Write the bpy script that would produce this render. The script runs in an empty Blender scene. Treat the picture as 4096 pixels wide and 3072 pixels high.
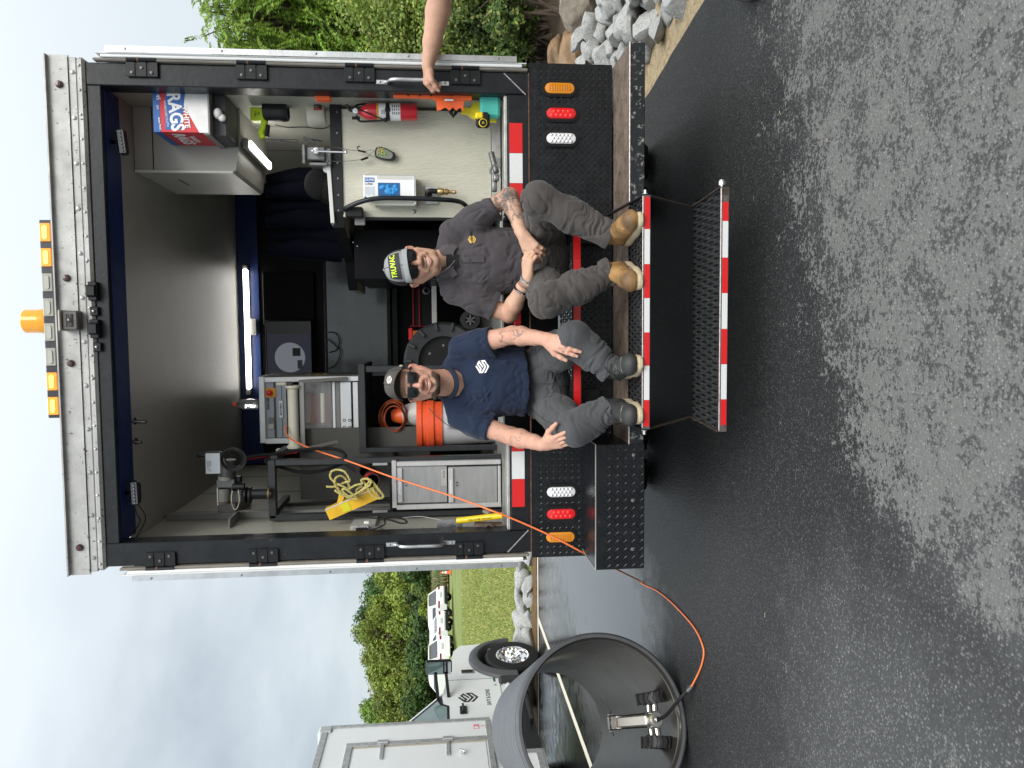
import bpy, math, random
import numpy as np
from mathutils import Vector, Matrix, geometry
sc = bpy.context.scene
COL = sc.collection
rnd = random.Random(7)
PI = math.pi
# ------------------------------------------------------------------ camera
F_PX = 3100.0
CAM = np.array([-.0767, -3.949, 1.45])
def cam_axes(yaw, pitch, roll):
    cy, sy, cp, sp = math.cos(yaw), math.sin(yaw), math.cos(pitch), math.sin(pitch)
    f = np.array([sy*cp, cy*cp, -sp]); r = np.array([cy, -sy, 0.]); u = np.cross(r, f)
    return f, r*math.cos(roll)+u*math.sin(roll), -r*math.sin(roll)+u*math.cos(roll)
CF, CR, CU = cam_axes(-.0666, .0967, -.0141)
cd = bpy.data.cameras.new('camera'); cam = bpy.data.objects.new('camera', cd); COL.objects.link(cam)
cd.sensor_fit = 'HORIZONTAL'; cd.sensor_width = 36; cd.lens = 36*F_PX/4096
cd.clip_start = .05; cd.clip_end = 2000
m = Matrix.Identity(4)
for i in range(3):
    m[i][0] = -CU[i]; m[i][1] = CR[i]; m[i][2] = -CF[i]; m[i][3] = CAM[i]
cam.matrix_world = m            # the phone was held so that world up points left in the picture
sc.camera = cam
# ------------------------------------------------------------------ sky, sun, exposure
SUN_EL, SUN_AZ = math.radians(42), math.radians(152)
w = bpy.data.worlds.new("World"); sc.world = w; w.use_nodes = True
nt = w.node_tree; nt.nodes.clear(); L = nt.links.new
def N(t, **k):
    n = nt.nodes.new(t)
    for a, b in k.items(): setattr(n, a, b)
    return n
out = N('ShaderNodeOutputWorld'); bg = N('ShaderNodeBackground'); bg.inputs[1].default_value = .1
sky = N('ShaderNodeTexSky', sky_type='NISHITA', sun_disc=False, sun_elevation=SUN_EL, sun_rotation=SUN_AZ)
tc = N('ShaderNodeTexCoord'); mp = N('ShaderNodeMapping'); mp.inputs['Scale'].default_value = (1, 1, 2.6)
L(tc.outputs['Generated'], mp.inputs[0])
n1 = N('ShaderNodeTexNoise'); n1.inputs['Scale'].default_value = 2.3; n1.inputs['Detail'].default_value = 7; n1.inputs['Roughness'].default_value = .5
n1.inputs['Distortion'].default_value = .35
L(mp.outputs[0], n1.inputs[0])
cr = N('ShaderNodeValToRGB'); cr.color_ramp.elements[0].position = .38; cr.color_ramp.elements[1].position = .62
cr.color_ramp.elements[0].color = (1.2, 1.45, 1.7, 1); cr.color_ramp.elements[1].color = (3.1, 3.35, 3.5, 1)
L(n1.outputs[0], cr.inputs[0])
# overcast deck: brighter overhead and to the right, greyer low down on the left, as in the photograph
sx = N('ShaderNodeSeparateXYZ'); L(tc.outputs['Generated'], sx.inputs[0])
ma = N('ShaderNodeMath', operation='MULTIPLY_ADD'); ma.inputs[1].default_value = .9; ma.inputs[2].default_value = 0.42
L(sx.outputs[0], ma.inputs[0])
mz = N('ShaderNodeMath', operation='MULTIPLY_ADD', use_clamp=True); mz.inputs[1].default_value = 1.5
L(sx.outputs[2], mz.inputs[0]); L(ma.outputs[0], mz.inputs[2])
mx0 = N('ShaderNodeMixRGB'); mx0.inputs[2].default_value = (3.35, 3.6, 3.72, 1)
L(mz.outputs[0], mx0.inputs[0]); L(cr.outputs[0], mx0.inputs[1])
# overcast deck: the zenith is about three times as bright as the horizon
mo = N('ShaderNodeMath', operation='MULTIPLY_ADD'); mo.inputs[1].default_value = 2.4; mo.inputs[2].default_value = 1.08
mc = N('ShaderNodeMath', operation='MAXIMUM'); mc.inputs[1].default_value = 0; L(sx.outputs[2], mc.inputs[0])
mp3 = N('ShaderNodeMath', operation='POWER'); mp3.inputs[1].default_value = 2.4; L(mc.outputs[0], mp3.inputs[0]); L(mp3.outputs[0], mo.inputs[0])
vs_ = N('ShaderNodeVectorMath', operation='SCALE'); L(mx0.outputs[0], vs_.inputs[0]); L(mo.outputs[0], vs_.inputs[3])
mx = N('ShaderNodeMixRGB'); mx.inputs[0].default_value = .9
L(sky.outputs[0], mx.inputs[1]); L(vs_.outputs[0], mx.inputs[2]); L(mx.outputs[0], bg.inputs[0]); L(bg.outputs[0], out.inputs[0])
sd = bpy.data.lights.new('sun', 'SUN'); sd.energy = 1.5; sd.angle = math.radians(40); sd.color = (1, .96, .9)
so = bpy.data.objects.new('sun', sd); COL.objects.link(so)
sdir = Vector((math.sin(SUN_AZ)*math.cos(SUN_EL), math.cos(SUN_AZ)*math.cos(SUN_EL), math.sin(SUN_EL)))
so.rotation_euler = sdir.to_track_quat('Z', 'Y').to_euler(); so.location = (0, -20, 30)
sc.view_settings.view_transform = 'Standard'; sc.view_settings.look = 'None'
sc.view_settings.gamma = 1; sc.view_settings.exposure = 1.05
try: sc.view_settings.use_curve_mapping = False
except Exception: pass
# ------------------------------------------------------------------ helpers
def at(px, py, Y=None, Z=None, X=None):
    """point of the photograph (4096 x 3072) on a real plane of the place"""
    d = CF + CR*((3072-py)-1536)/F_PX - CU*(px-2048)/F_PX
    t = ((Y-CAM[1])/d[1] if Y is not None else (Z-CAM[2])/d[2] if Z is not None else (X-CAM[0])/d[0])
    return CAM + t*d
V3 = lambda *a: np.array(a if len(a) > 1 else a[0], float)
def unit(v):
    v = np.asarray(v, float); return v/(np.linalg.norm(v)+1e-12)
def perp(a):
    a = unit(a); t = V3(0, 0, 1) if abs(a[2]) < .9 else V3(1, 0, 0)
    b = unit(np.cross(t, a)); return b, np.cross(a, b)
def rotz(a): c, s = math.cos(a), math.sin(a); return np.array([[c, -s, 0], [s, c, 0], [0, 0, 1.]])
def rotx(a): c, s = math.cos(a), math.sin(a); return np.array([[1., 0, 0], [0, c, -s], [0, s, c]])
def roty(a): c, s = math.cos(a), math.sin(a); return np.array([[c, 0, s], [0, 1., 0], [-s, 0, c]])
def spl(P, n=8, closed=False):
    P = np.asarray(P, float); k = len(P); o = []
    idx = range(k if closed else k-1)
    for i in idx:
        g = lambda j: P[j % k] if closed else P[min(max(j, 0), k-1)]
        p0, p1, p2, p3 = g(i-1), g(i), g(i+1), g(i+2)
        for t in np.linspace(0, 1, n, endpoint=False):
            o.append(.5*((2*p1)+(-p0+p2)*t+(2*p0-5*p1+4*p2-p3)*t*t+(-p0+3*p1-3*p2+p3)*t**3))
    if not closed: o.append(P[-1])
    return np.array(o)
WL = {}
class MB:
    def __init__(s): s.v = []; s.f = []; s.n = 0; s.mi = []; s.m = 0
    def add(s, v, f):
        v = np.asarray(v, float).reshape(-1, 3); s.v.append(v)
        for q in f: s.f.append([i+s.n for i in q]); s.mi.append(s.m)
        s.n += len(v); return s
    def box(s, c, d, R=None, ch=0.0):
        h = np.asarray(d, float)/2; ch = min(ch, h.min()*.8); c = np.asarray(c, float)
        if ch <= 0:
            v = np.array([[x, y, z] for x in (-1, 1) for y in (-1, 1) for z in (-1, 1)])*h
            f = [(0, 1, 3, 2), (4, 6, 7, 5), (0, 4, 5, 1), (2, 3, 7, 6), (0, 2, 6, 4), (1, 5, 7, 3)]
        else:
            v = []; ix = {}
            for a in range(3):
                for sg in np.ndindex(2, 2, 2):
                    p = [(1 if k else -1)*(h[i]-(0 if i == a else ch)) for i, k in enumerate(sg)]
                    ix[(a,)+sg] = len(v); v.append(p)
            v = np.array(v); f = []
            for a in range(3):
                b, e = (a+1) % 3, (a+2) % 3
                for sa in (0, 1):
                    q = []
                    for sb, se in ((0, 0), (1, 0), (1, 1), (0, 1)):
                        g = [0, 0, 0]; g[a] = sa; g[b] = sb; g[e] = se; q.append(ix[(a, *g)])
                    f.append(q if sa else q[::-1])
            for a in range(3):
                b, e = (a+1) % 3, (a+2) % 3
                for sb in (0, 1):
                    for se in (0, 1):
                        g0 = [0, 0, 0]; g1 = [0, 0, 0]; g0[a] = 0; g1[a] = 1
                        for g in (g0, g1): g[b] = sb; g[e] = se
                        q = [ix[(b, *g0)], ix[(b, *g1)], ix[(e, *g1)], ix[(e, *g0)]]
                        f.append(q if (sb == se) else q[::-1])
            for sg in np.ndindex(2, 2, 2):
                q = [ix[(0,)+sg], ix[(1,)+sg], ix[(2,)+sg]]
                f.append(q if sum(sg) % 2 else q[::-1])
        if R is not None: v = v@np.asarray(R).T
        return s.add(v+c, f)
    def bb(s, x0, x1, y0, y1, z0, z1, ch=0.0):
        return s.box(((x0+x1)/2, (y0+y1)/2, (z0+z1)/2), (abs(x1-x0), abs(y1-y0), abs(z1-z0)), None, ch)
    def bar(s, a, b, w_, d_, up=(0, 0, 1), ch=0.0):
        a, b = V3(a), V3(b); z = b-a; l = np.linalg.norm(z); z = z/l
        y = np.asarray(up, float); y = y-z*(y@z)
        if np.linalg.norm(y) < 1e-6: y = perp(z)[0]
        y = unit(y); x = np.cross(y, z)
        return s.box((a+b)/2, (w_, d_, l), np.array([x, y, z]).T, ch)
    def hexa(s, p):
        return s.add(p, [(0, 3, 2, 1), (4, 5, 6, 7), (0, 1, 5, 4), (1, 2, 6, 5), (2, 3, 7, 6), (3, 0, 4, 7)])
    def tube(s, P, r, n=8, caps=True, closed=False, flat=1.0, up=None):
        P = np.asarray(P, float); k = len(P); r = np.broadcast_to(np.asarray(r, float), (k,))
        T = np.roll(P, -1, 0)-np.roll(P, 1, 0)
        if not closed: T[0] = P[1]-P[0]; T[-1] = P[-1]-P[-2]
        T /= np.linalg.norm(T, axis=1)[:, None]+1e-12
        a = perp(T[0])[0] if up is None else np.asarray(up, float); v = []
        an = np.arange(n)*2*PI/n
        for i in range(k):
            a = a-T[i]*(a@T[i]); a = unit(a); b = np.cross(T[i], a)
            v.append(P[i]+r[i]*(np.cos(an)[:, None]*a+np.sin(an)[:, None]*b*flat))
        f = []
        for i in range(k if closed else k-1):
            j = (i+1) % k
            for q in range(n): f.append((i*n+q, i*n+(q+1) % n, j*n+(q+1) % n, j*n+q))
        if caps and not closed: f.append(tuple(range(n))[::-1]); f.append(tuple((k-1)*n+q for q in range(n)))
        return s.add(np.concatenate(v), f)
    def cyl(s, a, b, r0, r1=None, n=16, caps=True):
        return s.tube([a, b], [r0, r0 if r1 is None else r1], n, caps)
    def lathe(s, prof, o, ax=(0, 0, 1), n=20, ref=None):
        ax = unit(ax); a, b = perp(ax) if ref is None else (unit(ref), np.cross(ax, unit(ref)))
        an = np.arange(n)*2*PI/n; ring = np.cos(an)[:, None]*a+np.sin(an)[:, None]*b
        v = [V3(o)+ax*h+ring*max(r, 1e-5) for r, h in prof]; f = []
        for i in range(len(prof)-1):
            for q in range(n): f.append((i*n+q, i*n+(q+1) % n, (i+1)*n+(q+1) % n, (i+1)*n+q))
        return s.add(np.concatenate(v), f)
    def ell(s, c, r, R=None, nu=16, nv=10):
        r = np.broadcast_to(np.asarray(r, float), (3,)); v = []; f = []
        for j in range(nv+1):
            t = PI*j/nv
            for i in range(nu):
                p = 2*PI*i/nu; v.append((math.sin(t)*math.cos(p)*r[0], math.sin(t)*math.sin(p)*r[1], -math.cos(t)*r[2]))
        for j in range(nv):
            for i in range(nu): f.append((j*nu+i, j*nu+(i+1) % nu, (j+1)*nu+(i+1) % nu, (j+1)*nu+i))
        v = np.array(v)
        if R is not None: v = v@np.asarray(R).T
        return s.add(v+V3(c), f)
    def prism(s, poly, o, ux, uy, d):
        """polygon poly (2D) at o spanned by ux, uy, thickened by vector d"""
        o, ux, uy, d = V3(o), V3(ux), V3(uy), V3(d); P = [o+ux*x+uy*y for x, y in poly]; k = len(P)
        tr = geometry.tessellate_polygon([[Vector((x, y, 0)) for x, y in poly]])
        f = [tuple(t) for t in tr]+[tuple(i+k for i in t[::-1]) for t in tr]
        f += [(i, (i+1) % k, k+(i+1) % k, k+i) for i in range(k)]
        return s.add(np.array(P+[p+d for p in P]), f)
    def grid(s, G, closed_u=False):
        G = np.asarray(G, float); nu, nv = G.shape[:2]; f = []
        for i in range(nu if closed_u else nu-1):
            for j in range(nv-1):
                a = (i+1) % nu; f.append((i*nv+j, a*nv+j, a*nv+j+1, i*nv+j+1))
        return s.add(G.reshape(-1, 3), f)
    def build(s, name, mat, parent=None, smooth=None, origin=None, local=False, fix=True, kind=None):
        v = np.concatenate(s.v); me = bpy.data.meshes.new(name)
        if local: off = np.zeros(3)
        elif parent is not None: off = WL[parent.name]
        elif origin is not None: off = V3(origin)
        else: off = np.array([(v[:, 0].min()+v[:, 0].max())/2, (v[:, 1].min()+v[:, 1].max())/2, v[:, 2].min()])
        me.from_pydata((v-off).tolist(), [], s.f)
        for mm in (mat if isinstance(mat, (list, tuple)) else [mat]): me.materials.append(mm)
        if max(s.mi) > 0: me.polygons.foreach_set('material_index', s.mi)
        if fix:
            import bmesh
            b = bmesh.new(); b.from_mesh(me); bmesh.ops.recalc_face_normals(b, faces=b.faces); b.to_mesh(me); b.free()
        if smooth:
            me.shade_smooth(); me.set_sharp_from_angle(angle=math.radians(smooth))
        o = bpy.data.objects.new(name, me); COL.objects.link(o)
        if parent is not None: o.parent = parent; WL[o.name] = off
        else: WL[o.name] = off; o.location = off
        if kind: o['kind'] = kind
        return o
def thing(name, label, cat, loc=(0, 0, 0), rz=0, group=None):
    o = bpy.data.objects.new(name, None); COL.objects.link(o); o.location = loc; o.rotation_euler = (0, 0, rz)
    o.empty_display_size = .1
    o['label'] = label; o['category'] = cat
    if group: o['group'] = group
    WL[o.name] = np.array(loc, float); return o
def tag(o, label, cat, group=None):
    o['label'] = label; o['category'] = cat
    if group: o['group'] = group
    return o
def dup(root, loc, rz=None, label=None, scale=None):
    def cp(o, par):
        c = o.copy(); COL.objects.link(c)
        if par is not None: c.parent = par
        for ch in o.children: cp(ch, c)
        return c
    r = cp(root, None); r.location = loc
    if rz is not None: r.rotation_euler = rz if isinstance(rz, tuple) else (0, 0, rz)
    if scale is not None: r.scale = scale if isinstance(scale, tuple) else (scale,)*3
    if label: r['label'] = label
    return r
def text(s_, o, right, up, size, mat, parent, name='lettering', ext=.0006, align='CENTER', sx_=1.0, bold=0.0, shear=0):
    cu = bpy.data.curves.new(name, 'FONT'); cu.body = s_; cu.size = size; cu.extrude = ext; cu.align_x = align; cu.align_y = 'CENTER'
    cu.offset = bold; cu.shear = shear; cu.resolution_u = 3; cu.materials.append(mat)
    tmp = bpy.data.objects.new('t', cu); me_ = bpy.data.meshes.new_from_object(tmp); bpy.data.objects.remove(tmp); bpy.data.curves.remove(cu); me_.name = name
    if not me_.materials: me_.materials.append(mat)
    ob = bpy.data.objects.new(name, me_); COL.objects.link(ob)
    r = unit(right); u_ = unit(up); n_ = np.cross(r, u_)
    m_ = Matrix.Identity(4); off = WL[parent.name] if parent is not None else np.zeros(3)
    for i in range(3): m_[i][0] = r[i]*sx_; m_[i][1] = u_[i]; m_[i][2] = n_[i]; m_[i][3] = o[i]-off[i]
    if parent is not None: ob.parent = parent
    ob.matrix_local = m_
    return ob
# ------------------------------------------------------------------ materials
MC = {}
def M(name, col=(.5, .5, .5), rough=.5, metal=0., var=.0, vs=6., bump=0., bs=60., chips=None, emit=0, alpha=1, trans=0,
      spec=.5, coat=0., dirt=None, vcol=None, sheen=0, stretch=None, aniso=None):
    if name in MC: return MC[name]
    m_ = bpy.data.materials.new(name); m_.use_nodes = True; t = m_.node_tree; b = t.nodes['Principled BSDF']; l = t.links.new
    MC[name] = m_
    def nn(ty, **k):
        n = t.nodes.new(ty)
        for a, c in k.items(): setattr(n, a, c)
        return n
    b.inputs['Roughness'].default_value = rough; b.inputs['Metallic'].default_value = metal
    b.inputs['Specular IOR Level'].default_value = spec; b.inputs['Coat Weight'].default_value = coat
    b.inputs['Coat Roughness'].default_value = .08
    if sheen: b.inputs['Sheen Weight'].default_value = sheen
    b.inputs['Transmission Weight'].default_value = trans; b.inputs['Alpha'].default_value = alpha
    co = nn('ShaderNodeTexCoord').outputs['Object']
    if stretch:
        mpn = nn('ShaderNodeMapping'); mpn.inputs['Scale'].default_value = stretch; l(co, mpn.inputs[0]); co = mpn.outputs[0]
    def noise(sc_, det=5, ro=.6):
        n = nn('ShaderNodeTexNoise'); n.inputs['Scale'].default_value = sc_; n.inputs['Detail'].default_value = det
        n.inputs['Roughness'].default_value = ro; l(co, n.inputs[0]); return n.outputs[0]
    rgb = nn('ShaderNodeRGB'); rgb.outputs[0].default_value = (*col, 1); c = rgb.outputs[0]
    if vcol:
        a = nn('ShaderNodeAttribute', attribute_name=vcol); c = a.outputs['Color']
    if var:
        mr = nn('ShaderNodeMapRange'); mr.inputs[1].default_value = .3; mr.inputs[2].default_value = .7
        mr.inputs[3].default_value = 1-var; mr.inputs[4].default_value = 1+var; l(noise(vs), mr.inputs[0])
        vm = nn('ShaderNodeVectorMath', operation='SCALE'); l(c, vm.inputs[0]); l(mr.outputs[0], vm.inputs[3]); c = vm.outputs[0]
        m2 = nn('ShaderNodeMapRange'); m2.inputs[1].default_value = .3; m2.inputs[2].default_value = .7
        m2.inputs[3].default_value = max(rough-.12*min(1, var*3), 0.02); m2.inputs[4].default_value = min(rough+.12*min(1, var*3), 1)
        l(noise(vs*2.7), m2.inputs[0]); l(m2.outputs[0], b.inputs['Roughness'])
    for k in (dirt, chips):
        if k:
            dc, amt, ds = k   # colour, threshold (higher = less), scale
            r_ = nn('ShaderNodeValToRGB'); r_.color_ramp.elements[0].position = amt
            r_.color_ramp.elements[1].position = amt+(.015 if k is chips else .16)
            l(noise(ds, 8, .68 if k is chips else .6), r_.inputs[0])
            x = nn('ShaderNodeMixRGB'); x.inputs[2].default_value = (*dc, 1); l(r_.outputs[0], x.inputs[0]); l(c, x.inputs[1]); c = x.outputs[0]
    l(c, b.inputs['Base Color'])
    if bump:
        bn = nn('ShaderNodeBump'); bn.inputs['Strength'].default_value = bump; bn.inputs['Distance'].default_value = .01
        l(noise(bs, 4), bn.inputs['Height']); l(bn.outputs[0], b.inputs['Normal'])
    if emit:
        b.inputs['Emission Color'].default_value = (*col, 1); b.inputs['Emission Strength'].default_value = emit
    return m_
def nodes(mat):
    t = mat.node_tree
    def nn(ty, **k):
        n = t.nodes.new(ty)
        for a, c in k.items(): setattr(n, a, c)
        return n
    return t, nn, t.links.new, t.nodes['Principled BSDF']
# shared materials
BLK = M('black_painted_steel', (.0085, .0100, .0130), .38, .0, var=.25, vs=9, chips=((.24, .21, .17), .675, 50), bump=.08, bs=30, spec=.38)
BLKC = M('black_steel_clean', (.007, .008, .0095), .42, var=.2, vs=12, spec=.35)
PLATE = M('black_tread_plate', (.0055, .0068, .009), .34, var=.3, vs=7, chips=((.13, .07, .045), .665, 30), spec=.5)
ALU = M('aluminium', (.62, .63, .64), .36, 1., var=.14, vs=14, bump=.05, bs=90)
ALUD = M('weathered_aluminium', (.40, .40, .39), .6, .5, var=.2, vs=7, chips=((.05, .05, .045), .62, 46))
GALV = M('galvanised', (.5, .5, .5), .5, .8, var=.2, vs=20)
CHROME = M('chrome', (.85, .85, .86), .12, 1.)
RUB = M('rubber', (.011, .011, .012), .62, var=.2, vs=30, spec=.3)
BLKP = M('black_plastic', (.008, .008, .009), .42, var=.15, vs=20, spec=.35)
WHT = M('white_paint', (.82, .83, .83), .32, var=.04, vs=3, coat=.3)
WHTP = M('white_plastic', (.72, .72, .68), .4, var=.05, vs=10)
REDP = M('red_plastic', (.62, .02, .02), .35)
ORG = M('orange_plastic', (.85, .13, .03), .42, var=.08, vs=15)
PAPER = M('paper', (.78, .79, .8), .7)
INK = M('black_ink', (.01, .01, .012), .5)
WINK = M('white_ink', (.85, .85, .85), .5)
WALL = M('pale_interior_panel', (.5, .5, .44), .5, var=.06, vs=4, bump=.25, bs=120, stretch=(1, 1, .25))
def look_wall():
    pass
EMB = [(675, 635), (890, 960), (925, 900), (712, 550), (865, 300), (1140, 725), (1090, 820), (875, 485), (830, 555), (1045, 900), (955, 1060), (1035, 1065), (1215, 735), (960, 295), (1260, 285), (1540, 725), (1310, 1150), (1185, 1165), (1425, 735), (1225, 395), (1135, 395), (1345, 735), (1100, 1170), (885, 1170), (622, 715)]
EMB = [(-(y-730)/460., -(x-1080)/460.) for x, y in EMB]
# ================================================================== SETTING
def fbm(P, sc_=1.0, oct_=4, seed=0, lac=2.0, gain=.5):
    """value noise, P (n,3)"""
    P = np.asarray(P, float)*sc_; out_ = np.zeros(len(P)); a = 1.; tot = 0
    for o in range(oct_):
        q = P*(lac**o)+seed*17.3+o*5.1; i = np.floor(q).astype(np.int64); f_ = q-i; f_ = f_*f_*(3-2*f_)
        def h(x, y, z):
            n = (x*73856093) ^ (y*19349663) ^ (z*83492791) ^ (seed*2654435761+o*97)
            n = (n ^ (n >> 13))*1274126177 & 0x7fffffff
            return ((n ^ (n >> 16)) & 0xffff)/65535.
        r_ = 0
        for dx in (0, 1):
            for dy in (0, 1):
                for dz in (0, 1):
                    wgt = (f_[:, 0] if dx else 1-f_[:, 0])*(f_[:, 1] if dy else 1-f_[:, 1])*(f_[:, 2] if dz else 1-f_[:, 2])
                    r_ = r_+wgt*h(i[:, 0]+dx, i[:, 1]+dy, i[:, 2]+dz)
        out_ += a*r_; tot += a; a *= gain
    return out_/tot
def set_col(me, name, arr, domain='POINT'):
    a = me.color_attributes.new(name, 'FLOAT_COLOR', domain); arr = np.asarray(arr, float)
    if arr.shape[1] == 3: arr = np.c_[arr, np.ones(len(arr))]
    a.data.foreach_set('color', arr.ravel())
def sstep(a, b, x): t = np.clip((x-a)/(b-a), 0, 1); return t*t*(3-2*t)
# ---- pavement: one sheet, finer near the camera
xs = np.r_[np.linspace(-60, -9, 20), np.linspace(-8.6, 3, 260)]
ys = np.r_[np.linspace(-30, -3.6, 12), np.linspace(-3.5, 7.3, 240)]
ys[-1] = 7.42
XX, YY = np.meshgrid(xs, ys, indexing='ij')
def edge_r(y): return np.interp(y, [-30, -1.5, 0.1, .7, 1.25, 8], [3.4, 1.95, 1.70, 1.61, 1.53, 1.2])
wob = (fbm(np.c_[YY.ravel(), YY.ravel()*0, YY.ravel()*0], 3, 3, 5).reshape(XX.shape)-.5)*.06
XX = np.where(XX > edge_r(YY), edge_r(YY)+wob, XX)
mbp = MB(); mbp.grid(np.dstack([XX, YY, XX*0]))
def m_asphalt():
    m_ = M('asphalt', (.05, .05, .05)); t, nn, l, b = nodes(m_)
    co = nn('ShaderNodeTexCoord').outputs['Object']; at_ = nn('ShaderNodeAttribute', attribute_name='mask')
    sp = nn('ShaderNodeSeparateColor'); l(at_.outputs['Color'], sp.inputs[0])
    def noise(s_, d=6, r=.62, dis=0):
        n = nn('ShaderNodeTexNoise'); n.inputs['Scale'].default_value = s_; n.inputs['Detail'].default_value = d
        n.inputs['Roughness'].default_value = r; n.inputs['Distortion'].default_value = dis; l(co, n.inputs[0]); return n.outputs[0]
    def ma(op, a, c, cl=False):
        n = nn('ShaderNodeMath', operation=op, use_clamp=cl)
        for i, x in enumerate((a, c)):
            if isinstance(x, (int, float)): n.inputs[i].default_value = x
            else: l(x, n.inputs[i])
        return n.outputs[0]
    def mix(f_, a, c):
        n = nn('ShaderNodeMixRGB')
        for i, x in enumerate((f_, a, c)):
            if isinstance(x, (int, float)): n.inputs[i].default_value = x
            elif isinstance(x, tuple): n.inputs[i].default_value = (*x, 1)
            else: l(x, n.inputs[i])
        return n.outputs[0]
    def ramp(x, a, c):
        n = nn('ShaderNodeMapRange'); n.inputs[1].default_value = a; n.inputs[2].default_value = c; l(x, n.inputs[0]); return n.outputs[0]
    def vor(s_, feat='F1', rn=1.):
        n = nn('ShaderNodeTexVoronoi', feature=feat); n.inputs['Scale'].default_value = s_; n.inputs['Randomness'].default_value = rn
        l(co, n.inputs['Vector']); return n
    # dryness with ragged, streaky borders
    n_b = noise(7, 9, .75); n_s = noise(52, 6, .75)
    d = ma('ADD', sp.outputs[0], ma('ADD', ma('MULTIPLY', ma('SUBTRACT', n_b, .5), 2.0), ma('MULTIPLY', ma('SUBTRACT', n_s, .5), 2.3)))
    dry = ramp(d, .49, .565)
    v1 = vor(105); v2 = vor(58)
    stones = ramp(v1.outputs['Distance'], .55, .2)
    h1 = nn('ShaderNodeSeparateColor'); l(v1.outputs['Color'], h1.inputs[0])
    h2 = nn('ShaderNodeSeparateColor'); l(v2.outputs['Color'], h2.inputs[0])
    stone_v = ma('MULTIPLY', ma('POWER', h1.outputs[0], 2.2), stones)
    big = ma('MULTIPLY', ramp(h2.outputs[0], .89, .93), ramp(v2.outputs['Distance'], .34, .2))
    bigm = ma('MULTIPLY', ma('MULTIPLY', big, sp.outputs[2]), ma('SUBTRACT', 1, ma('MULTIPLY', dry, .8)))
    mid = ramp(ma('ADD', sp.outputs[2], ma('MULTIPLY', ma('SUBTRACT', noise(5, 7, .7), .5), .9)), .25, .8)
    base_wet = mix(mid, mix(stone_v, (.0135, .0135, .0142), (.085, .086, .086)), mix(stone_v, (.047, .0475, .048), (.20, .2, .196)))
    base_dry = mix(stone_v, (.122, .121, .116), (.22, .218, .21))
    c = mix(dry, base_wet, base_dry)
    c = mix(bigm, c, mix(h2.outputs[1], (.10, .10, .097), (.24, .235, .22)))
    glit = ramp(vor(150).outputs['Distance'], .09, .05)
    hb = nn('ShaderNodeSeparateColor'); l(vor(150).outputs['Color'], hb.inputs[0])
    c = mix(ma('MULTIPLY', glit, ramp(hb.outputs[0], .9, .93)), c, (.5, .5, .48))
    l(c, b.inputs['Base Color'])
    # roughness: film of water (G) smooths the surface
    r0 = ma('ADD', .62, ma('MULTIPLY', dry, .25))
    pud = ramp(ma('ADD', sp.outputs[1], ma('MULTIPLY', ma('SUBTRACT', noise(7, 5), .5), .6)), .3, .95)
    l(ma('ADD', .42, ma('MULTIPLY', pud, .55)), b.inputs['Specular IOR Level']); r1 = ma('SUBTRACT', r0, ma('MULTIPLY', pud, .56), True); l(r1, b.inputs['Roughness'])
    bn = nn('ShaderNodeBump'); bn.inputs['Distance'].default_value = .004
    l(ma('MULTIPLY', ma('SUBTRACT', 1.08, pud), .85), bn.inputs['Strength'])
    hh = ma('ADD', ma('MULTIPLY', v1.outputs['Distance'], -.7), ma('MULTIPLY', noise(260, 3), .6)); l(hh, bn.inputs['Height']); l(bn.outputs[0], b.inputs['Normal'])
    return m_
pav = mbp.build('pavement', m_asphalt(), origin=(0, 0, 0), smooth=30, fix=False); pav['kind'] = 'structure'
px_, py_ = XX.ravel(), YY.ravel()
bnd = np.interp(px_, [-1.7, -1.1, -.84, -.56, -.25, .27, .72, 1.1, 1.4, 1.8], [-3.4, -2.8, -1.62, -1.22, -.95, -.66, -.5, -.42, -.30, -.2])
dryv = sstep(.25, -.75, py_-bnd)*.56+.04
dryv = np.where(px_ < -.9, dryv*sstep(-2.2, -.9, px_), dryv)
dryv = np.clip(dryv+.25*np.exp(-(((px_+.5)/.22)**2+((py_+1.55)/.3)**2))-.12*np.exp(-(((px_-.9)/.2)**2+((py_+1.2)/.25)**2)), 0, 1)
dryv = np.where((px_ < -1.2) & (py_ < -.6), np.maximum(dryv, .14+.16*sstep(-.8, -2.2, py_)), dryv)
pudv = .95*np.exp(-(((px_+2.30)/.60)**2+((py_-2.7)/1.8)**2))+.55*sstep(1.2, 4, py_)+.34*sstep(-.3, 1.5, py_)*sstep(-1.0, -2, px_)
chunk = np.clip(sstep(.1, -.9, py_-bnd)*.75+sstep(-.3, -1.6, py_)*sstep(-.4, -1.4, px_)*.8+.05, 0, 1)
set_col(pav.data, 'mask', np.c_[dryv, np.clip(pudv, 0, 1), np.clip(chunk, 0, 1)])
# ---- painted lines
LINE = M('line_paint', (.66, .62, .5), .7, chips=((.06, .06, .06), .6, 60), var=.1, vs=12)
def sheet(name, pts, mat, z=.004, **k):
    b_ = MB(); b_.add([(x, y, z) for x, y in pts], [tuple(range(len(pts)))]); o = b_.build(name, mat, fix=False, **k); o['kind'] = 'structure'; return o
a0 = at(2155, 2212, Z=0)
sheet('edge_line', [(-40, 7.16), (1.1, 7.16), (1.1, 7.26), (-40, 7.26)], LINE)
for k, xx in enumerate((-4.36, -7.6)): sheet('bay_line', [(xx, 2.2), (xx+.1, 2.2), (xx+.1, 7.14), (xx, 7.14)], LINE)
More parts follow.
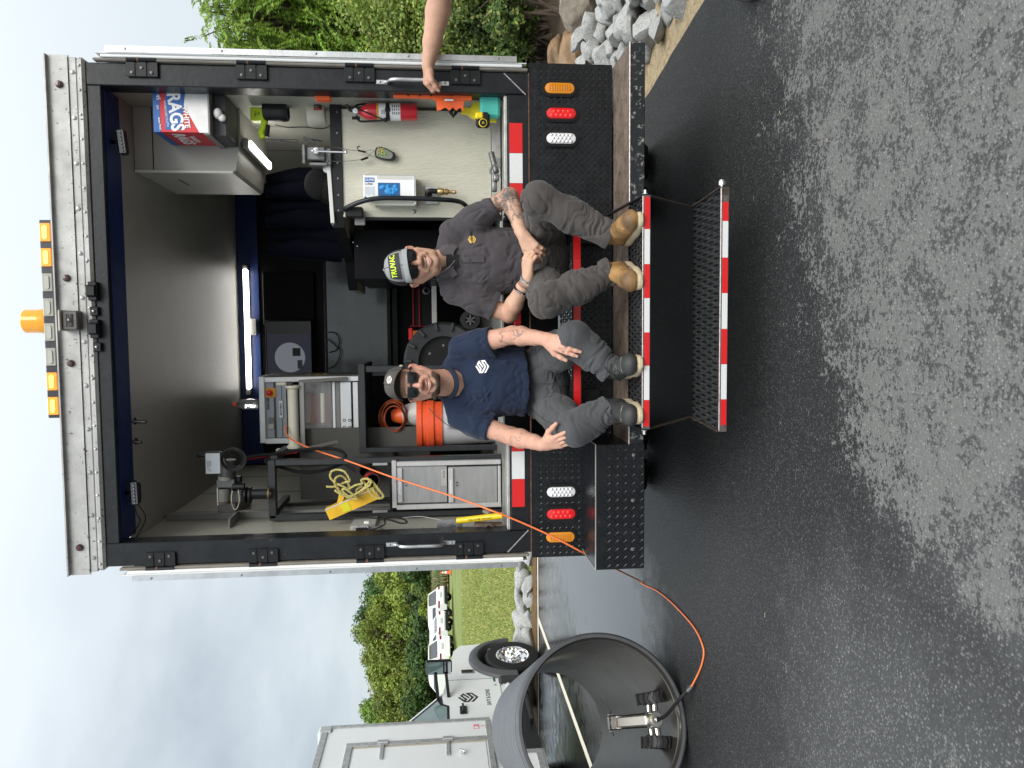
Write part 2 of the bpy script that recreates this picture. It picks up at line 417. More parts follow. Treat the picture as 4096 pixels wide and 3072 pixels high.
# ---- earth under and around the asphalt, rising as lawn to the left back
def terr(x, y):
    x = np.asarray(x, float); y = np.asarray(y, float)
    left = sstep(8.6, 60, y)*.62+sstep(60, 200, y)*3.5
    right = sstep(2.2, 7.5, x-0*y)*1.6*sstep(-14, 2, y)+sstep(7, 30, x)*2.2
    return np.maximum(left, 0)*sstep(6, -3, x)+right-.03+.0*y
gx = np.r_[np.linspace(-420, -62, 22), np.linspace(-60, 16, 200), np.linspace(17, 300, 16)]
gy = np.r_[np.linspace(-60, -12, 10), np.linspace(-11, 80, 220), np.linspace(84, 700, 22)]
GX, GY = np.meshgrid(gx, gy, indexing='ij'); GZ = terr(GX, GY)
GZ = GZ+(fbm(np.c_[GX.ravel(), GY.ravel(), GX.ravel()*0], .35, 3, 3).reshape(GX.shape)-.5)*.12*sstep(7.9, 9.5, GY)
inside = (GX < edge_r(GY)+.35) & (GY < 7.7); GZ = np.where(inside, -.05, GZ)
def m_lawn():
    m_ = M('lawn_soil', (.1, .14, .03), .85); t, nn, l, b = nodes(m_)
    co = nn('ShaderNodeTexCoord').outputs['Object']
    def noise(s_, d=5, st=None):
        n = nn('ShaderNodeTexNoise'); n.inputs['Scale'].default_value = s_; n.inputs['Detail'].default_value = d; n.inputs['Roughness'].default_value = .65
        if st:
            mp_ = nn('ShaderNodeMapping'); mp_.inputs['Scale'].default_value = st; l(co, mp_.inputs[0]); l(mp_.outputs[0], n.inputs[0])
        else: l(co, n.inputs[0])
        return n.outputs[0]
    r_ = nn('ShaderNodeValToRGB'); r_.color_ramp.elements[0].position = .3; r_.color_ramp.elements[1].position = .72
    r_.color_ramp.elements[0].color = (.09, .14, .022, 1); r_.color_ramp.elements[1].color = (.25, .24, .07, 1)
    e = r_.color_ramp.elements.new(.5); e.color = (.16, .2, .04, 1)
    mm_ = nn('ShaderNodeMath', operation='MULTIPLY_ADD'); mm_.inputs[1].default_value = .5; l(noise(5, 8, (1, .3, 1)), mm_.inputs[0])
    m2 = nn('ShaderNodeMath', operation='MULTIPLY'); m2.inputs[1].default_value = .5; l(noise(.22, 4, (1, 3, 1)), m2.inputs[0]); l(m2.outputs[0], mm_.inputs[2])
    l(mm_.outputs[0], r_.inputs[0])
    sp = nn('ShaderNodeSeparateXYZ'); l(co, sp.inputs[0])
    mr = nn('ShaderNodeMapRange'); mr.inputs[1].default_value = 1.0; mr.inputs[2].default_value = 1.6; l(sp.outputs[0], mr.inputs[0])
    soil = nn('ShaderNodeValToRGB'); soil.color_ramp.elements[0].color = (.03, .022, .014, 1); soil.color_ramp.elements[1].color = (.12, .085, .05, 1)
    l(noise(9, 8), soil.inputs[0]); x = nn('ShaderNodeMixRGB'); l(mr.outputs[0], x.inputs[0]); l(r_.outputs[0], x.inputs[1]); l(soil.outputs[0], x.inputs[2])
    l(x.outputs[0], b.inputs['Base Color']); bn = nn('ShaderNodeBump'); bn.inputs['Strength'].default_value = .8; bn.inputs['Distance'].default_value = .05
    l(noise(14, 8), bn.inputs['Height']); l(bn.outputs[0], b.inputs['Normal']); return m_
mg = MB(); mg.grid(np.dstack([GX, GY, GZ])); gnd = mg.build('ground', m_lawn(), origin=(0, 0, 0), smooth=60, fix=False); gnd['kind'] = 'structure'
# ---- sandy strip beside the asphalt (right) and below the far stones
SAND = M('sandy_soil', (.36, .28, .17), .9, var=.3, vs=22, bump=.6, bs=90, chips=((.2, .1, .04), .6, 30))
b_ = MB(); Yv = np.linspace(-4, 8, 60); Xo = edge_r(Yv); G = np.zeros((60, 6, 3))
for j, tt in enumerate(np.linspace(-.05, .45, 6)): G[:, j] = np.c_[Xo+tt, Yv, -.004+.07*max(tt, 0)+0*Yv]
b_.grid(G); o = b_.build('gravel_verge', SAND, fix=False, smooth=40); o['kind'] = 'structure'
b_ = MB(); Xv = np.linspace(-30, 1.5, 90); G = np.zeros((90, 5, 3))
for j, tt in enumerate(np.linspace(0, 1.0, 5)): G[:, j] = np.c_[Xv, 7.40+.30*tt+0*Xv, -.004+.05*tt+0*Xv]
b_.grid(G); o = b_.build('earth_strip', M('rust_mulch', (.12, .07, .025), .9, var=.35, vs=20, bump=.6, bs=60), fix=False, smooth=40); o['kind'] = 'structure'
# ---- rocks
def rock_mesh(seed, mat, cuts=15, sub=3, rough_=.06, name='rock'):
    import bmesh
    r_ = random.Random(seed); bm = bmesh.new(); bmesh.ops.create_icosphere(bm, subdivisions=sub, radius=1)
    v = np.array([x.co[:] for x in bm.verts]); pl = []
    for k in range(cuts):
        n = unit([r_.gauss(0, 1) for _ in range(3)]); pl.append((n, r_.uniform(.5, .86)))
    for it in range(2):
        for n, d in pl:
            s_ = v@n-d; v = v-np.outer(np.clip(s_, 0, None)*.93, n)
    v = v*(1+rough_*2*(fbm(v+seed, 2.6, 4, seed)-.5)[:, None]*2)
    for x, c in zip(bm.verts, v): x.co = c
    me = bpy.data.meshes.new(name); bm.to_mesh(me); bm.free(); me.materials.append(mat); me.shade_smooth(); me.set_sharp_from_angle(angle=math.radians(38)); return me
RK = M('grey_rock', (.35, .352, .34), .85, var=.3, vs=5, bump=1.0, bs=14, chips=((.48, .49, .48), .56, 16), dirt=((.19, .2, .21), .56, 3.5))
RKB = M('brown_boulder', (.20, .125, .065), .8, var=.4, vs=2.2, bump=.9, bs=6, dirt=((.30, .21, .12), .5, 1.6), chips=((.1, .075, .05), .62, 6))
RKW = M('grey_brown_boulder', (.22, .19, .15), .8, var=.35, vs=3, bump=.9, bs=7, dirt=((.14, .12, .09), .54, 2.5))
rmesh = [rock_mesh(20+i, RK) for i in range(9)]
def put_rock(me, p, s_, rot, label, group=None, name='rock', cat='rock'):
    o = bpy.data.objects.new(name, me); COL.objects.link(o); o.location = p; o.scale = s_; o.rotation_euler = rot; WL[o.name] = np.array(p)
    tag(o, label, cat, group); return o
rr = random.Random(5)
# riprap right of the lot: heaped bed between the verge and the brown boulders
cells = []
for iy, y in enumerate(np.arange(-.6, 4.6, .185)):
    x0 = float(edge_r(y))+.26
    for ix in range(9):
        x = x0+ix*.175+rr.uniform(-.05, .05)
        if x > 2.62-.10*(y-.5): continue
        cells.append((x, y+rr.uniform(-.06, .06), ix))
for x, y, ix in cells:
    s_ = rr.uniform(.078, .145); zz = .03+.036*ix+rr.uniform(-.02, .04)
    near = 'in the lowest row against the sandy strip' if ix == 0 else ('on the face of the bed right of the lot' if ix < 6 else 'in the top row below the brown boulders')
    put_rock(rr.choice(rmesh), (x, y, zz), (s_*rr.uniform(.8, 1.3), s_*rr.uniform(.85, 1.45), s_*rr.uniform(.6, .9)), (rr.uniform(-.5, .5), rr.uniform(-.5, .5), rr.uniform(0, 6)),
             'pale grey angular riprap stone, '+near, 'riprap stones right of the lot, '+near)
bb_ = [((2325, 195), 3.3, (.30, .36, .26), RKB, 'large rounded brown boulder above the grey stones, behind the bumper end'),
       ((2325, 20), 3.0, (.22, .26, .22), RKW, 'weathered grey-brown boulder at the edge of the view above the grey stones'),
       ((2240, 262), 4.3, (.34, .3, .13), RKB, 'low tan boulder half hidden behind the truck corner')]
for k, ((px, py), yy, s_, mt, lb) in enumerate(bb_):
    p = at(px, py, Y=yy); put_rock(rock_mesh(60+k, mt, 7, 4, .06, 'boulder'), (p[0], p[1], p[2]-.02), s_, (0, .2*k, .7*k+.3), lb, name='boulder', cat='boulder')
for k in range(7):
    put_rock(rock_mesh(70+k % 3, RKW if k % 2 else RKB, 7, 3, .06, 'boulder'), (3.9+.1*(k % 3), 5.6+k*.75, .40), (.36, .38, .3), (0, 0, k), 'brown boulder in the row along the foot of the shrub bank', 'boulders along the foot of the bank', name='boulder', cat='boulder')
# low rock row at the far edge of the lot
for i, x in enumerate(np.arange(-13.2, -1.6, .30)):
    for row in range(2):
        xx = x+rr.uniform(-.1, .1)+row*.2; yy = 7.72+row*.30+rr.uniform(-.05, .05); s_ = rr.uniform(.13, .20)
        put_rock(rr.choice(rmesh), (xx, yy, .08+row*.09), (s_*1.35, s_, s_*rr.uniform(.75, 1.0)), (rr.uniform(-.4, .4), rr.uniform(-.4, .4), rr.uniform(-.5, .5)),
                 'pale grey stone of the low rock edging between the lot and the lawn', 'stones edging the lawn')
# ================================================================== THE INSPECTION TRUCK
T = thing('box_truck', 'black framed rear of a white inspection truck body with both doors folded open', 'truck', (0, 1.5, 0))
def tb(x0, x1, y0, y1, z0, z1, name, mat, ch=.004, par=None, **k):
    return MB().bb(x0, x1, y0, y1, z0, z1, ch).build(name, mat, par or T, **k)
tb(-1.22, -1.105, 0, .12, .97, 3.09, 'side_post', BLK); tb(1.115, 1.22, 0, .12, .97, 3.09, 'side_post', BLK)
tb(-1.105, 1.115, .002, .032, 3.025, 3.088, 'header_beam', BLK)
tb(-1.104, -.62, .003, .12, .972, 1.076, 'rear_sill', BLK); tb(.53, 1.114, .003, .12, .972, 1.076, 'rear_sill', BLK)
tb(-.62, .53, .30, .38, .972, 1.076, 'rear_sill', BLK)
# threshold strips and weld seams at the frame corners
for x0, x1, yy in ((-1.104, -.62, .02), (.53, 1.114, .02), (-.62, .53, .30)):
    tb(x0, x1, yy, yy+.11, 1.0775, 1.094, 'threshold_plate', M('threshold_alu', (.5, .5, .47), .5, .7, var=.2, vs=20, chips=((.25, .22, .18), .63, 50)), .003)
for s, (xa, xb) in ((1, (1.216, 1.118)), (-1, (-1.216, -1.108))):
    MB().tube([(xa, -.001, 1.115-.02), (xb*.995, -.001, .985)], .0035, 5).build('weld_seam', M('weld_grey', (.3, .29, .28), .6, .3, var=.3, vs=80), T)
MB().tube([(-1.218, -.001, .9705), (1.218, -.001, .9705)], .004, 5).build('rust_seam', M('rust', (.1, .05, .03), .85, var=.5, vs=40), T)
# roof edge: three aluminium extrusions
tb(-1.235, 1.24, -.015, .1, 3.0905, 3.128, 'roof_trim', ALUD, .012); tb(-1.24, 1.24, -.006, .1, 3.129, 3.165, 'roof_rail', ALUD, .003)
b_ = MB(); b_.bb(-1.255, 1.25, -.002, .006, 3.166, 3.262); b_.bb(-1.255, 1.25, -.022, .02, 3.262, 3.269); b_.bb(-1.245, 1.24, -.012, .0, 3.1655, 3.171); b_.build('roof_fascia', ALUD, T)
for k, (x0, x1) in enumerate(((-1.252, -.4),)):
    pass
b_ = MB()
for i in range(22):
    x = -1.2+i*2.4/21; b_.ell((x, -.017, 3.113), (.0065, .004, .0065), None, 8, 5)
b_.build('rivet_row', GALV, T, kind='stuff')
SCREW = M('steel_screw', (.3, .3, .3), .4, .8)
for i in range(12):
    x = -1.17+i*2.34/11; MB().lathe([(0, .006), (.009, .005), (.011, 0)], (x, -.006, 3.147), (0, -1, 0), 10).build('screw', SCREW, T, smooth=40)
MARK = M('dark_red_lens', (.05, .008, .01), .25, coat=.6)
for p in ((234, 335), (264, 1112), (281, 1454), (316, 2192)):
    q = at(*p, Y=-.01); MB().lathe([(0, .016), (.012, .015), (.017, .008), (.018, 0)], (q[0], -.002, q[2]), (0, -1, 0), 16).build('marker_lamp', MARK, T, smooth=50)
# hinges
def hinge(px, py, side):
    c = at(px, py, Y=0); z = c[2]; xo = 1.222*side; xi = xo-side*.068
    b = MB(); b.bb(min(xi, xo), max(xi, xo), -.012, .001, z-.067, z+.067, .003)
    for dz in (-.052, 0, .052): b.bb(min(xi+side*.0, xo), max(xi, xo), -.016, -.011, z+dz-.022, z+dz+.022, .002)
    h = b.build('hinge', BLKC, T)
    MB().cyl((xo+side*.014, -.014, z-.068), (xo+side*.014, -.014, z+.068), .0135, n=12).build('hinge_pin', BLKC, h, smooth=40)
    MB().cyl((xo+side*.014, -.014, z+.012), (xo+side*.014, -.014, z+.020), .0142, n=12).build('grease_ring', M('rusty_grease', (.16, .07, .04), .8), h, smooth=40)
    for dx, dz in ((.018, -.045), (.018, .045), (.04, 0)): MB().lathe([(0, .006), (.007, .005), (.008, 0)], (xi+side*dx, -.015, z+dz), (0, -1, 0), 8).build('bolt', M('hinge_bolt', (.12, .12, .12), .4, .6), h, smooth=40)
for p in ((571, 271), (1008, 283), (1439, 289), (1861, 294)): hinge(*p, 1)
for p in ((644, 2235), (1056, 2243), (1481, 2211), (1877, 2209)): hinge(*p, -1)
# grab handles
def grab(p0, p1, hx):
    a, c = at(*p0, Y=0), at(*p1, Y=0); z1, z0 = a[2], c[2]; x = hx
    P = spl([(x, -.006, z1-.03), (x, -.012, z1-.045), (x, -.048, z1-.075), (x, -.05, (z0+z1)/2), (x, -.048, z0+.075), (x, -.012, z0+.045), (x, -.006, z0+.03)], 5)
    h = MB().tube(P, .009, 10).build('grab_handle', ALU, T, smooth=60)
    for z in (z1-.017, z0+.017): MB().bb(x-.011, x+.011, -.008, -.0005, z-.03, z+.03, .003).build('handle_foot', ALU, h)
    b = MB()
    for z in (z1-.008, z1-.03, z0+.008, z0+.03): b.lathe([(0, .005), (.005, .004), (.006, 0)], (x, -.008, z), (0, -1, 0), 8)
    b.build('bolt', SCREW, h, smooth=40)
grab((1514, 312), (1787, 312), 1.158); grab((1554, 2191), (1813, 2191), -1.155)
# folded back doors (seen on edge) along the flanks
GASK = M('door_gasket', (.22, .2, .17), .6, var=.2, vs=10)
for s, zt, zb in ((1, 3.01, 1.005), (-1, 2.985, 1.015)):
    X = lambda a: s*a
    d = MB().bb(X(1.238), X(1.253), -.03, 1.18, zb, zt, .004).build('door', WHT, T)
    MB().bb(X(1.2535), X(1.2565), -.035, 1.18, zb-.02, zt+.02).build('door_skin', WHT, d)
    MB().bb(X(1.257), X(1.284), -.045, -.04, zb+.03, zt-.03).build('edge_channel', ALU, d)
    MB().bb(X(1.2245), X(1.237), -.022, .02, zb-.03, zt+.04, .006).build('gasket', GASK, d)
    b = MB()
    for i in range(5): MB().lathe([(0, .004), (.006, .003), (.007, 0)], (X(1.272), -.045, zb+.12+i*(zt-zb-.24)/4), (0, -1, 0), 8).build('screw', SCREW, d)
# outer skin of the box body
for s in (-1, 1): tb(s*1.2, s*1.218, .13, 5.2, .98, 3.16, 'side_wall', WHT, .002)
tb(-1.2, 1.2, .11, 5.2, 3.17, 3.20, 'roof', WHT, .002); tb(-1.2, 1.2, 5.2, 5.24, .98, 3.2, 'front_wall', WHT, .002)
# interior shell
MGPN = M('joint_grey', (.22, .22, .2), .5)

for s_, x_ in ((-1, -1.1385), (1, 1.1285)):
    for y_ in (.75, 1.35, 1.95): tb(x_-.001, x_+.001, y_, y_+.02, 1.1, 3.02, 'joint_strip', MGPN, 0)

INT = M('interior_grey_panel', (.36, .36, .31), .42, var=.05, vs=3, bump=.35, bs=150)
FLR = M('worn_floor_alu', (.33, .33, .31), .5, .5, var=.3, vs=9, chips=((.12, .1, .08), .6, 40))
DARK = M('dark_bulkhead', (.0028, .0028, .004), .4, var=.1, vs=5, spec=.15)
tb(-1.16, -1.14, .121, 2.6, 1.085, 3.06, 'inner_wall', INT, 0); tb(1.13, 1.15, .121, 2.6, 1.085, 3.06, 'inner_wall', INT, 0)
tb(-1.139, 1.129, .206, 2.6, 3.03, 3.05, 'ceiling', M('ceiling_panel', (.31, .31, .29), .36, var=.05, vs=3, bump=.6, bs=110), 0)
BLUE = M('blue_valance', (.001, .019, .115), .45, var=.1, vs=5)
tb(-1.104, 1.114, .034, .205, 3.022, 3.034, 'blue_valance', BLUE, 0)
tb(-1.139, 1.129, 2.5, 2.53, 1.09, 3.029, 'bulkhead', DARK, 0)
tb(-1.13, 1.12, 2.485, 2.499, 2.865, 3.022, 'blue_wall_band', BLUE, 0)
tb(-1.139, -.62, .13, 2.5, 1.06, 1.084, 'floor', FLR, 0); tb(.53, 1.129, .13, 2.5, 1.06, 1.084, 'floor', FLR, 0); tb(-.62, .53, .38, 2.5, 1.06, 1.084, 'floor', FLR, 0)
# floor riser of the step well
tb(-.62, .53, .29, .299, .78, 1.075, 'well_riser', M('well_black', (.004, .004, .005), .6, spec=.2), 0)
for x in (-.63, .53): tb(x, x+.01, 0.0, .29, .77, .97, 'well_side', BLKC, 0)
# ---- tread plate tail panel with lamps
def lugs(o, ux, uy, w_, h_, pitch=.033, ln=.0150, wd=.0042, hh=.0026, skip=None):
    b = MB(); nx, ny = int(w_/pitch), int(h_/pitch); n = np.cross(ux, uy); o = V3(o); ux = V3(ux); uy = V3(uy)
    for i in range(nx*1):
        for j in range(ny*2):
            x = (i+.5+(.5 if j % 2 else 0))*pitch; y = (j+.5)*pitch/2
            if x > w_-.006 or (skip and skip(x, y)): continue
            a = .9 if (j % 2) else -.9
            d = ux*math.cos(a)+uy*math.sin(a); e = ux*-math.sin(a)+uy*math.cos(a); c = o+ux*x+uy*y
            b.add([c+d*ln, c+e*wd, c-d*ln, c-e*wd, c+n*hh+d*ln*.4, c+n*hh-d*ln*.4], [(0, 1, 4), (1, 2, 5, 4), (2, 3, 5), (3, 0, 4, 5)])
    return b
lampx = []
for p in ((2237, 357), (2243, 457), (2243, 557), (2243, 1965), (2243, 2053), (2240, 2145)):
    q = at(*p, Y=0); lampx.append((q[0], q[2]))
def skl(x, y):
    X_, Z_ = x-1.245, y+.545
    return any(abs(X_-a) < .045 and abs(Z_-c) < .095 for a, c in lampx) or (-.62 < X_ < .53 and Z_ > .74)
b_ = MB(); b_.bb(-1.25, -.63, 0, .006, .545, .969); b_.bb(.54, 1.27, 0, .006, .545, .969); b_.bb(-.629, .539, 0, .006, .545, .735)
TP = b_.build('tail_panel', PLATE, T)
lugs((-1.245, -.0002, .545), (1, 0, 0), (0, 0, 1), 2.51, .42, skip=skl).build('tread_pattern', PLATE, TP, kind='stuff', fix=False)
def stadium(w_, h_, n=10):
    r = w_/2; P = []
    for k in range(n+1): a = PI*k/n; P.append((r*math.cos(a), h_/2-r+r*math.sin(a)))
    for k in range(n+1): a = PI+PI*k/n; P.append((r*math.cos(a), -(h_/2-r)+r*math.sin(a)))
    return P
LR = M('red_lens', (.55, .008, .01), .15, coat=.8, emit=.12); LA = M('amber_lens', (.62, .22, .01), .15, coat=.8, emit=.05); LW = M('clear_lens', (.72, .72, .74), .12, coat=.8)
LD = {'r': M('red_led', (.75, .02, .02), .2, emit=.2), 'a': M('amber_led', (.35, .1, .005), .3), 'w': M('led_chrome', (.85, .85, .87), .1, .6)}
for (x, z), kd in zip(lampx, 'arwwra'):
    lb = {'a': 'amber', 'r': 'red', 'w': 'clear'}[kd]+' oval tail lamp'
    l_ = MB().prism(stadium(.082, .182), (x, 0, z), (1, 0, 0), (0, 0, 1), (0, -.012, 0)).build('tail_lamp', RUB, T); l_['label'] = lb
    MB().prism(stadium(.072, .170), (x, -.012, z), (1, 0, 0), (0, 0, 1), (0, -.004, 0)).build('lamp_rim', BLKP, l_)
    b = MB(); W_, H_ = .052, .150
    for k, (sc_, dy) in enumerate(((1, -.0165), (.97, -.021), (.85, -.0235))):
        pass
    P0 = stadium(W_, H_); Q = [[(x+a*s_, y_, z+c*s_) for a, c in P0] for s_, y_ in ((1, -.0161), (.97, -.021), (.8, -.0235), (.01, -.0245))]
    b.grid(np.array(Q).transpose(1, 0, 2), closed_u=True); b.build('lens', {'r': LR, 'a': LA, 'w': LW}[kd], l_, smooth=50)
    b = MB()
    if kd == 'r':
        pts = [(i*.024-.048+(.012 if j else 0), j*.02-.01) for j in (0, 1) for i in range(5 if not j else 4)]; rr_ = .0095
    elif kd == 'w': pts = [(i*.02-.05+(.01 if j == 1 else 0), (j-1)*.0155) for j in range(3) for i in range(6 if j != 1 else 5)]; rr_ = .0078
    else: pts = [(i*.0125-.05, (j-1.5)*.0085) for j in range(4) for i in range(9)]; rr_ = .0028
    for h_, w_ in pts: b.ell((x+w_, -.0235, z+h_), (rr_, .004, rr_), None, 8, 4)
    b.build('led', LD[kd], l_, smooth=60, kind='stuff')
# conspicuity tape
TR = M('red_reflective', (.62, .012, .014), .3, coat=.5, var=.08, vs=160); TW = M('white_reflective', (.66, .67, .67), .3, coat=.5, var=.08, vs=160, chips=((.5, .42, .25), .68, 30))
def tape(x0, x1, y, z0, z1, red, par=T):
    o = MB().bb(x0, x1, y-.0012, y, z0, z1).build('reflective_tape', TR if red else TW, par); return o
def xs_at(py, px, Y): return at(px, py, Y=Y)[0]
tape(xs_at(612, 2064, 0), xs_at(492, 2064, 0), .002, 1.004, 1.070, 1); tape(xs_at(732, 2064, 0), xs_at(613, 2064, 0), .002, 1.004, 1.070, 0); tape(.532, xs_at(733, 2064, 0), .002, 1.004, 1.070, 1)
tape(xs_at(2028, 2064, 0), xs_at(1917, 2064, 0), .002, 1.004, 1.070, 1); tape(xs_at(1916, 2064, 0), xs_at(1806, 2064, 0), .002, 1.004, 1.070, 0); tape(xs_at(1805, 2064, 0), -.625, .002, 1.004, 1.070, 1)
# ---- expanded metal treads
def exmesh(x0, x1, y0, y1, z, px_=.030, rows=5, name='mesh_tread', par=T):
    b = MB(); ry = (y1-y0)/rows; n = int(round((x1-x0)/px_)); px_ = (x1-x0)/n
    for j in range(rows+1):   # lozenge cells: raised strands round each opening
        for i in range(n+1):
            cx, cy = x0+(i+(.5 if j % 2 else 0))*px_, y0+j*ry; v = []
            if cx > x1+.001: continue
            for f, dz in ((1.0, .0), (.66, -.001), (.60, -.007)):
                for ax, ay, tz in ((-.5, 0, 0), (0, -1, .0045), (.5, 0, 0), (0, 1, -.0045)):
                    v.append((min(max(cx+ax*px_*f, x0), x1), min(max(cy+ay*ry*f, y0), y1), z+dz+tz*(1 if f == 1 else -.6)))
            b.add(v, [(k, (k+1) % 4, 4+(k+1) % 4, 4+k) for k in range(4)]+[(4+k, 4+(k+1) % 4, 8+(k+1) % 4, 8+k) for k in range(4)])
    return b.build(name, M('expanded_steel', (.16, .165, .17), .36, .7, var=.35, vs=25, chips=((.22, .12, .07), .66, 60)), par)
mz = .77
exmesh(-.58, .49, -.115, .285, mz, rows=6)
b_ = MB(); b_.bb(-.6, .51, -.125, -.117, .728, mz+.006); b_.bb(-.6, -.59, -.117, .29, .74, mz+.004); b_.bb(.50, .51, -.117, .29, .74, mz+.004); b_.build('step_frame', BLKC, T)
for i in range(5): tape(-.6+i*.222, -.6+(i+1)*.222-.001, -.1255, .732, .768, True)
# ---- bumper ledge, beam, left step box
RUSTL = M('rust_worn_ledge', (.15, .115, .09), .6, var=.4, vs=11, stretch=(1, 1, 1), bump=.6, bs=26, chips=((.03, .03, .032), .6, 26), spec=.3)
BEAM = M('chipped_black_beam', (.014, .016, .019), .38, var=.2, vs=5, chips=((.19, .2, .18), .565, 30), bump=.2, bs=40)
yb = -.334
BP = MB().bb(-1.2, 1.262, yb, .22, .465, .536, .004).build('bumper_beam', BEAM, T)
b_ = MB(); b_.add([(.0-.63, yb+.002, .5375), (1.26, yb+.002, .5375), (1.262, .24, .5375), (1.24, .24, .5375), (1.2, -.001, .5375), (-.63, -.001, .5375)], [(0, 1, 2, 3, 4, 5)]); b_.build('beam_ledge', RUSTL, BP, fix=False)
MB().tube([(-.63, yb, .537), (1.262, yb, .537)], .004, 6).build('worn_edge', M('worn_bright_edge', (.32, .28, .27), .45, .6, var=.3, vs=50), BP)
xa, xb = at(2382, 1778, Y=yb)[0], at(2380, 2280, Y=yb)[0]; ztb = at(2382, 1778, Y=yb)[2]
SB = MB().bb(xb, xa, yb-.004, -.002, .462, ztb, .003).build('step_box', PLATE, T)
lugs((xb, yb-.0042, .462), (1, 0, 0), (0, 0, 1), xa-xb, ztb-.462, .040, .0185, .0045, .0030).build('tread_pattern', PLATE, SB, kind='stuff', fix=False)
MB().tube([(xb, yb-.004, ztb), (xa, yb-.004, ztb)], .003, 5).build('worn_edge', M('bare_edge', (.5, .5, .46), .4, .7), SB)
MB().tube([(xb, yb-.004, ztb), (xb+.01, 0, ztb+.002)], .003, 5).build('worn_edge', MC['bare_edge'], SB)
MB().tube([(xa, yb-.004, ztb), (xa, 0, ztb+.002)], .003, 5).build('worn_edge', MC['bare_edge'], SB)
for p in ((2534, 1820), (2531, 2002), (2530, 2197)):
    q = at(*p, Y=yb-.004); MB().lathe([(0, .003), (.008, .002), (.009, 0)], (q[0], yb-.004, q[2]), (0, -1, 0), 10).build('bolt', SCREW, SB, smooth=40)
# ---- folding steps
def step(x0, x1, y0, y1, z, zf0, pyl, px, start_red, name, arms=True):
    s = exmesh(x0, x1, y0+.004, y1, z, rows=5, name=name)
    MB().bb(x0-.005, x1+.005, y0-.004, y0, zf0, z+.004, .001).build('front_flange', M('scuffed_flange', (.13, .12, .12), .45, .5, var=.3, vs=40, chips=((.3, .2, .14), .6, 60)), s)
    MB().tube([(x0, y0-.002, z+.005), (x1, y0-.002, z+.005)], .0035, 6).build('worn_edge', MC['worn_bright_edge'], s)
    b = MB(); b.bb(x0-.008, x0-.002, y0, y1, z-.035, z+.004); b.bb(x1+.002, x1+.008, y0, y1, z-.035, z+.004); b.bb(x0, x1, y1, y1+.005, z-.03, z+.003)
    b.build('tread_side', BLKC, s)
    e = [at(px, q, Y=y0)[0] for q in pyl]
    for i in range(len(e)-1):
        tape(min(e[i], e[i+1])+.0006, max(e[i], e[i+1]), y0-.0045, zf0+.003, z-.001, (i % 2 == 0) == start_red, s)
    return s
yu = -.60; zu = .540
xl, xr = at(2572, 1712, Y=yu)[0], at(2572, 785, Y=yu)[0]
US = step(xl, xr, yu, yb-.006, zu, .512, (788, 917, 1057, 1193, 1330, 1463, 1600, 1706), 2585, True, 'upper_step')
yl = at(2885, 1200, Z=.25)[1]; yl1 = at(2772, 1200, Z=.25)[1]
xl2, xr2 = at(2885, 1722, Y=yl)[0], at(2885, 752, Y=yl)[0]
LS = step(xl2, xr2, yl, yl1, .25, .222, (808, 885, 1031, 1173, 1316, 1457, 1597, 1700), 2898, True, 'lower_step')
for sx_, x0, x1 in ((1, xr, xr2), (-1, xl, xl2)):
    b = MB(); b.bar((x0+sx_*.012, yu+.03, .53), (x1+sx_*-.02, yl1+.02, .245), .005, .028, (0, 1, 0)); b.bar((x1-sx_*.02, yl1+.02, .247), (x1+sx_*.004, yl, .25), .005, .024)
    b.build('step_arm', M('rusty_flat_bar', (.07, .055, .045), .55, .4, var=.4, vs=30), LS)
    b = MB(); b.lathe([(0, .02), (.007, .019), (.008, .004), (.013, .003), (.013, 0)], (x0+sx_*.014, yu+.03, .527), (sx_, 0, 0), 8); b.build('bolt', GALV, LS, smooth=40)
q = at(2888, 738, Y=yl+.01); MB().lathe([(0, .0), (.007, 0), (.007, .012), (.016, .012), (.017, .025), (.011, .036), (0, .038)], (xr2, yl+.01, .248), (1, 0, 0), 14).build('bumper_knob', CHROME, LS, smooth=50)
MB().bb(xr2-.03, xr2+.004, yl-.0045, yl-.002, .219, .254, .001).build('end_plate', MC['rusty_flat_bar'], LS)
# support stays from the tail panel to the upper step
b_ = MB(); b_.bar((xr-.06, -.004, .69), (xr+.008, yu+.04, .535), .006, .018, (0, 0, 1)); b_.bar((xr-.055, -.012, .70), (xr-.03, -.012, .57), .05, .006, (0, 1, 0)); b_.build('step_stay', BLK, T)
b_ = MB(); b_.bar((xl+.06, -.004, .69), (xl-.008, yu+.04, .535), .006, .018, (0, 0, 1)); b_.build('step_stay', BLK, T)
MB().cyl((xr-.075, -.02, .69), (xr-.035, -.02, .69), .013, n=12).build('pivot_pin', BLKC, T, smooth=40)
# underbody and rear wheels in shade
b_ = MB(); b_.bb(-.45, -.37, -.05, 5, .62, .78); b_.bb(.37, .45, -.05, 5, .62, .78); b_.bb(-1.1, 1.1, .2, .3, .56, .66); b_.bb(-1.15, 1.15, .4, 5, .88, .97); b_.build('chassis', BLKC, T)
for s in (-1, 1):
    for x in (.78, 1.05):
        wl = MB().lathe([(.24, -.11), (.36, -.12), (.4, -.09), (.41, 0), (.4, .09), (.36, .12), (.24, .11)], (s*x, 1.3, .41), (1, 0, 0), 32).build('wheel', RUB, T, smooth=35)
        MB().lathe([(0, .0), (.1, .02), (.2, -.03), (.24, -.09), (.25, .1)], (s*x, 1.3, .41), (s, 0, 0), 24).build('rim', GALV, wl, smooth=35)
for s in (-1, 1): tb(s*.64, s*1.19, .62, .63, .3, .88, 'mud_flap', RUB, 0)
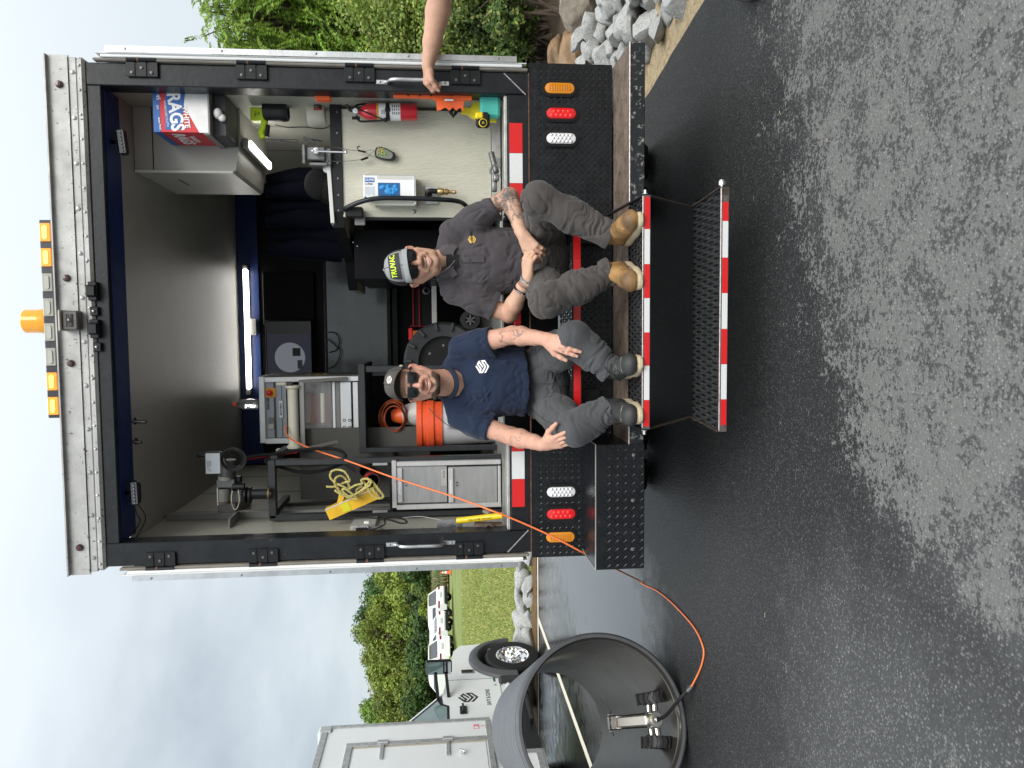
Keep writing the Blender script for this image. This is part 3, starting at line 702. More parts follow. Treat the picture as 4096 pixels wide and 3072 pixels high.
# hazard bits on the header: latch catches
for k, (pxa, pya) in enumerate(((376, 1165), (384, 1315), (378, 1245), (390, 1388))):
    q = at(pxa, pya, Y=-.01)
    if k < 2:
        b = MB(); b.bb(q[0]-.045, q[0]+.045, -.03, 0, q[2]-.02, q[2]+.022, .004); b.hexa([(q[0]-.02, -.05, q[2]-.015), (q[0]+.02, -.05, q[2]-.015), (q[0]+.03, -.03, q[2]-.018), (q[0]-.03, -.03, q[2]-.018), (q[0]-.02, -.05, q[2]+.02), (q[0]+.02, -.05, q[2]+.02), (q[0]+.03, -.03, q[2]+.024), (q[0]-.03, -.03, q[2]+.024)])
    else: b = MB(); b.bb(q[0]-.022, q[0]+.022, -.02, 0, q[2]-.02, q[2]+.018, .004)
    h = b.build('door_catch', BLKC, T); MB().lathe([(0, .008), (.006, .007), (.007, 0)], (q[0], -.03 if k < 2 else -.02, q[2]), (0, -1, 0), 8).build('bolt', SCREW, h)
# ---- roof light bar, beacon, rear camera
la, lb_ = at(228, 882, Y=.02), at(238, 1670, Y=.02)
zbar = 3.2705; x0, x1 = lb_[0], la[0]
LBR = thing('light_bar', 'slim roof light bar of amber and clear strobe modules above the rear doors', 'light bar', ((x0+x1)/2, .02, zbar))
MB().bb(x0, x1, .0, .045, zbar, zbar+.062, .004).build('bar_body', M('light_bar_black', (.02, .022, .028), .35), LBR)
AMB = M('amber_strobe', (.95, .3, .02), .2, coat=.6, emit=.3); CLR = M('clear_strobe', (.36, .36, .31), .2, coat=.7)
LEDY = M('amber_led_row', (1, .5, .1), .3, emit=1.2)
for i in range(8):
    xc = x1-(i+.5)*(x1-x0)/8; am = i in (0, 1, 6, 7); hw = (x1-x0)/16*.72
    md = MB().bb(xc-hw, xc+hw, -.012, -.0005, zbar+.008, zbar+.056, .003).build('strobe_module', AMB if am else CLR, LBR)
    MB().prism([(c*1.0, a) for a, c in stadium(.020, hw*1.5)], (xc, -.0125, zbar+.032), (1, 0, 0), (0, 0, 1), (0, -.004, 0)).build('lens', LEDY if am else M('clear_strobe_lens', (.45, .45, .40), .15, coat=.6), md)
bq = at(205, 1284, Y=.09)
BC = thing('beacon', 'ribbed amber beacon standing behind the middle of the light bar', 'beacon', (bq[0], .12, 3.2))
AB = M('amber_beacon', (.80, .34, .01), .2, coat=.6, emit=.10)
prof = []
for i in range(41):
    h = .095+.175*i/40; r = .062-.004*(h > .19)+(.0007 if i % 2 else 0)+.003*math.exp(-((i-12)/5.)**2)*-1; prof.append((r, h))
prof = [(0, .0), (.06, .0), (.062, .09)]+prof+[(.055, .274), (0, .277)]
MB().lathe(prof[:3]+[(0, .09)], (bq[0], .12, 3.2), n=28).build('beacon_base', BLKP, BC, smooth=40)
MB().lathe(prof[3:], (bq[0], .12, 3.2), n=36).build('lens', AB, BC, smooth=25)
MB().lathe([(.02, .1), (.025, .24), (0, .25)], (bq[0], .12, 3.2), n=12).build('lamp_core', M('amber_core', (.5, .2, .01), .4), BC, smooth=40)
cq = at(290, 1282, Y=-.03)
RC = thing('rear_view_camera', 'square grey rear view camera on the roof fascia under the beacon', 'camera', (cq[0], -.02, cq[2]-.04))
MB().bb(cq[0]-.046, cq[0]+.046, -.06, -.003, cq[2]-.036, cq[2]+.036, .006).build('housing', M('camera_grey', (.1, .09, .085), .5, .2, var=.2, vs=30), RC)
MB().bb(cq[0]-.05, cq[0]+.05, -.075, -.003, cq[2]+.0365, cq[2]+.046, .003).build('visor', M('camera_cream', (.5, .46, .4), .6, var=.2, vs=20), RC)
MB().bb(cq[0]-.03, cq[0]+.03, -.063, -.0605, cq[2]-.016, cq[2]+.016, .001).build('face_plate', BLKP, RC)
MB().lathe([(0, .004), (.009, .003), (.01, 0)], (cq[0], -.063, cq[2]), (0, -1, 0), 14).build('lens', M('camera_glass', (.01, .01, .012), .05, coat=1), RC, smooth=40)
b_ = MB()
for sx_ in (-1, 1):
    for i in range(3):
        for j in (0, 1): b_.ell((cq[0]+sx_*(.014+i*.006), -.063, cq[2]+(j-.5)*.008), .0022, None, 6, 4)
b_.build('infrared_led', SCREW, RC, kind='stuff')
# ================================================================== INSIDE THE TRUCK BODY
def P_(px, py, Y): return at(px, py, Y=Y)
def pb(px0, py0, px1, py1, Y, d, ch=.002, mb=None, back=True):
    """box whose near face covers the photograph's rectangle at depth Y and that runs d further in"""
    cs = np.array([at(px, py, Y=Y) for px in (px0, px1) for py in (py0, py1)]); z1 = cs[:2, 2].mean(); z0 = cs[2:, 2].mean()
    x1 = cs[[0, 2], 0].mean(); x0 = cs[[1, 3], 0].mean()
    b = mb or MB(); b.bb(min(x0, x1), max(x0, x1), Y, Y+d, min(z0, z1), max(z0, z1), ch); return b
def one(b, nm, mt, label, cat, smooth=None, group=None): return tag(b.build(nm, mt, None, smooth=smooth), label, cat, group)
def TH(nm, label, cat, px, py, Y, dz=0, group=None): q = at(px, py, Y=Y); return thing(nm, label, cat, (q[0], Y, q[2]+dz), 0, group)
STL = M('steel_grey', (.2, .2, .2), .42, .8, var=.2, vs=30)
DGP = M('dark_grey_plastic', (.045, .045, .047), .5)
MGP = M('mid_grey_plastic', (.19, .19, .185), .5)
YEL = M('hi_vis_yellow', (.55, .75, .02), .45)
YPT = M('yellow_paint', (.75, .45, .02), .5, var=.12, vs=15, chips=((.2, .1, .04), .64, 55))
LGT = M('lit_tube', (1, .97, .9), .3, emit=8.0)
# --- overhead cabinet
OC_ = thing('overhead_cabinet', 'grey overhead cabinet on the right wall beneath the truck ceiling', 'cabinet', (.95, .6, 2.47))
b_ = MB(); G = [(.79, 2.525), (.805, 2.508), (1.0, 2.48), (1.128, 2.48), (1.128, 3.028), (.79, 3.028)]
b_.prism(G, (0, .405, 0), (1, 0, 0), (0, 0, 1), (0, .665, 0)); b_.build('carcass', M('cabinet_grey', (.36, .36, .33), .4, var=.04, vs=3), OC_)
MB().bb(.786, .800, .395, .408, 2.52, 3.027, .002).build('edge_strip', M('pale_edge', (.6, .6, .56), .4), OC_)
MB().bb(.7885, .7898, .60, .78, 2.86, 2.872).build('finger_slot', BLKP, OC_)
MB().bb(.791, 1.128, .403, .4048, 2.93, 2.935).build('panel_joint', BLKP, OC_)
# --- under-cabinet lamp
UL = thing('tube_lamp', 'lit white tube lamp fixed under the overhead cabinet', 'lamp', (.93, .35, 2.42))
a_, b2 = V3(.955, .43, 2.462), V3(.945, 1.0, 2.462)
MB().bar(a_, b2, .055, .03, (0, 0, 1), .006).build('housing', MGP, UL); MB().bar(a_+(b2-a_)*.06+V3(0, 0, -.02), b2-(b2-a_)*.06+V3(0, 0, -.02), .046, .02, (0, 0, 1), .008).build('tube', LGT, UL)
# --- far ceiling lamp
CL = thing('tube_lamp', 'long lit white tube lamp across the far wall below the ceiling', 'lamp', (0, 2.45, 2.9), 0)
q0, q1 = P_(983, 1060, 2.46), P_(1000, 1555, 2.46)
MB().bar((q0[0], 2.46, 2.955), (q1[0]-.05, 2.46, 2.955), .075, .04, (0, 0, 1), .006).build('housing', MGP, CL); MB().bar((q0[0]-.035, 2.435, 2.95), (q1[0], 2.435, 2.95), .062, .03, (0, 0, 1), .008).build('tube', LGT, CL)
# --- white rags box on a steel bracket
WB = thing('rags_box', 'red white and blue WHITE RAGS box hung at the upper right of the opening', 'box', (1.03, .25, 2.56))
bx0, bx1, by0, by1, bz0, bz1 = .928, 1.126, .135, .172, 2.563, 2.826
by1 = .32
RG = M('box_red', (.60, .035, .05), .55); BG = M('box_blue', (.02, .12, .40), .5); WG = M('box_white_card', (.62, .63, .64), .55); TEA = M('towel_white', (.8, .8, .8), .9)
bx0_ = .775-.0; 
MB().bb(bx0, bx1, .115, .39, bz0+.0, bz1, .002).build('carton', RG, WB)
yf = .1145
MB().prism([(bx0, bz1-.032), (bx0, bz1), (bx1, bz1), (bx1, bz1-.032)], (0, yf, 0), (1, 0, 0), (0, 0, 1), (0, -.0006, 0)).build('blue_band', BG, WB)
MB().prism([(bx0+.0, bz0+.045), (bx0, bz0), (bx1, bz0), (bx1, bz1-.11)], (0, yf, 0), (1, 0, 0), (0, 0, 1), (0, -.0008, 0)).build('dispenser_plate', M('brushed_plate', (.6, .6, .6), .45, .5, var=.1, vs=12), WB)
MB().bb(bx0-.0009, bx0-.0001, .116, .389, bz1-.034, bz1-.001).build('side_blue_band', BG, WB)
MB().prism([(bx0+.012, bz1-.055), (bx0+.012, bz1-.13), (bx1-.01, bz1-.155), (bx1-.01, bz1-.06)], (0, yf-.0009, 0), (1, 0, 0), (0, 0, 1), (0, -.0004, 0)).build('logo_shadow', BG, WB)
UD = ((-1, -.10, 0), (0, 0, -1))
RG_ = lambda s_, x, z, sz, **k: text(s_, (x, yf-.0016, z), (-1, 0, -.10), (.10, 0, -1), sz, WINK, WB, **k)
RG_('RAGS', (bx0+bx1)/2, bz1-.105, .088, bold=.0026, sx_=.86)
RG_('WHITE', (bx0+bx1)/2-.025, bz1-.157, .034, bold=.001)
RG_('WORKS LIKE CLOTH', (bx0+bx1)/2-.01, bz1-.062, .0135)
RG_('200', bx0+.12, bz1-.022, .014); RG_('Extra Thick', bx0+.04, bz1-.030, .013, bold=.0003); RG_('45', bx1-.03, bz1-.026, .026, bold=.0006)
text('RAGS', (bx0-.0014, .25, bz1-.10), (0, 1, 0), (0, 0, -1), .085, WINK, WB, bold=.0025); text('WHITE', (bx0-.0014, .25, bz1-.155), (0, 1, 0), (0, 0, -1), .04, WINK, WB)
BRK = MB(); BRK.bb(bx0-.012, bx1, .10, .40, bz0-.010, bz0-.002); BRK.bb(bx0-.012, bx0-.004, .10, .40, bz0-.002, bz0+.02); BRK.build('dispenser_tray', MGP, WB)
MB().bb(bx0-.004, bx1, .16, .40, bz0-.075, bz0-.011, .003).build('tray_support', DGP, WB)
b_ = MB(); b_.ell((1.03, .14, bz0-.040), (.028, .02, .022), rotx(.3), 12, 8); b_.ell((1.01, .142, bz0-.058), (.02, .014, .02), roty(.5), 10, 6); b_.build('towel_tuft', TEA, WB, smooth=60)
# --- LED work lights below the valance
def worklight(pxc, pyc, tilt, label):
    q = P_(pxc, pyc, .10); t = thing('work_light', label, 'work light', (q[0], .1, q[2]), 0, 'LED work lights under the roof edge')
    R = roty(tilt); MB().box(q, (.125, .04, .042), R, .012).build('housing', BLKP, t)
    b = MB(); b.box(q+R@V3(0, -.0215, 0), (.112, .003, .030), R, .006); le = b.build('lens', M('worklight_lens', (.12, .12, .13), .15, coat=.8), t)
    for i in range(6): b = MB(); b.lathe([(0, .002), (.0075, .006), (.009, 0)], q+R@V3(-.044+i*.0176, -.0235, 0), (0, -1, 0), 10); b.build('led', M('led_reflector', (.3, .3, .32), .2, .6), le, smooth=40)
    b = MB()
    for i in range(9): b.box(q+R@V3(-.05+i*.0125, .0, .026), (.003, .04, .012), R)
    b.build('heat_fin', BLKP, t, kind='stuff')
    b = MB(); b.bar(q+V3(0, 0, .025), q+V3(0, 0, .05), .02, .02); b.bb(q[0]-.04, q[0]+.04, .085, .12, 2.955, 2.971, .002); b.bar(q+V3(0, 0, .05), (q[0], .1, 2.958), .016, .02); b.build('bracket', BLKP, t); return q
worklight(492, 570, -.10, 'black LED work light hanging left of the rags box under the blue roof edge')
qw = worklight(543, 1970, -.03, 'black LED work light hanging at the left end of the blue roof edge')
b_ = MB(); b_.tube(spl([qw+V3(.0, .0, .02), P_(545, 2050, .1), P_(560, 2085, .12), P_(535, 2130, .14)], 6), .0028, 6); b_.tube(spl([qw+V3(-.05, 0, 0), P_(575, 2050, .1), P_(580, 2085, .12), P_(545, 2150, .14)], 6), .0028, 6)
one(b_, 'cable', RUB, 'pair of thin black cables drooping from the left work light', 'cable', 60)
for px, py, l_, lb in ((500, 1685, 84, 'longer of the two small black stub aerials under the blue roof edge'), (500, 1766, 66, 'shorter of the two small black stub aerials under the blue roof edge')):
    t = TH('aerial', lb, 'aerial', px, py, .11); a = P_(px, py, .11)
    MB().lathe([(0, .0), (.018, .0), (.018, .006), (.006, .012)], (a[0], .11, 2.971), (0, 0, -1), 14).build('base', BLKP, t, smooth=40)
    c = P_(px+l_, py+3, .09); m1 = P_(px+l_*.35, py+1, .10); MB().tube([(a[0], .11, 2.96), m1], .0045, 8).build('neck', BLKP, t); MB().cyl(m1, c, .0085, n=12).build('stub', BLKP, t, smooth=40)
# --- wall trunking, right wall
b_ = pb(935, 436, 1322, 487, 1.0, .03); one(b_, 'cable_trunking', MGP, 'grey cable trunking running down the right wall behind the yellow gun', 'trunking')
# --- yellow/black barcode-style heat gun
SG = TH('spot_gun', 'fluorescent yellow and black handheld gun hanging on the right wall', 'tool', 1150, 450, .35)
Y = .35; a, c = P_(1055, 446, Y), P_(1148, 446, Y)
MB().lathe([(0, 0), (.048, 0), (.052, .01), (.052, .09), (.055, .1), (.05, .125), (.042, .128), (.04, .1), (0, .098)], (a[0], Y, a[2]), c-a, 24).build('barrel', BLKP, SG, smooth=40)
pb(1057, 394, 1105, 412, Y-.02, .05, .004).build('top_cover', BLKP, SG)
YB = pb(1000, 428, 1056, 482, Y-.03, .06, .006).build('body', YEL, SG)
q = P_(1022, 455, Y-.031); text('PRO', q, (1, 0, 0), (0, 0, 1), .014, INK, YB); q = P_(1035, 455, Y-.031); text('MI', q, (1, 0, 0), (0, 0, 1), .014, INK, YB)
b_ = MB(); b_.tube(spl([P_(1058, 480, Y), P_(1056, 505, Y), P_(1046, 530, Y), P_(1055, 552, Y)], 5), [.018]*16, 10); b_.build('grip', YEL, SG, smooth=60)
MB().tube(spl([P_(1072, 500, Y-.008), P_(1070, 520, Y-.008), P_(1066, 548, Y-.008)], 5), .012, 8).build('grip_pad', BLKP, SG, smooth=60)
one(MB().tube(spl([P_(1100, 498, Y), P_(1150, 510, Y), P_(1215, 508, Y), P_(1290, 515, Y), P_(1320, 500, Y)], 6), .0022, 6), 'cable', RUB, 'thin black lead running from the yellow gun down to the white device', 'cable', 60)
one(MB().tube(spl([P_(1060, 557, Y), P_(1095, 560, Y), P_(1180, 558, Y), P_(1190, 562, Y), P_(1182, 570, Y), P_(1120, 563, Y)], 5), .0035, 6), 'wire_hook', STL, 'long dark wire hook hanging below the yellow gun', 'hook', 60)
# --- white round device with grey grip and orange bracket
RD = TH('round_device', 'cream drum-shaped device with grey pistol grip under an orange bracket', 'device', 1306, 460, .38)
Y = .38; a, c = P_(1232, 462, Y), P_(1302, 460, Y)
MB().lathe([(0, 0), (.056, .0), (.062, .008), (.064, .08), (.058, .092), (0, .092)], a, c-a, 28).build('drum', M('cream_shell', (.55, .54, .46), .45, var=.05, vs=20), RD, smooth=40)
MB().tube(spl([P_(1272, 392, Y-.06), P_(1270, 415, Y-.065), P_(1272, 440, Y-.062)], 5), [.020]*11, 12).build('grip', DGP, RD, smooth=60)
MB().cyl(P_(1271, 437, Y-.06), P_(1271, 441, Y-.06), .023, n=16).build('red_ring', REDP, RD, smooth=40)
OB_ = pb(1258, 371, 1322, 397, .10, .06, .006); one(OB_, 'orange_bracket', ORG, 'short orange bracket at the right end of the counter edge', 'bracket')
# --- counter with pale end panel
DK = thing('workbench', 'workbench with black edged top and pale ribbed end panel inside the right door', 'workbench', (.85, .6, 1.085))
zt = P_(1345, 600, .30)[2]; E_ = [(1.128, .295), (.575, .295), (.50, .34), (.47, .45), (.44, .62), (.36, .85), (.2, 1.02), (.2, 1.6), (1.128, 1.6)]
MB().prism(E_, (0, 0, zt-.022), (1, 0, 0), (0, 1, 0), (0, 0, .044)).build('top', M('laminate_underside', (.4, .38, .31), .5), DK)
E2 = [(x, y) for x, y in E_]; b_ = MB()
for i in range(6):
    (x0, y0), (x1, y1) = E2[i], E2[i+1]; d = unit(V3(x1-x0, y1-y0, 0)); n_ = V3(-d[1], d[0], 0)*-1
    b_.bar((x0, y0, zt), (x1+d[0]*.004, y1+d[1]*.004, zt), .010, .058, (0, 0, 1))
EDG = b_.build('edge_band', BLKC, DK)
for px, py in ((1348, 448), (1348, 532), (1350, 652), (1352, 714), (1354, 780), (1354, 842)):
    q = P_(px, py, .289); MB().lathe([(0, .003), (.004, .003), (.006, 0)], q, (0, -1, 0), 8).build('rivet', SCREW, EDG)
for px, py in ((1386, 925), (1397, 950), (1413, 970), (1375, 905), (1430, 985)):
    q = P_(px, py, .5); MB().ell((q[0], .5, q[2]), .004, None, 6, 4).build('rivet', SCREW, EDG)
zb = 1.09; pn = M('ribbed_beige_panel', (.53, .52, .43), .6, var=.06, vs=8, bump=.7, bs=70, stretch=(1.6, 1, .25), chips=((.1, .1, .09), .735, 24))
MB().bb(.545, 1.11, .30, .318, zb+.05, zt-.03, .002).build('end_panel', pn, DK)
MB().bb(.53, .543, .296, .33, zb+.02, zt-.10, .001).build('brush_strip', RUB, DK); MB().bb(.50, .56, .285, .294, zt-.145, zt-.09, .004).build('grey_hinge', MGP, DK)
MB().bb(.545, 1.128, .285, .299, zb, zb+.048, .002).build('kick_rail', MC['threshold_alu'], DK)
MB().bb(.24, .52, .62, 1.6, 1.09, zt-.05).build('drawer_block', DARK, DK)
qq = P_(1657, 846, .299); MB().lathe([(0, .004), (.008, .003), (.011, 0)], qq, (0, -1, 0), 12).build('bolt', SCREW, DK, smooth=40)
# --- vise
VS = TH('bench_vise', 'grey steel bench vise with chrome handle on the counter edge', 'vise', 1330, 620, .27)
b_ = MB(); pb(1222, 585, 1300, 640, .24, .12, .006, b_); pb(1207, 575, 1222, 655, .22, .03, .005, b_); pb(1300, 592, 1324, 660, .26, .10, .004, b_); pb(1235, 648, 1310, 662, .25, .08, .004, b_); b_.build('body', STL, VS)
a = P_(1266, 605, .215); MB().lathe([(0, .02), (.016, .018), (.019, .008), (.019, 0)], a, (0, -1, 0), 18).build('screw_head', CHROME, VS, smooth=40)
b_ = MB(); b_.cyl(P_(1250, 604, .2), P_(1385, 609, .2), .0055, n=10); b_.ell(P_(1384, 609, .2), .009, None, 10, 8); b_.ell(P_(1251, 604, .2), .008, None, 10, 8); b_.build('handle', CHROME, VS, smooth=50)
# --- pliers on the wall
b_ = MB(); b_.tube(spl([P_(1212, 552, .34), P_(1225, 560, .34), P_(1250, 558, .34), P_(1290, 566, .34)], 4), .005, 6); b_.tube(spl([P_(1215, 548, .34), P_(1235, 556, .34), P_(1255, 566, .34), P_(1262, 572, .34)], 4), .005, 6)
one(b_, 'pliers', STL, 'worn locking pliers hanging on the wall above the vise', 'pliers', 60)
# --- remote on a steel wire
RM = TH('remote_control', 'small black remote with round green and yellow buttons hanging on wire', 'remote', 1582, 615, .27)
c0 = P_(1540, 614, .27); ps = lambda px, py: at(px, py, Y=.27)
out_ = [(1500, 600), (1505, 590), (1520, 586), (1545, 593), (1562, 602), (1580, 612), (1583, 625), (1575, 640), (1555, 641), (1525, 636), (1502, 628), (1498, 614)]
b_ = MB(); P2 = [(ps(*p)[0], ps(*p)[2]) for p in out_]; b_.prism(P2, (0, .27, 0), (1, 0, 0), (0, 0, 1), (0, .022, 0)); b_.build('shell', BLKP, RM)
b_ = MB(); cx, cz = np.mean([p[0] for p in P2]), np.mean([p[1] for p in P2]); b_.prism([(cx+(x-cx)*.8, cz+(z-cz)*.8+.003) for x, z in P2], (0, .2695, 0), (1, 0, 0), (0, 0, 1), (0, -.003, 0)); b_.build('face', MGP, RM)
for i, (px, py) in enumerate(((1517, 595), (1531, 598), (1514, 607), (1529, 610), (1543, 608), (1515, 620), (1529, 623), (1543, 619))):
    q = at(px, py, Y=.265); MB().lathe([(.0068, 0), (.0068, .0015), (0, .0015)], (q[0], .2664, q[2]), (0, -1, 0), 10).build('button_ring', M('button_green', (.25, .5, .08), .5) if i > 3 else M('button_yellow', (.6, .55, .05), .5), RM); MB().lathe([(.004, 0), (.004, .001), (0, .001)], (q[0], .2648, q[2]), (0, -1, 0), 8).build('button', BLKP, RM)
b_ = MB(); W = lambda L_, n=6: b_.tube(spl([at(px, py, Y=y) for px, py, y in L_], n), .0016, 5)
W([(1272, 610, .2), (1280, 590, .2), (1300, 586, .22), (1345, 590, .27), (1400, 600, .27), (1440, 604, .27)]); W([(1270, 612, .2), (1285, 640, .22), (1320, 645, .26), (1380, 645, .27), (1445, 638, .27), (1470, 630, .27)]); W([(1462, 606, .27), (1480, 600, .27), (1497, 600, .27)]); W([(1470, 630, .27), (1485, 612, .27), (1500, 603, .27)]); W([(1462, 608, .27), (1480, 622, .27), (1500, 626, .27)])
one(b_, 'wire_lanyard', M('thin_steel_wire', (.22, .22, .2), .4, .7), 'thin steel wire lanyard looped from the vise down to the remote', 'lanyard', 60)
b_ = MB(); b_.tube([P_(1432, 602, .268), P_(1462, 608, .268)], .005, 6); b_.tube(spl([P_(1434, 602, .268), P_(1430, 588, .268), P_(1440, 586, .268)], 4), .003, 6); b_.tube([P_(1444, 640, .268), P_(1472, 630, .268)], .006, 6)
one(b_, 'clip', BLKP, 'small black clips on the wire lanyard above the remote', 'clip', 60)
# --- glove box in holder
GB = TH('glove_box', 'white ULINE glove box with blue gloves showing, on the pale panel', 'box', 1662, 760, .18)
pb(1453, 700, 1660, 792, .20, .085, .002).build('carton', PAPER, GB)
pb(1456, 696, 1662, 700, .195, .09, .001).build('holder_side', WALL, GB); pb(1655, 700, 1664, 818, .19, .105, .001).build('holder_bottom', ALU, GB); pb(1500, 793, 1664, 822, .21, .08, .002).build('holder_wing', WALL, GB)
b_ = MB(); pb(1508, 697, 1655, 717, .1985, .0012, 0, b_); b_.build('flap', M('card_grey', (.55, .55, .52), .6), GB)
q = P_(1556, 757, .1995)
BLG = M('nitrile_blue', (.02, .25, .62), .5, var=.3, vs=40)
pb(1512, 731, 1600, 783, .1988, .0008, 0).build('opening', M('opening_dark_blue', (.01, .1, .28), .5), GB)
b_ = MB(); g = np.random.RandomState(2)
for i in range(14): b_.ell((q[0]+g.uniform(-.021, .021), .199, q[2]+g.uniform(-.040, .040)), (.014, .004, .011), roty(g.rand()*3), 8, 6)
b_.build('glove', BLG, GB, smooth=60)
pb(1459, 710, 1497, 728, .1985, .0008, 0).build('logo_patch', BG, GB); q = P_(1478, 719, .1980); text('ULINE', q, (0, 0, -1), (1, 0, 0), .0165, WINK, GB, bold=.0003); q = P_(1474, 736, .1980); text('S-17904', q, (0, 0, -1), (1, 0, 0), .012, INK, GB)
for k in range(7): q = P_(1478+k*0+0, 750, .1992); pb(1490+0, 0, 0, 0, .2, 0) if False else None
for k in range(9): pb(1460+k*4.6, 746, 1461.4+k*4.6, 785-(k*7 % 9), .1993, .0005, 0).build('print_line', M('grey_print', (.3, .35, .5), .6), GB)
pb(1458, 786, 1466, 791, .1993, .0005, 0).build('logo_patch', BG, GB); q = P_(1470, 795, .1993)
# --- air nozzle and hose
AN = TH('blow_gun', 'black and brass air nozzle hanging on a steel plate left of the glove box', 'tool', 1800, 770, .25)
pb(1702, 746, 1752, 816, .285, .012, .002).build('plate', ALU, AN); MB().tube(spl([P_(1722, 775, .25), P_(1710, 785, .24), P_(1715, 765, .23), P_(1750, 766, .23)], 5), [.014]*16, 10).build('grip', BLKP, AN, smooth=60)
a = P_(1750, 766, .23); d = unit(P_(1800, 768, .23)-a); MB().lathe([(.013, 0), (.018, .01), (.018, .03), (.013, .034), (.016, .038), (.016, .056), (.009, .06), (.009, .085), (.011, .09), (.006, .1), (0, .1)], a, d, 14).build('brass_nozzle', M('brass', (.42, .3, .13), .4, .9), AN, smooth=35)
# --- fire extinguisher
FE = TH('fire_extinguisher', 'red dry powder fire extinguisher strapped to the right end of the pale panel', 'extinguisher', 1668, 446, .22)
Y = .22; a, c = P_(1668, 449, Y), P_(1440, 447, Y); d = unit(c-a); hh = np.linalg.norm(c-a)
FR = M('extinguisher_red', (.60, .02, .035), .3, coat=.4)
MB().lathe([(0, .002), (.040, 0), (.043, .006), (.043, hh-.055), (.038, hh-.028), (.022, hh-.006), (.015, hh), (.015, hh+.012)], a, d, 28).build('cylinder', FR, FE, smooth=40)
lab = MB(); lab.lathe([(.0434, .085), (.0434, .205)], a, d, 28); lab.build('label_wrap', PAPER, FE, smooth=40)
lab = MB(); lab.lathe([(.0437, .196), (.0437, .206)], a, d, 28); lab.build('yellow_band', M('label_yellow', (.75, .6, .05), .5), FE, smooth=40)
MB().lathe([(.0455, .140), (.0455, .160)], a, d, 28).build('strap', BLKP, FE, smooth=40); q = a+d*.15+V3(0, -.046, 0); MB().box(q, (.022, .006, .026), None, .002).build('buckle', BLKP, FE)
text('INSTRUCTIONS', a+d*.201+V3(0, -.0442, 0), (1, 0, 0), (0, 0, 1), .0085, REDP, FE)
for i in range(4):
    for j in range(3): q = a+d*(.092+i*.011)+V3(-.018+.018*j, -.0440, 0); MB().box(q, (.012, .0008, .0035), None).build('print_line', INK, FE)
for i in range(3): q = a+d*(.180-i*.007)+V3(-.012, -.0440, 0); MB().box(q, (.022, .0008, .002), None).build('print_line', INK, FE)
v = a+d*(hh+.012); b_ = MB(); b_.box(v+V3(0, 0, .008), (.035, .03, .025), None, .004); vv = b_.build('valve', ALU, FE)
MB().lathe([(.015, 0), (.015, .008), (0, .009)], v+V3(0, -.016, .01), (0, -1, 0), 16).build('gauge', CHROME, FE, smooth=40); MB().lathe([(.0115, 0), (.0, .001)], v+V3(0, -.0255, .01), (0, -1, 0), 16).build('gauge_face', PAPER, FE)
b_ = MB(); b_.tube(spl([v+V3(.0, 0, .02), v+V3(.01, -.005, .045), v+V3(.035, -.01, .055)], 4), .006, 6); b_.tube(spl([v+V3(.0, 0, .014), v+V3(.03, -.01, .005), v+V3(.038, -.01, -.05)], 4), .0055, 6); b_.build('lever', BLKP, FE, smooth=60)
b_ = MB(); b_.tube(spl([v+V3(-.02, 0, .005), v+V3(-.05, -.01, -.01), v+V3(-.052, -.02, -.07), v+V3(-.05, -.035, -.14)], 6), .0055, 8); b_.tube(spl([v+V3(.01, -.02, 0), v+V3(-.02, -.045, -.06), v+V3(-.052, -.05, -.14)], 6), .0035, 8); b_.ell(v+V3(-.052, -.048, -.145), (.012, .01, .012), None, 12, 8); b_.cyl(v+V3(-.035, -.01, -.012), v+V3(-.035, -.01, .028), .008, n=10); b_.build('hose', RUB, FE, smooth=60)
# --- orange wall bracket, spray bottle, cup, tape measure
OB2 = TH('orange_rack', 'long bright orange perforated tool rack on the right door jamb', 'rack', 1880, 400, .05)
b_ = pb(1573, 370, 1812, 392, .05, .02, .003); pb(1735, 392, 1855, 402, .05, .02, .003, b_)
P2 = [(1745, 402), (1855, 402), (1853, 442), (1840, 430), (1825, 441), (1812, 428), (1798, 441), (1782, 428), (1760, 440), (1747, 441)]
b_.prism([(at(px, py, Y=.05)[0], at(px, py, Y=.05)[2]) for px, py in P2], (0, .05, 0), (1, 0, 0), (0, 0, 1), (0, .012, 0)); pb(1812, 376, 1888, 400, .045, .018, .003, b_); b_.build('rack_body', ORG, OB2)
for px in (1633, 1680, 1725): q = P_(px, 382, .0495); MB().lathe([(.005, 0), (0, .0005)], q, (0, -1, 0), 8).build('hole', BLKP, OB2)
pb(1778, 396, 1814, 404, .042, .001, 0).build('label_patch', PAPER, OB2)
YB2 = TH('spray_bottle', 'bright yellow flat bottle with black nozzle lying under the orange rack', 'bottle', 1980, 450, .24)
P2 = [(1835, 424), (1845, 415), (1885, 432), (1905, 412), (1935, 407), (1985, 412), (1985, 484), (1920, 484), (1890, 475), (1868, 456), (1840, 450)]
P2 = [(1845, 428), (1880, 432), (1895, 412), (1915, 407), (1985, 412), (1985, 486), (1915, 483), (1890, 470), (1870, 455), (1845, 452)]
MB().prism([(at(px, py, Y=.12)[0], at(px, py, Y=.12)[2]) for px, py in P2], (0, .12, 0), (1, 0, 0), (0, 0, 1), (0, .03, 0)).build('bottle_body', M('bottle_yellow', (.75, .62, .01), .4), YB2)
MB().tube([P_(1845, 441, .13), P_(1828, 441, .13), P_(1812, 468, .13), P_(1803, 444, .13)], [.012, .012, .006, .014], 10).build('nozzle', BLKP, YB2, smooth=50)
TC = pb(1920, 372, 2001, 468, .06, .05, .012); one(TC, 'teal_tub', M('teal_plastic', (.06, .42, .36), .5), 'teal plastic tub standing on the sill at the foot of the right jamb', 'tub')
TM = TH('tape_measure', 'yellow and black tape measure clipped in front of the teal tub', 'tape measure', 1960, 480, .14)
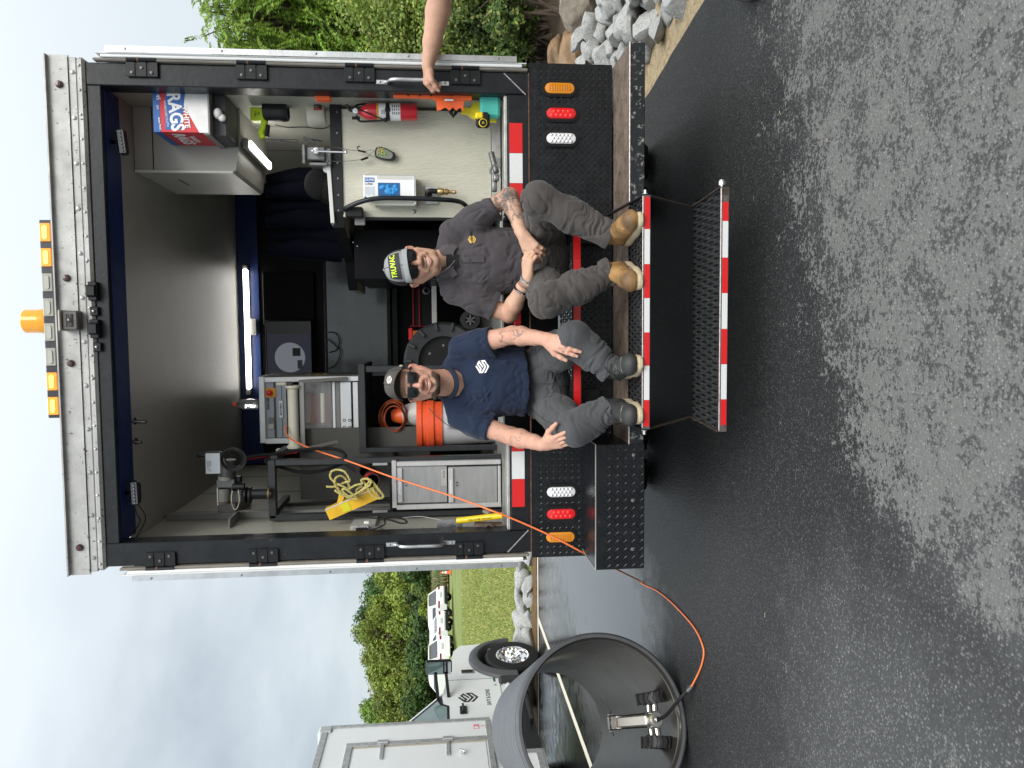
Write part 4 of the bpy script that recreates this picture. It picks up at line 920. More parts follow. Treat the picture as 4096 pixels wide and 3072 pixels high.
pb(1903, 446, 1960, 509, .02, .03, .012).build('case', BLKP, TM); pb(1902, 446, 1935, 475, .015, .03, .008).build('yellow_top', M('tape_yellow', (.78, .58, .01), .4), TM)
q = P_(1932, 492, .019); MB().lathe([(.021, 0), (.021, .003), (.018, .004)], q, (0, -1, 0), 20).build('yellow_ring', MC['tape_yellow'], TM); MB().lathe([(.018, 0), (.018, .0045), (0, .0045)], q, (0, -1, 0), 20).build('badge', BLKP, TM)
text('25', q+V3(.0, -.0052, .0), (0, 0, -1), (1, 0, 0), .014, MC['tape_yellow'], TM)
# --- drawbar bits on the floor track
DB = TH('towing_shackle', 'bare steel towing shackle and tube lying along the floor track', 'shackle', 1995, 700, .18)
b_ = MB(); b_.cyl(P_(1965, 612, .24), P_(1985, 690, .2), .016, n=14); b_.build('tube', STL, DB, smooth=40)
b_ = MB(); b_.tube(spl([P_(1968, 700, .16), P_(1960, 680, .16), P_(1978, 660, .16), P_(1998, 672, .16), P_(2000, 700, .16)], 6), .0055, 8); b_.box(P_(1985, 712, .16), (.035, .02, .03), None, .004); b_.box(P_(1978, 745, .17), (.06, .02, .028), None, .004); b_.build('shackle_body', STL, DB, smooth=50)
# --- black grab rail in front of the panel
GR = TH('grab_rail', 'bent black grab rail on the inner edge of the pale panel', 'rail', 1840, 800, .22)
MB().tube(spl([P_(1376, 838, .25), P_(1392, 828, .22), P_(1450, 805, .19), P_(1520, 793, .18), P_(1640, 793, .18), P_(1760, 798, .18), P_(1820, 803, .2), P_(1850, 812, .25), P_(1870, 830, .28)], 6), .0125, 12).build('tube', BLK, GR, smooth=60)
pb(1380, 826, 1452, 870, .24, .05, .008).build('mount', BLKP, GR)
# --- papers on the bench, jackets
b_ = MB(); qs = [P_(1310, 870, .27), P_(1330, 735, .27)]
b_.box((.66, .36, zt+.036), (.30, .16, .02), rotx(.05)@roty(-.05), .002); PD = one(b_, 'notepad', M('page_edges', (.62, .62, .6), .7), 'thick white pad of papers overhanging the workbench edge', 'notepad')
b_ = MB(); b_.box((.81, .33, zt+.045), (.06, .05, .04), roty(.4), .004); pt = one(b_, 'carton', PAPER, 'small torn white carton beside the vise on the workbench', 'carton')
FAB = M('jacket_grey', (.018, .018, .019), .9, var=.2, vs=8, spec=.1); NAV = M('jacket_navy', (.0025, .0035, .009), .9, var=.2, vs=8, spec=.1)
b_ = MB(); g = np.random.RandomState(5)
for i in range(5): b_.ell((.78+g.uniform(-.05, .05), .62+g.uniform(-.03, .05), zt+.10+g.uniform(-.04, .05)), (.09, .07, .08), roty(g.rand()), 14, 10)
one(b_, 'jacket', FAB, 'crumpled dark grey jacket heaped on the workbench behind the vise', 'jacket', 60)
b_ = MB()
for i in range(6): x = .45+i*.09; b_.tube([(x, 1.1+.05*(i % 2), 2.5), (x+.01, 1.08+.06*(i % 2), 2.3), (x, 1.12, 2.04)], [.03, .065, .075], 10)
one(b_, 'jacket', NAV, 'dark navy clothes hanging in the shadow behind the workbench', 'jacket', 60)
# --- far wall: dark screen, monitor, window
one(MB().bb(-.0, .42, 2.42, 2.47, 2.42, 2.82, .004), 'wall_screen', M('screen_black', (.002, .002, .003), .5, spec=.15), 'large switched-off black screen on the far wall below the tube lamp', 'screen')
MN = thing('monitor', 'monitor on the far wall showing the round mouth of a pipe', 'monitor', (-.25, 2.3, 2.4))
pb(1062, 1279, 1250, 1500, 2.25, .04, .006).build('bezel', M('bezel_black', (.004, .004, .005), .5, spec=.2), MN)
mcol = M('screen_grey', (.05, .052, .07), .5, emit=.2, spec=.1); pb(1068, 1286, 1244, 1492, 2.247, .002, 0).build('screen', mcol, MN); pb(1069, 1287, 1243, 1335, 2.245, .001, 0).build('screen_top_bar', M('screen_dim', (.04, .04, .042), .4, emit=.12), MN)
q = P_(1160, 1430, 2.244); r0 = abs(P_(1100, 1430, 2.244)[2]-P_(1222, 1430, 2.244)[2])/2
MB().lathe([(0, 0), (r0, 0)], q, (0, -1, 0), 40).build('screen_disc', M('screen_disc', (.14, .15, .17), .5, emit=.45, spec=.1), MN)
pb(1170, 1392, 1202, 1424, 2.2425, .0008, 0).build('screen_figure', M('screen_dark', (.03, .03, .035), .4), MN); pb(1190, 1440, 1210, 1475, 2.2425, .0008, 0).build('screen_figure', MC['screen_dim'], MN)
WN = thing('inner_window', 'dark framed glass panel on the far wall reflecting the grey sky', 'window', (.1, 2.4, 1.9))
pb(1297, 1026, 1306, 1505, 2.40, .05, .002).build('frame_bar', BLKC, WN); pb(1548, 1026, 1562, 1505, 2.40, .05, .002).build('frame_bar', BLKC, WN); pb(1570, 1026, 1590, 1505, 2.38, .06, .002).build('frame_bar', BLKC, WN); pb(1306, 1026, 1548, 1032, 2.40, .05, .002).build('frame_bar', BLKC, WN)
pb(1306, 1033, 1548, 1504, 2.42, .006, 0).build('pane', M('sky_toned_dark_glass', (.20, .215, .22), .2, coat=.5, var=.3, vs=2.5), WN)  # pane base colour greyed to stand in for reflected sky
one(MB().tube(spl([P_(1312, 1328, 2.36), P_(1345, 1335, 2.36), P_(1357, 1370, 2.36), P_(1345, 1400, 2.36), P_(1316, 1410, 2.36)], 6), .005, 6).tube(spl([P_(1312, 1355, 2.35), P_(1345, 1385, 2.35), P_(1362, 1405, 2.35), P_(1345, 1455, 2.35), P_(1312, 1476, 2.35)], 6), .005, 6), 'cable', RUB, 'loops of black cable hanging in front of the inner window', 'cable', 60)
pb(940, 0, 0, 0, 1, 0) if False else None
one(pb(999, 1275, 1026, 1340, 2.44, .03, .004), 'clear_lamp', MGP, 'small clear lamp on the blue band under the tube lamp', 'lamp')
# --- low shelf things behind the two men
BG_ = TH('tool_bag', 'black tool bag with red piping on the floor between the men', 'bag', 1735, 1230, 1.5)
pb(1650, 1150, 1735, 1305, 1.5, .25, .01).build('bag_body', M('bag_black', (.006, .006, .007), .8), BG_)
for pxx in (1652, 1677): MB().tube([P_(pxx, 1148, 1.49), P_(pxx+2, 1306, 1.49)], .006, 6).build('red_piping', M('piping_red', (.3, .01, .02), .6), BG_)
MB().tube([P_(1640, 1303, 1.49), P_(1735, 1307, 1.49)], .005, 6).build('red_piping', MC['piping_red'], BG_)
q = P_(1705, 1163, 1.49); MB().lathe([(.026, 0), (.026, .006), (.017, .008), (.016, 0)], q, (0, -1, 0), 18).build('eyelet', STL, BG_, smooth=40)
one(pb(1727, 1140, 1747, 1315, 1.35, .03, .002), 'white_strip', WHTP, 'pale straight strip running behind the men at shoulder height', 'strip')
SW = TH('spare_wheel', 'big black ribbed rubber wheel stored behind the man in the navy shirt', 'wheel', 1900, 1440, 1.1)
q = P_(1775, 1445, 1.1); R0 = np.linalg.norm(P_(1617, 1430, 1.1)-q)
MB().lathe([(R0*.62, -.02), (R0*.64, -.07), (R0*.93, -.085), (R0, -.06), (R0, .06), (R0*.9, .07)], q, (0, 1, 0), 44).build('tyre', M('dusty_rubber', (.035, .038, .042), .6, var=.15, vs=10), SW, smooth=40)
for i in range(14):
    t = 2*PI*i/14+.2; d = V3(math.cos(t), 0, math.sin(t)); MB().bar(q+d*R0*.78+V3(0, -.085, 0), q+d*R0*1.0+V3(0, -.08, 0), .022, .03, (0, 1, 0), .006).build('tread_lug', MC['dusty_rubber'], SW)
MB().lathe([(0, -.03), (R0*.62, -.03)], q, (0, 1, 0), 30).build('wheel_disc', BLKP, SW)
for i in range(6): t = 2*PI*i/6; MB().lathe([(.009, 0), (.009, .006), (0, .007)], q+V3(math.cos(t)*R0*.4, -.031, math.sin(t)*R0*.4), (0, -1, 0), 8).build('wheel_bolt', STL, SW)
RBt = TH('red_canister', 'small red-topped can beside the stored rubber wheel', 'can', 1690, 1330, 1.3)
pb(1634, 1312, 1650, 1362, 1.3, .04, .004).build('red_cap', REDP, RBt); pb(1651, 1322, 1686, 1352, 1.3, .04, .004).build('can_body', M('can_orange', (.5, .12, .02), .5), RBt)
for k, (px, py) in enumerate(((1870, 1262), (1790, 1345))):
    pass
b_ = MB(); q = P_(1880, 1280, .7); b_.lathe([(.03, 0), (.055, .0), (.06, .02), (.055, .04), (.03, .04)], q, (0, -1, 0), 22); WHL = one(b_, 'crawler_part', RUB, 'small black wheel of a spare crawler between the two men', 'wheel', 35)
b_ = MB()
for i in range(6): t = PI*i/3; b_.bar(q+V3(0, -.03, 0), q+V3(math.cos(t)*.045, -.03, math.sin(t)*.045), .009, .008, (0, 1, 0))
b_.build('spoke', STL, WHL)
one(pb(2056, 1250, 2086, 1300, .26, .02, .004), 'red_tag', REDP, 'small red plate behind the elbows of the two men', 'tag')
# --- cable reel machine
RX = TH('cable_reel', 'aluminium framed RAX300 cable reel machine with cream roller on the black rack', 'reel', 1436, 1660, .95)
Yr = .95; Yb = 1.28
def prof(px0, py0, px1, py1, Y=Yr, d=.035, nm='frame_profile', mt=None, ch=.003): return pb(px0, py0, px1, py1, Y, d, ch).build(nm, mt or M('frame_alu', (.72, .73, .74), .4, .35, var=.06, vs=12), RX)
ptop = prof(1037, 1507, 1060, 1773); pl = prof(1057, 1507, 1434, 1527); pr_ = prof(1062, 1751, 1438, 1772)
prof(1412, 1528, 1434, 1750, Yr+.01); prof(1362, 1528, 1406, 1744, Yr-.004, .02, 'front_plate', M('plate_alu', (.66, .68, .7), .42, .3, var=.05, vs=9)); prof(1330, 1529, 1342, 1745)
for px in (1377, 1399):
    for py in (1681, 1710): q = P_(px, py, Yr-.005); MB().lathe([(.010, 0), (.010, .002), (.007, .003), (.0065, 0)], q, (0, -1, 0), 14).build('cap_screw', DGP, RX, smooth=40)
prof(1342, 1529, 1361, 1745, Yr+.006, .01, 'grey_strip', MGP)
prof(1060, 1529, 1146, 1750, Yr+.02, .02, 'control_panel', M('panel_blue_grey', (.33, .37, .41), .45), 0)
for x0, x1 in ((1096, 1104), (1127, 1129)): prof(x0, 1529, x1, 1750, Yr+.017, .002, 'panel_groove', DGP, 0)
prof(1063, 1552, 1102, 1590, Yr+.012, .006, 'stop_plate', M('stop_orange', (.75, .32, .02), .5), 0)
q = P_(1079, 1571, Yr+.011); MB().lathe([(.014, 0), (.018, .012), (.018, .02), (.012, .026), (0, .027)], q, (0, -1, 0), 18).build('stop_button', REDP, RX, smooth=45)
q = P_(1072, 1613, Yr+.015); text('RAX300', q, (1, 0, 0), (0, 0, 1), .022, INK, RX, bold=.0003)
prof(1117, 1603, 1131, 1671, Yr+.010, .006, 'name_plate', PAPER, 0); q = P_(1124, 1637, Yr+.0085); text('ROVVERX', q, (1, 0, 0), (0, 0, 1), .017, INK, RX, bold=.0003)
prof(1073, 1696, 1096, 1716, Yr+.008, .01, 'switch', M('switch_grey', (.5, .48, .44), .4), .002); prof(1073, 1671, 1096, 1692, Yr+.013, .003, 'switch_label', MGP, 0)
CRM = M('cream_roller', (.70, .68, .56), .45, var=.03, vs=12)
a, c = P_(1170, 1542, Yr-.10), P_(1176, 1792, Yr-.10); d = unit(c-a); L_ = np.linalg.norm(c-a)
MB().lathe([(0, 0), (.043, 0), (.043, .012), (.034, .02), (.031, .03), (.031, L_-.03), (.034, L_-.02), (.043, L_-.012), (.043, L_), (0, L_)], a, d, 28).build('roller', CRM, RX, smooth=35)
for py in (1537, 1802):
    pb(1102, py-7, 1146, py+7, Yr-.10, .03, .008).build('handle_knob', CRM, RX); pb(1147, py-9, 1168, py+9, Yr-.11, .04, .003).build('roller_block', DGP, RX)
pb(1199, 1529, 1218, 1803, Yr-.09, .012, .001).build('cross_bar', M('bar_grey_steel', (.3, .29, .27), .4, .8), RX)
for (p0, p1) in (((1195, 1527), (1390, 1514)), ((1195, 1802), (1392, 1757))): MB().bar(P_(*p0, Yr-.085), P_(*p1, Yr-.02), .022, .012, (0, 1, 0), .002).build('side_arm', MC['bar_grey_steel'], RX)
# drum of orange cable behind clear shield
a, c = P_(1290, 1573, 1.12), P_(1290, 1690, 1.12); d = unit(c-a); L_ = np.linalg.norm(c-a); b_ = MB(); pr2 = [(.0, 0), (.075, 0)]
for i in range(26): pr2 += [(.071, L_*(i+.1)/26), (.078, L_*(i+.5)/26), (.071, L_*(i+.9)/26)]
b_.lathe(pr2+[(0, L_)], a, d, 24); b_.build('cable_drum', M('drum_orange_cable', (.42, .15, .10), .5), RX, smooth=30)
for p0 in (1571, 1692): q = P_(1290, p0, 1.12); MB().lathe([(0, 0), (.10, 0), (.10, .004), (0, .004)], q, (1, 0, 0), 30).build('drum_flange', MGP, RX, smooth=30)
MB().cyl(P_(1290, 1532, Yr+.03), P_(1292, 1748, Yr+.03), .004, n=8).build('guide_rod', CHROME, RX); MB().cyl(P_(1290, 1573, Yr+.028), P_(1292, 1690, Yr+.028), .014, n=14).build('guide_sleeve', CRM, RX, smooth=40)
prof(1218, 1530, 1330, 1748, Yr+.17, .004, 'back_panel', M('panel_mid_grey', (.25, .25, .25), .5), 0)
b_ = MB(); b_.bb(*sorted((P_(1200, 1508, Yr)[0], P_(1200, 1506, Yr)[0]+.006)), Yr+.036, Yr+.34, P_(1434, 1508, Yr)[2], P_(1040, 1508, Yr)[2]); b_.build('side_panel', M('side_panel_dark', (.03, .028, .025), .4), RX)
xs2 = P_(1200, 1507, Yr)[0]+.0075; b_ = MB()
for k in range(3): zz = P_(1220, 1507, Yr)[2]-k*.05; b_.prism([(0, 0), (.05, .02), (.1, 0), (.1, -.02), (.05, 0), (0, -.02)], (xs2, Yr+.1, zz), (0, 1, 0), (0, 0, 1), (.001, 0, 0))
b_.build('yellow_chevron', M('chevron_gold', (.5, .33, .05), .5), RX, kind='stuff')
for px, py in ((1250, 1540), (1262, 1545), (1253, 1725), (1310, 1730)): q = P_(px, py, Yr+.03); MB().box(q, (.02, .02, .015), None, .003).build('shield_latch', DGP, RX)
q0, q1 = P_(1218, 1530, Yr+.004), P_(1330, 1748, Yr+.004)
sh_ = MB().bb(q1[0], q0[0], Yr+.003, Yr+.005, q1[2], q0[2]).build('clear_shield', M('clear_shield', (.9, .9, .9), .08, alpha=.14), RX)
# --- bottle on the reel
BT = TH('drink_bottle', 'clear plastic drink bottle with orange cap standing on the cable reel', 'bottle', 1037, 1617, 1.05)
q = P_(1036, 1616, 1.05); h_ = P_(947, 1616, 1.05)[2]-q[2]; CLRP = M('clear_plastic', (.75, .78, .8), .08, trans=.85)
MB().lathe([(0, 0), (.030, 0), (.033, .01), (.031, .03), (.033, .05), (.031, h_*.55), (.033, h_*.7), (.026, h_*.85), (.014, h_*.97), (.014, h_)], q, n=20).build('bottle_body', CLRP, BT, smooth=50); MB().lathe([(.0165, 0), (.0165, .020), (.014, .022), (0, .022)], q+V3(0, 0, h_), n=16).build('cap', ORG, BT, smooth=40); pb(1012, 1611, 1022, 1621, 1.016, .001, 0).build('label_mark', PAPER, BT)
# --- black rack carrying the reel
RK1 = thing('equipment_rack', 'black square tube rack carrying the cable reel, bucket and cone', 'rack', (-.55, 1.0, 1.09))
TUBE = M('rack_black', (.022, .025, .028), .42, var=.2, vs=8, chips=((.35, .35, .33), .72, 40))
Yk = .78
for a4 in ((1435, 1456, 1462, 1815), ): pb(*a4, Yk, .045, .003).build('top_rail', TUBE, RK1)
for py0, py1 in ((1461, 1486), (1786, 1806)): pb(1463, py0, 2003, py1, Yk, .04, .003).build('post', TUBE, RK1)
for py0, py1 in ((1465, 1480), (1780, 1795)): pb(1463, py0, 1990, py1, Yk+.55, .04, .003).build('post', TUBE, RK1)
q0, q1 = P_(1448, 1460, Yk), P_(1448, 1812, Yk); MB().bb(q1[0], q0[0], Yk+.046, Yk+.6, q0[2]-.012, q0[2]+.012).build('shelf', BLKC, RK1)
q = P_(1605, 1468, Yk-.01); MB().lathe([(.014, 0), (.014, .008), (.006, .014), (0, .014)], q, (0, -1, 0), 12).build('bolt', M('pale_bolt', (.45, .43, .36), .5), RK1, smooth=40)
# bucket, cone, hose
BK = TH('bucket', 'white bucket with thick orange rim and wire handle in the rack', 'bucket', 2000, 1690, .85)
q = P_(2000, 1692, .98); zt_ = P_(1668, 1692, .98)[2]; R1 = abs(P_(1700, 1600, .98)[0]-P_(1700, 1786, .98)[0])/2*1.0
MB().lathe([(0, 0), (R1*.80, 0), (R1*.93, (zt_-q[2])*.72)], q, n=36).build('bucket_body', M('bucket_white', (.52, .53, .54), .45, var=.08, vs=12), BK, smooth=40)
MB().lathe([(R1*.93, (zt_-q[2])*.70), (R1*.98, (zt_-q[2])*.70), (R1*.98, (zt_-q[2])*.79), (R1*1.04, (zt_-q[2])*.80), (R1*1.04, (zt_-q[2])*.87), (R1*1.0, (zt_-q[2])*.875), (R1*1.0, (zt_-q[2])*.93), (R1*1.05, (zt_-q[2])*.94), (R1*1.05, zt_-q[2]), (R1*.96, zt_-q[2]), (R1*.9, (zt_-q[2])*.6)], q, n=36).build('orange_rim', M('rim_orange', (.80, .10, .03), .5, var=.12, vs=25), BK, smooth=30)
MB().tube(spl([P_(1714, 1630, .83), P_(1740, 1660, .82), P_(1790, 1700, .815), P_(1812, 1712, .81)], 5), .003, 6).build('wire_handle', STL, BK, smooth=60); pb(1782, 1680, 1812, 1712, .815, .02, .004).build('handle_lug', MC['bucket_white'], BK)
CN = TH('traffic_cone', 'orange cone with silver reflective collar standing in the bucket', 'cone', 1668, 1660, .95)
a, c = P_(1670, 1655, 1.0), P_(1540, 1667, 1.0); d = unit(c-a)
MB().lathe([(.085, 0), (.058, .095)], a, d, 24).build('reflective_collar', M('collar_silver', (.45, .44, .42), .45, var=.15, vs=30), CN, smooth=40); MB().lathe([(.057, .0955), (.042, .15), (.03, .165), (0, .165)], a, d, 24).build('cone_tip', ORG, CN, smooth=40)
b_ = MB(); g = np.random.RandomState(4)
for k in range(6):
    c = P_(1570+g.uniform(-8, 8), 1672+g.uniform(-8, 8), .90); R = .075+k*.006; t = np.linspace(0, 2*PI, 28, endpoint=False)
    b_.tube(np.array([c+V3(R*math.cos(u), .01*math.sin(3*u)+k*.006, R*.8*math.sin(u)) for u in t]), .0042, 6, closed=True)
one(b_, 'hose_coil', M('rust_orange_hose', (.26, .05, .012), .5), 'coil of thin orange hose hanging in the rack beside the cone', 'hose', 60)
# --- left tall rack with pipes, hook and steel cabinet
RK2 = thing('tool_rack', 'tall black steel frame on the left holding pipes above the steel cabinet', 'rack', (-.95, .5, 1.09))
Yl = .48
pb(1072, 1842, 1102, 2075, Yl, .05, .003).build('top_rail', TUBE, RK2); pb(1078, 2048, 2006, 2070, Yl, .05, .003).build('post', TUBE, RK2); pb(1100, 1830, 2006, 1853, Yl, .05, .003).build('post', TUBE, RK2)
pb(1110, 2010, 1560, 2022, Yl+.42, .04, .003).build('post', TUBE, RK2); pb(1110, 1850, 1560, 1862, Yl+.42, .04, .003).build('post', TUBE, RK2)
for py in (1841, 2058):
    q = P_(1088, py, Yl); MB().bb(q[0]-.018, q[0]+.018, Yl+.05, Yl+.45, q[2]-.018, q[2]+.018).build('side_rail', TUBE, RK2)
q0, q1 = P_(1560, 1845, Yl), P_(1560, 2060, Yl)
MB().bb(q1[0], q0[0], Yl+.01, Yl+.42, q0[2]-.01, q0[2]+.005).build('shelf', BLKC, RK2)
for py in (1857, 2046): pb(1490, py-5, 1550, py+5, Yl-.006, .006, .001).build('slide_end', ALU, RK2)
MB().bb(-1.10, -.66, Yl+.43, Yl+.45, 1.5, 2.3).build('back_board', M('dull_back_board', (.06, .06, .055), .6), RK2)
EZ = TH('steel_cabinet', 'brushed steel EZ STAK cabinet with two labelled doors at the lower left', 'cabinet', 2006, 1936, .44)
Yc = .44; BR = M('brushed_steel', (.38, .385, .39), .42, .5, var=.14, vs=5, bump=.05, bs=50, stretch=(1, 1, 6)); FRM = M('cabinet_frame', (.55, .55, .55), .45, .4, var=.1, vs=12)
for r in ((1568, 1843, 1587, 2033), (1587, 1843, 2004, 1862), (1587, 2015, 2006, 2034), (1992, 1863, 2004, 2014)): pb(*r, Yc, .03, .003).build('frame_rail', FRM, EZ)
pb(1587, 1862, 1992, 2016, Yc+.03, .3, 0).build('carcass', BLKC, EZ)
for (x0, x1) in ((1590, 1789), (1794, 1989)):
    dd = pb(x0, 1866, x1, 2012, Yc+.004, .02, .003).build('cabinet_door', BR, EZ); pb(x0, 1872, x0+20, 2010, Yc-.008, .011, .003).build('pull_rail', FRM, dd)
    pb(x0+6, 1918, x0+15, 1975, Yc-.0092, .001, 0).build('label_strip', PAPER, dd); q = P_(x0+10.5, 1947, Yc-.0096); text('LARGE ROVER TIRES' if x0 < 1700 else 'LARGE ROVER & SMALL ROVER', q, (1, 0, 0), (0, 0, 1), .0085 if x0 < 1700 else .0062, INK, dd, ext=.0002)
    q = P_(x0+34, 1936, Yc+.003); b_ = MB(); b_.prism(stadium(.011, .026), q, (0, 0, 1), (1, 0, 0), (0, -.002, 0)); b_.build('latch', DGP, dd); MB().box(q+V3(0, -.003, 0), (.010, .003, .008), None, .001).build('latch_tab', CHROME, dd)
pb(1765, 1877, 1787, 1943, Yc+.001, .002, .001).build('maker_plate', M('maker_plate', (.5, .48, .45), .4, .4), EZ); q = P_(1776, 1897, Yc+.0005); text('EZ STAK', q, (1, 0, 0), (0, 0, 1), .011, INK, EZ)
# pipes
for k, (p0, p1, r, lb) in enumerate((((1460, 1885, .60), (1400, 1850, .95), .036, 'worn black suction pipe end in the tall rack, right of the red collared one'), ((1490, 1925, .50), (1470, 1880, .95), .043, 'black pipe with torn red collar in the tall rack behind the rope'))):
    t = TH('hose_pipe', lb, 'pipe', p0[0]+30, p0[1], p0[2]); a, c = at(p0[0], p0[1], Y=p0[2]), at(p1[0], p1[1], Y=p1[2]); d = unit(c-a)
    MB().lathe([(r-.006, .03), (r-.005, 0), (r, 0), (r, .5)], a, d, 24).build('pipe_body', M('scuffed_black_pipe', (.04, .037, .035), .6, var=.3, vs=20), t, smooth=40)
    if k: MB().lathe([(r+.001, -.003), (r+.003, 0), (r+.003, .075), (r+.001, .08)], a, d, 24).build('red_collar', M('collar_red', (.38, .02, .025), .5, var=.3, vs=30, chips=((.05, .03, .03), .62, 40)), t, smooth=40)
    else: MB().lathe([(r+.001, .03), (r+.003, .03), (r+.003, .05), (r+.001, .05)], a, d, 24).build('collar', M('collar_brown', (.10, .085, .07), .6), t, smooth=40)
# yellow manhole hook (angle iron) with rope
YH = TH('yellow_angle', 'yellow painted steel angle bracket tilted across the tall rack', 'bracket', 1420, 2040, .38)
a, c = P_(1310, 2060, .36), P_(1505, 1975, .36); d = unit(c-a); n_ = unit(np.cross(d, (0, 1, 0)))
b_ = MB(); b_.bar(a, c, .006, .062, n_); b_.bar(a+n_*.031+V3(0, .03, 0), c+n_*.031+V3(0, .03, 0), .06, .006, n_); YA = b_.build('angle_iron', YPT, YH)
up_ = n_ if n_[2] > 0 or True else -n_
b_ = MB(); m0 = (a+c)/2; sg = -1 if (m0+n_*.1)[0] < m0[0] else 1
b_.bar(m0+sg*n_*.03-d*.06, m0+sg*n_*.085-d*.02+V3(0, .01, 0), .03, .008, (0, 1, 0)); b_.bar(m0+sg*n_*.09-d*.03, P_(1345, 1945, .38), .014, .010, (0, 1, 0)); b_.build('hook_arm', YPT, YH)
MB().box((a*.62+c*.38)+V3(0, -.0045, 0), (.045, .001, .05), np.array([d, (0, 1, 0), np.cross(d, (0, 1, 0))]).T).build('yellow_tag', M('tag_yellow', (.65, .62, .02), .5), YA)
MB().bar(a-n_*(-.031)*1+V3(0, -.004, 0), c-n_*(-.031)+V3(0, -.004, 0), .002, .006, n_).build('worn_edge', M('worn_white', (.6, .6, .56), .5), YA)
ROPE = M('yellow_rope', (.48, .42, .14), .7, var=.15, vs=60)
def rope(P, r, b, tw=90.):
    P = spl(P, 10); L_ = np.r_[0, np.cumsum(np.linalg.norm(np.diff(P, axis=0), axis=1))]; n = max(int(L_[-1]/.004), 8); s = np.linspace(0, L_[-1], n); Q = np.stack([np.interp(s, L_, P[:, k]) for k in range(3)], 1)
    T_ = np.gradient(Q, axis=0); T_ /= np.linalg.norm(T_, axis=1)[:, None]; a = np.cross(T_, (0, 1, .2)); a /= np.linalg.norm(a, axis=1)[:, None]+1e-9; c = np.cross(T_, a)
    for k in range(3): ph = s*tw+k*2*PI/3; b.tube(Q+(a*np.cos(ph)[:, None]+c*np.sin(ph)[:, None])*r*.5, r*.56, 5)
b_ = MB(); Yq = .33; RP = lambda L_: rope([at(px, py, Y=Yq+dy) for px, py, dy in L_], .0062, b_)
z3 = lambda x, y: (1300+x/4.149, 1850+y/4.149)
RP([(*z3(20, 400), 0), (*z3(160, 400), 0), (*z3(330, 330), .0), (*z3(410, 300), -.01), (*z3(330, 160), -.01), (*z3(220, 120), 0), (*z3(110, 150), 0), (*z3(90, 250), 0), (*z3(180, 340), -.01), (*z3(260, 380), -.02), (*z3(420, 460), -.02)])
RP([(*z3(420, 460), 0), (*z3(360, 300), 0), (*z3(270, 225), -.01), (*z3(180, 260), -.02), (*z3(170, 380), -.02), (*z3(290, 520), -.01), (*z3(400, 590), 0), (*z3(540, 570), .01), (*z3(520, 460), 0), (*z3(620, 390), -.01)])
RP([(*z3(160, 460), 0), (*z3(250, 520), -.01), (*z3(350, 560), -.01), (*z3(480, 600), -.02), (*z3(540, 590), -.03), (*z3(450, 520), -.04), (*z3(330, 440), -.04), (*z3(290, 470), -.03), (*z3(400, 560), -.03), (*z3(520, 520), -.03), (*z3(640, 430), -.03), (*z3(740, 310), -.03)])
RP([(*z3(390, 450), -.02), (*z3(500, 380), -.03), (*z3(620, 350), -.03), (*z3(600, 300), -.03), (*z3(660, 270), -.03), (*z3(760, 300), -.04), (*z3(740, 380), -.04), (*z3(620, 460), -.04), (*z3(480, 540), -.04)])
RP([(*z3(700, 260), .0), (*z3(800, 330), -.02), (*z3(900, 460), -.03), (*z3(970, 560), -.03), (*z3(900, 600), -.04), (*z3(800, 560), -.04), (*z3(730, 470), -.04), (*z3(700, 400), -.03), (*z3(620, 300), -.02)])
RP([(*z3(800, 380), 0), (*z3(880, 470), -.01), (*z3(960, 540), -.02), (*z3(930, 600), -.03), (*z3(860, 520), -.04), (*z3(760, 420), -.04)])
RPO = b_.build('rope', ROPE, None, smooth=60); tag(RPO, 'tangle of twisted yellow rope draped over the pipes and yellow angle', 'rope')
# --- hoist at the upper left
HO = TH('hoist', 'black electric davit hoist with coiled lead at the upper left of the rack', 'hoist', 1090, 1990, .45)
Yh = .45; zz2 = lambda x, y: (750+x/4.74, 1750+y/4.74)
def hb(x0, y0, x1, y1, d, nm, mt, dy=0, ch=.004): (a, b), (c, e) = zz2(x0, y0), zz2(x1, y1); return pb(a, b, c, e, Yh+dy, d, ch).build(nm, mt, HO)
hb(325, 285, 640, 705, .05, 'control_box', DGP, -.02); lbp = hb(345, 300, 615, 685, .002, 'label_plate', M('label_pale', (.48, .53, .56), .5), -.0225, 0)
for k in range(5): (a, b) = zz2(370+k*18, 440); (c, e) = zz2(375+k*18, 590-k*12); pb(a, b, c, e, Yh-.0233, .0006, 0).build('print_line', INK, lbp)
text('CE', P_(*zz2(420, 620), Yh-.0235), (1, 0, 0), (0, 0, 1), .012, INK, lbp)
(a, b), (c, e) = zz2(250, 335), zz2(180, 345); MB().tube([P_(*zz2(325, 330), Yh), P_(*zz2(190, 345), Yh), P_(*zz2(170, 350), Yh)], [.012, .011, .006], 10).build('pendant_boot', BLKP, HO, smooth=50)
def hc(p0, p1, r, nm, mt, n=22, dy=0, dy2=0): return MB().cyl(P_(*zz2(*p0), Yh+dy), P_(*zz2(*p1), Yh+dy2), r, n=n).build(nm, mt, HO, smooth=40)
hc((770, 420), (760, 760), .042, 'motor', DGP); hc((740, 730), (738, 800), .045, 'motor_flange', MGP)
hb(545, 805, 890, 955, .08, 'gearbox', M('gearbox_grey', (.10, .105, .11), .5), -.03); hb(890, 745, 1000, 890, .05, 'mount_plate', BLKP, 0)
hc((690, 960), (690, 1245), .038, 'drum', M('brown_drum', (.10, .07, .05), .6), dy=.01, dy2=.01)
b_ = MB()
for i in range(15): t = np.linspace(.2, 2.9, 9); c = P_(*zz2(690, 965+i*16), Yh+.01); b_.tube(np.array([c+V3(0, -math.sin(u)*.040, -math.cos(u)*-.040) for u in t]), .0022, 4)
b_.build('steel_rope', M('steel_rope', (.35, .35, .33), .5, .6), HO, kind='stuff')
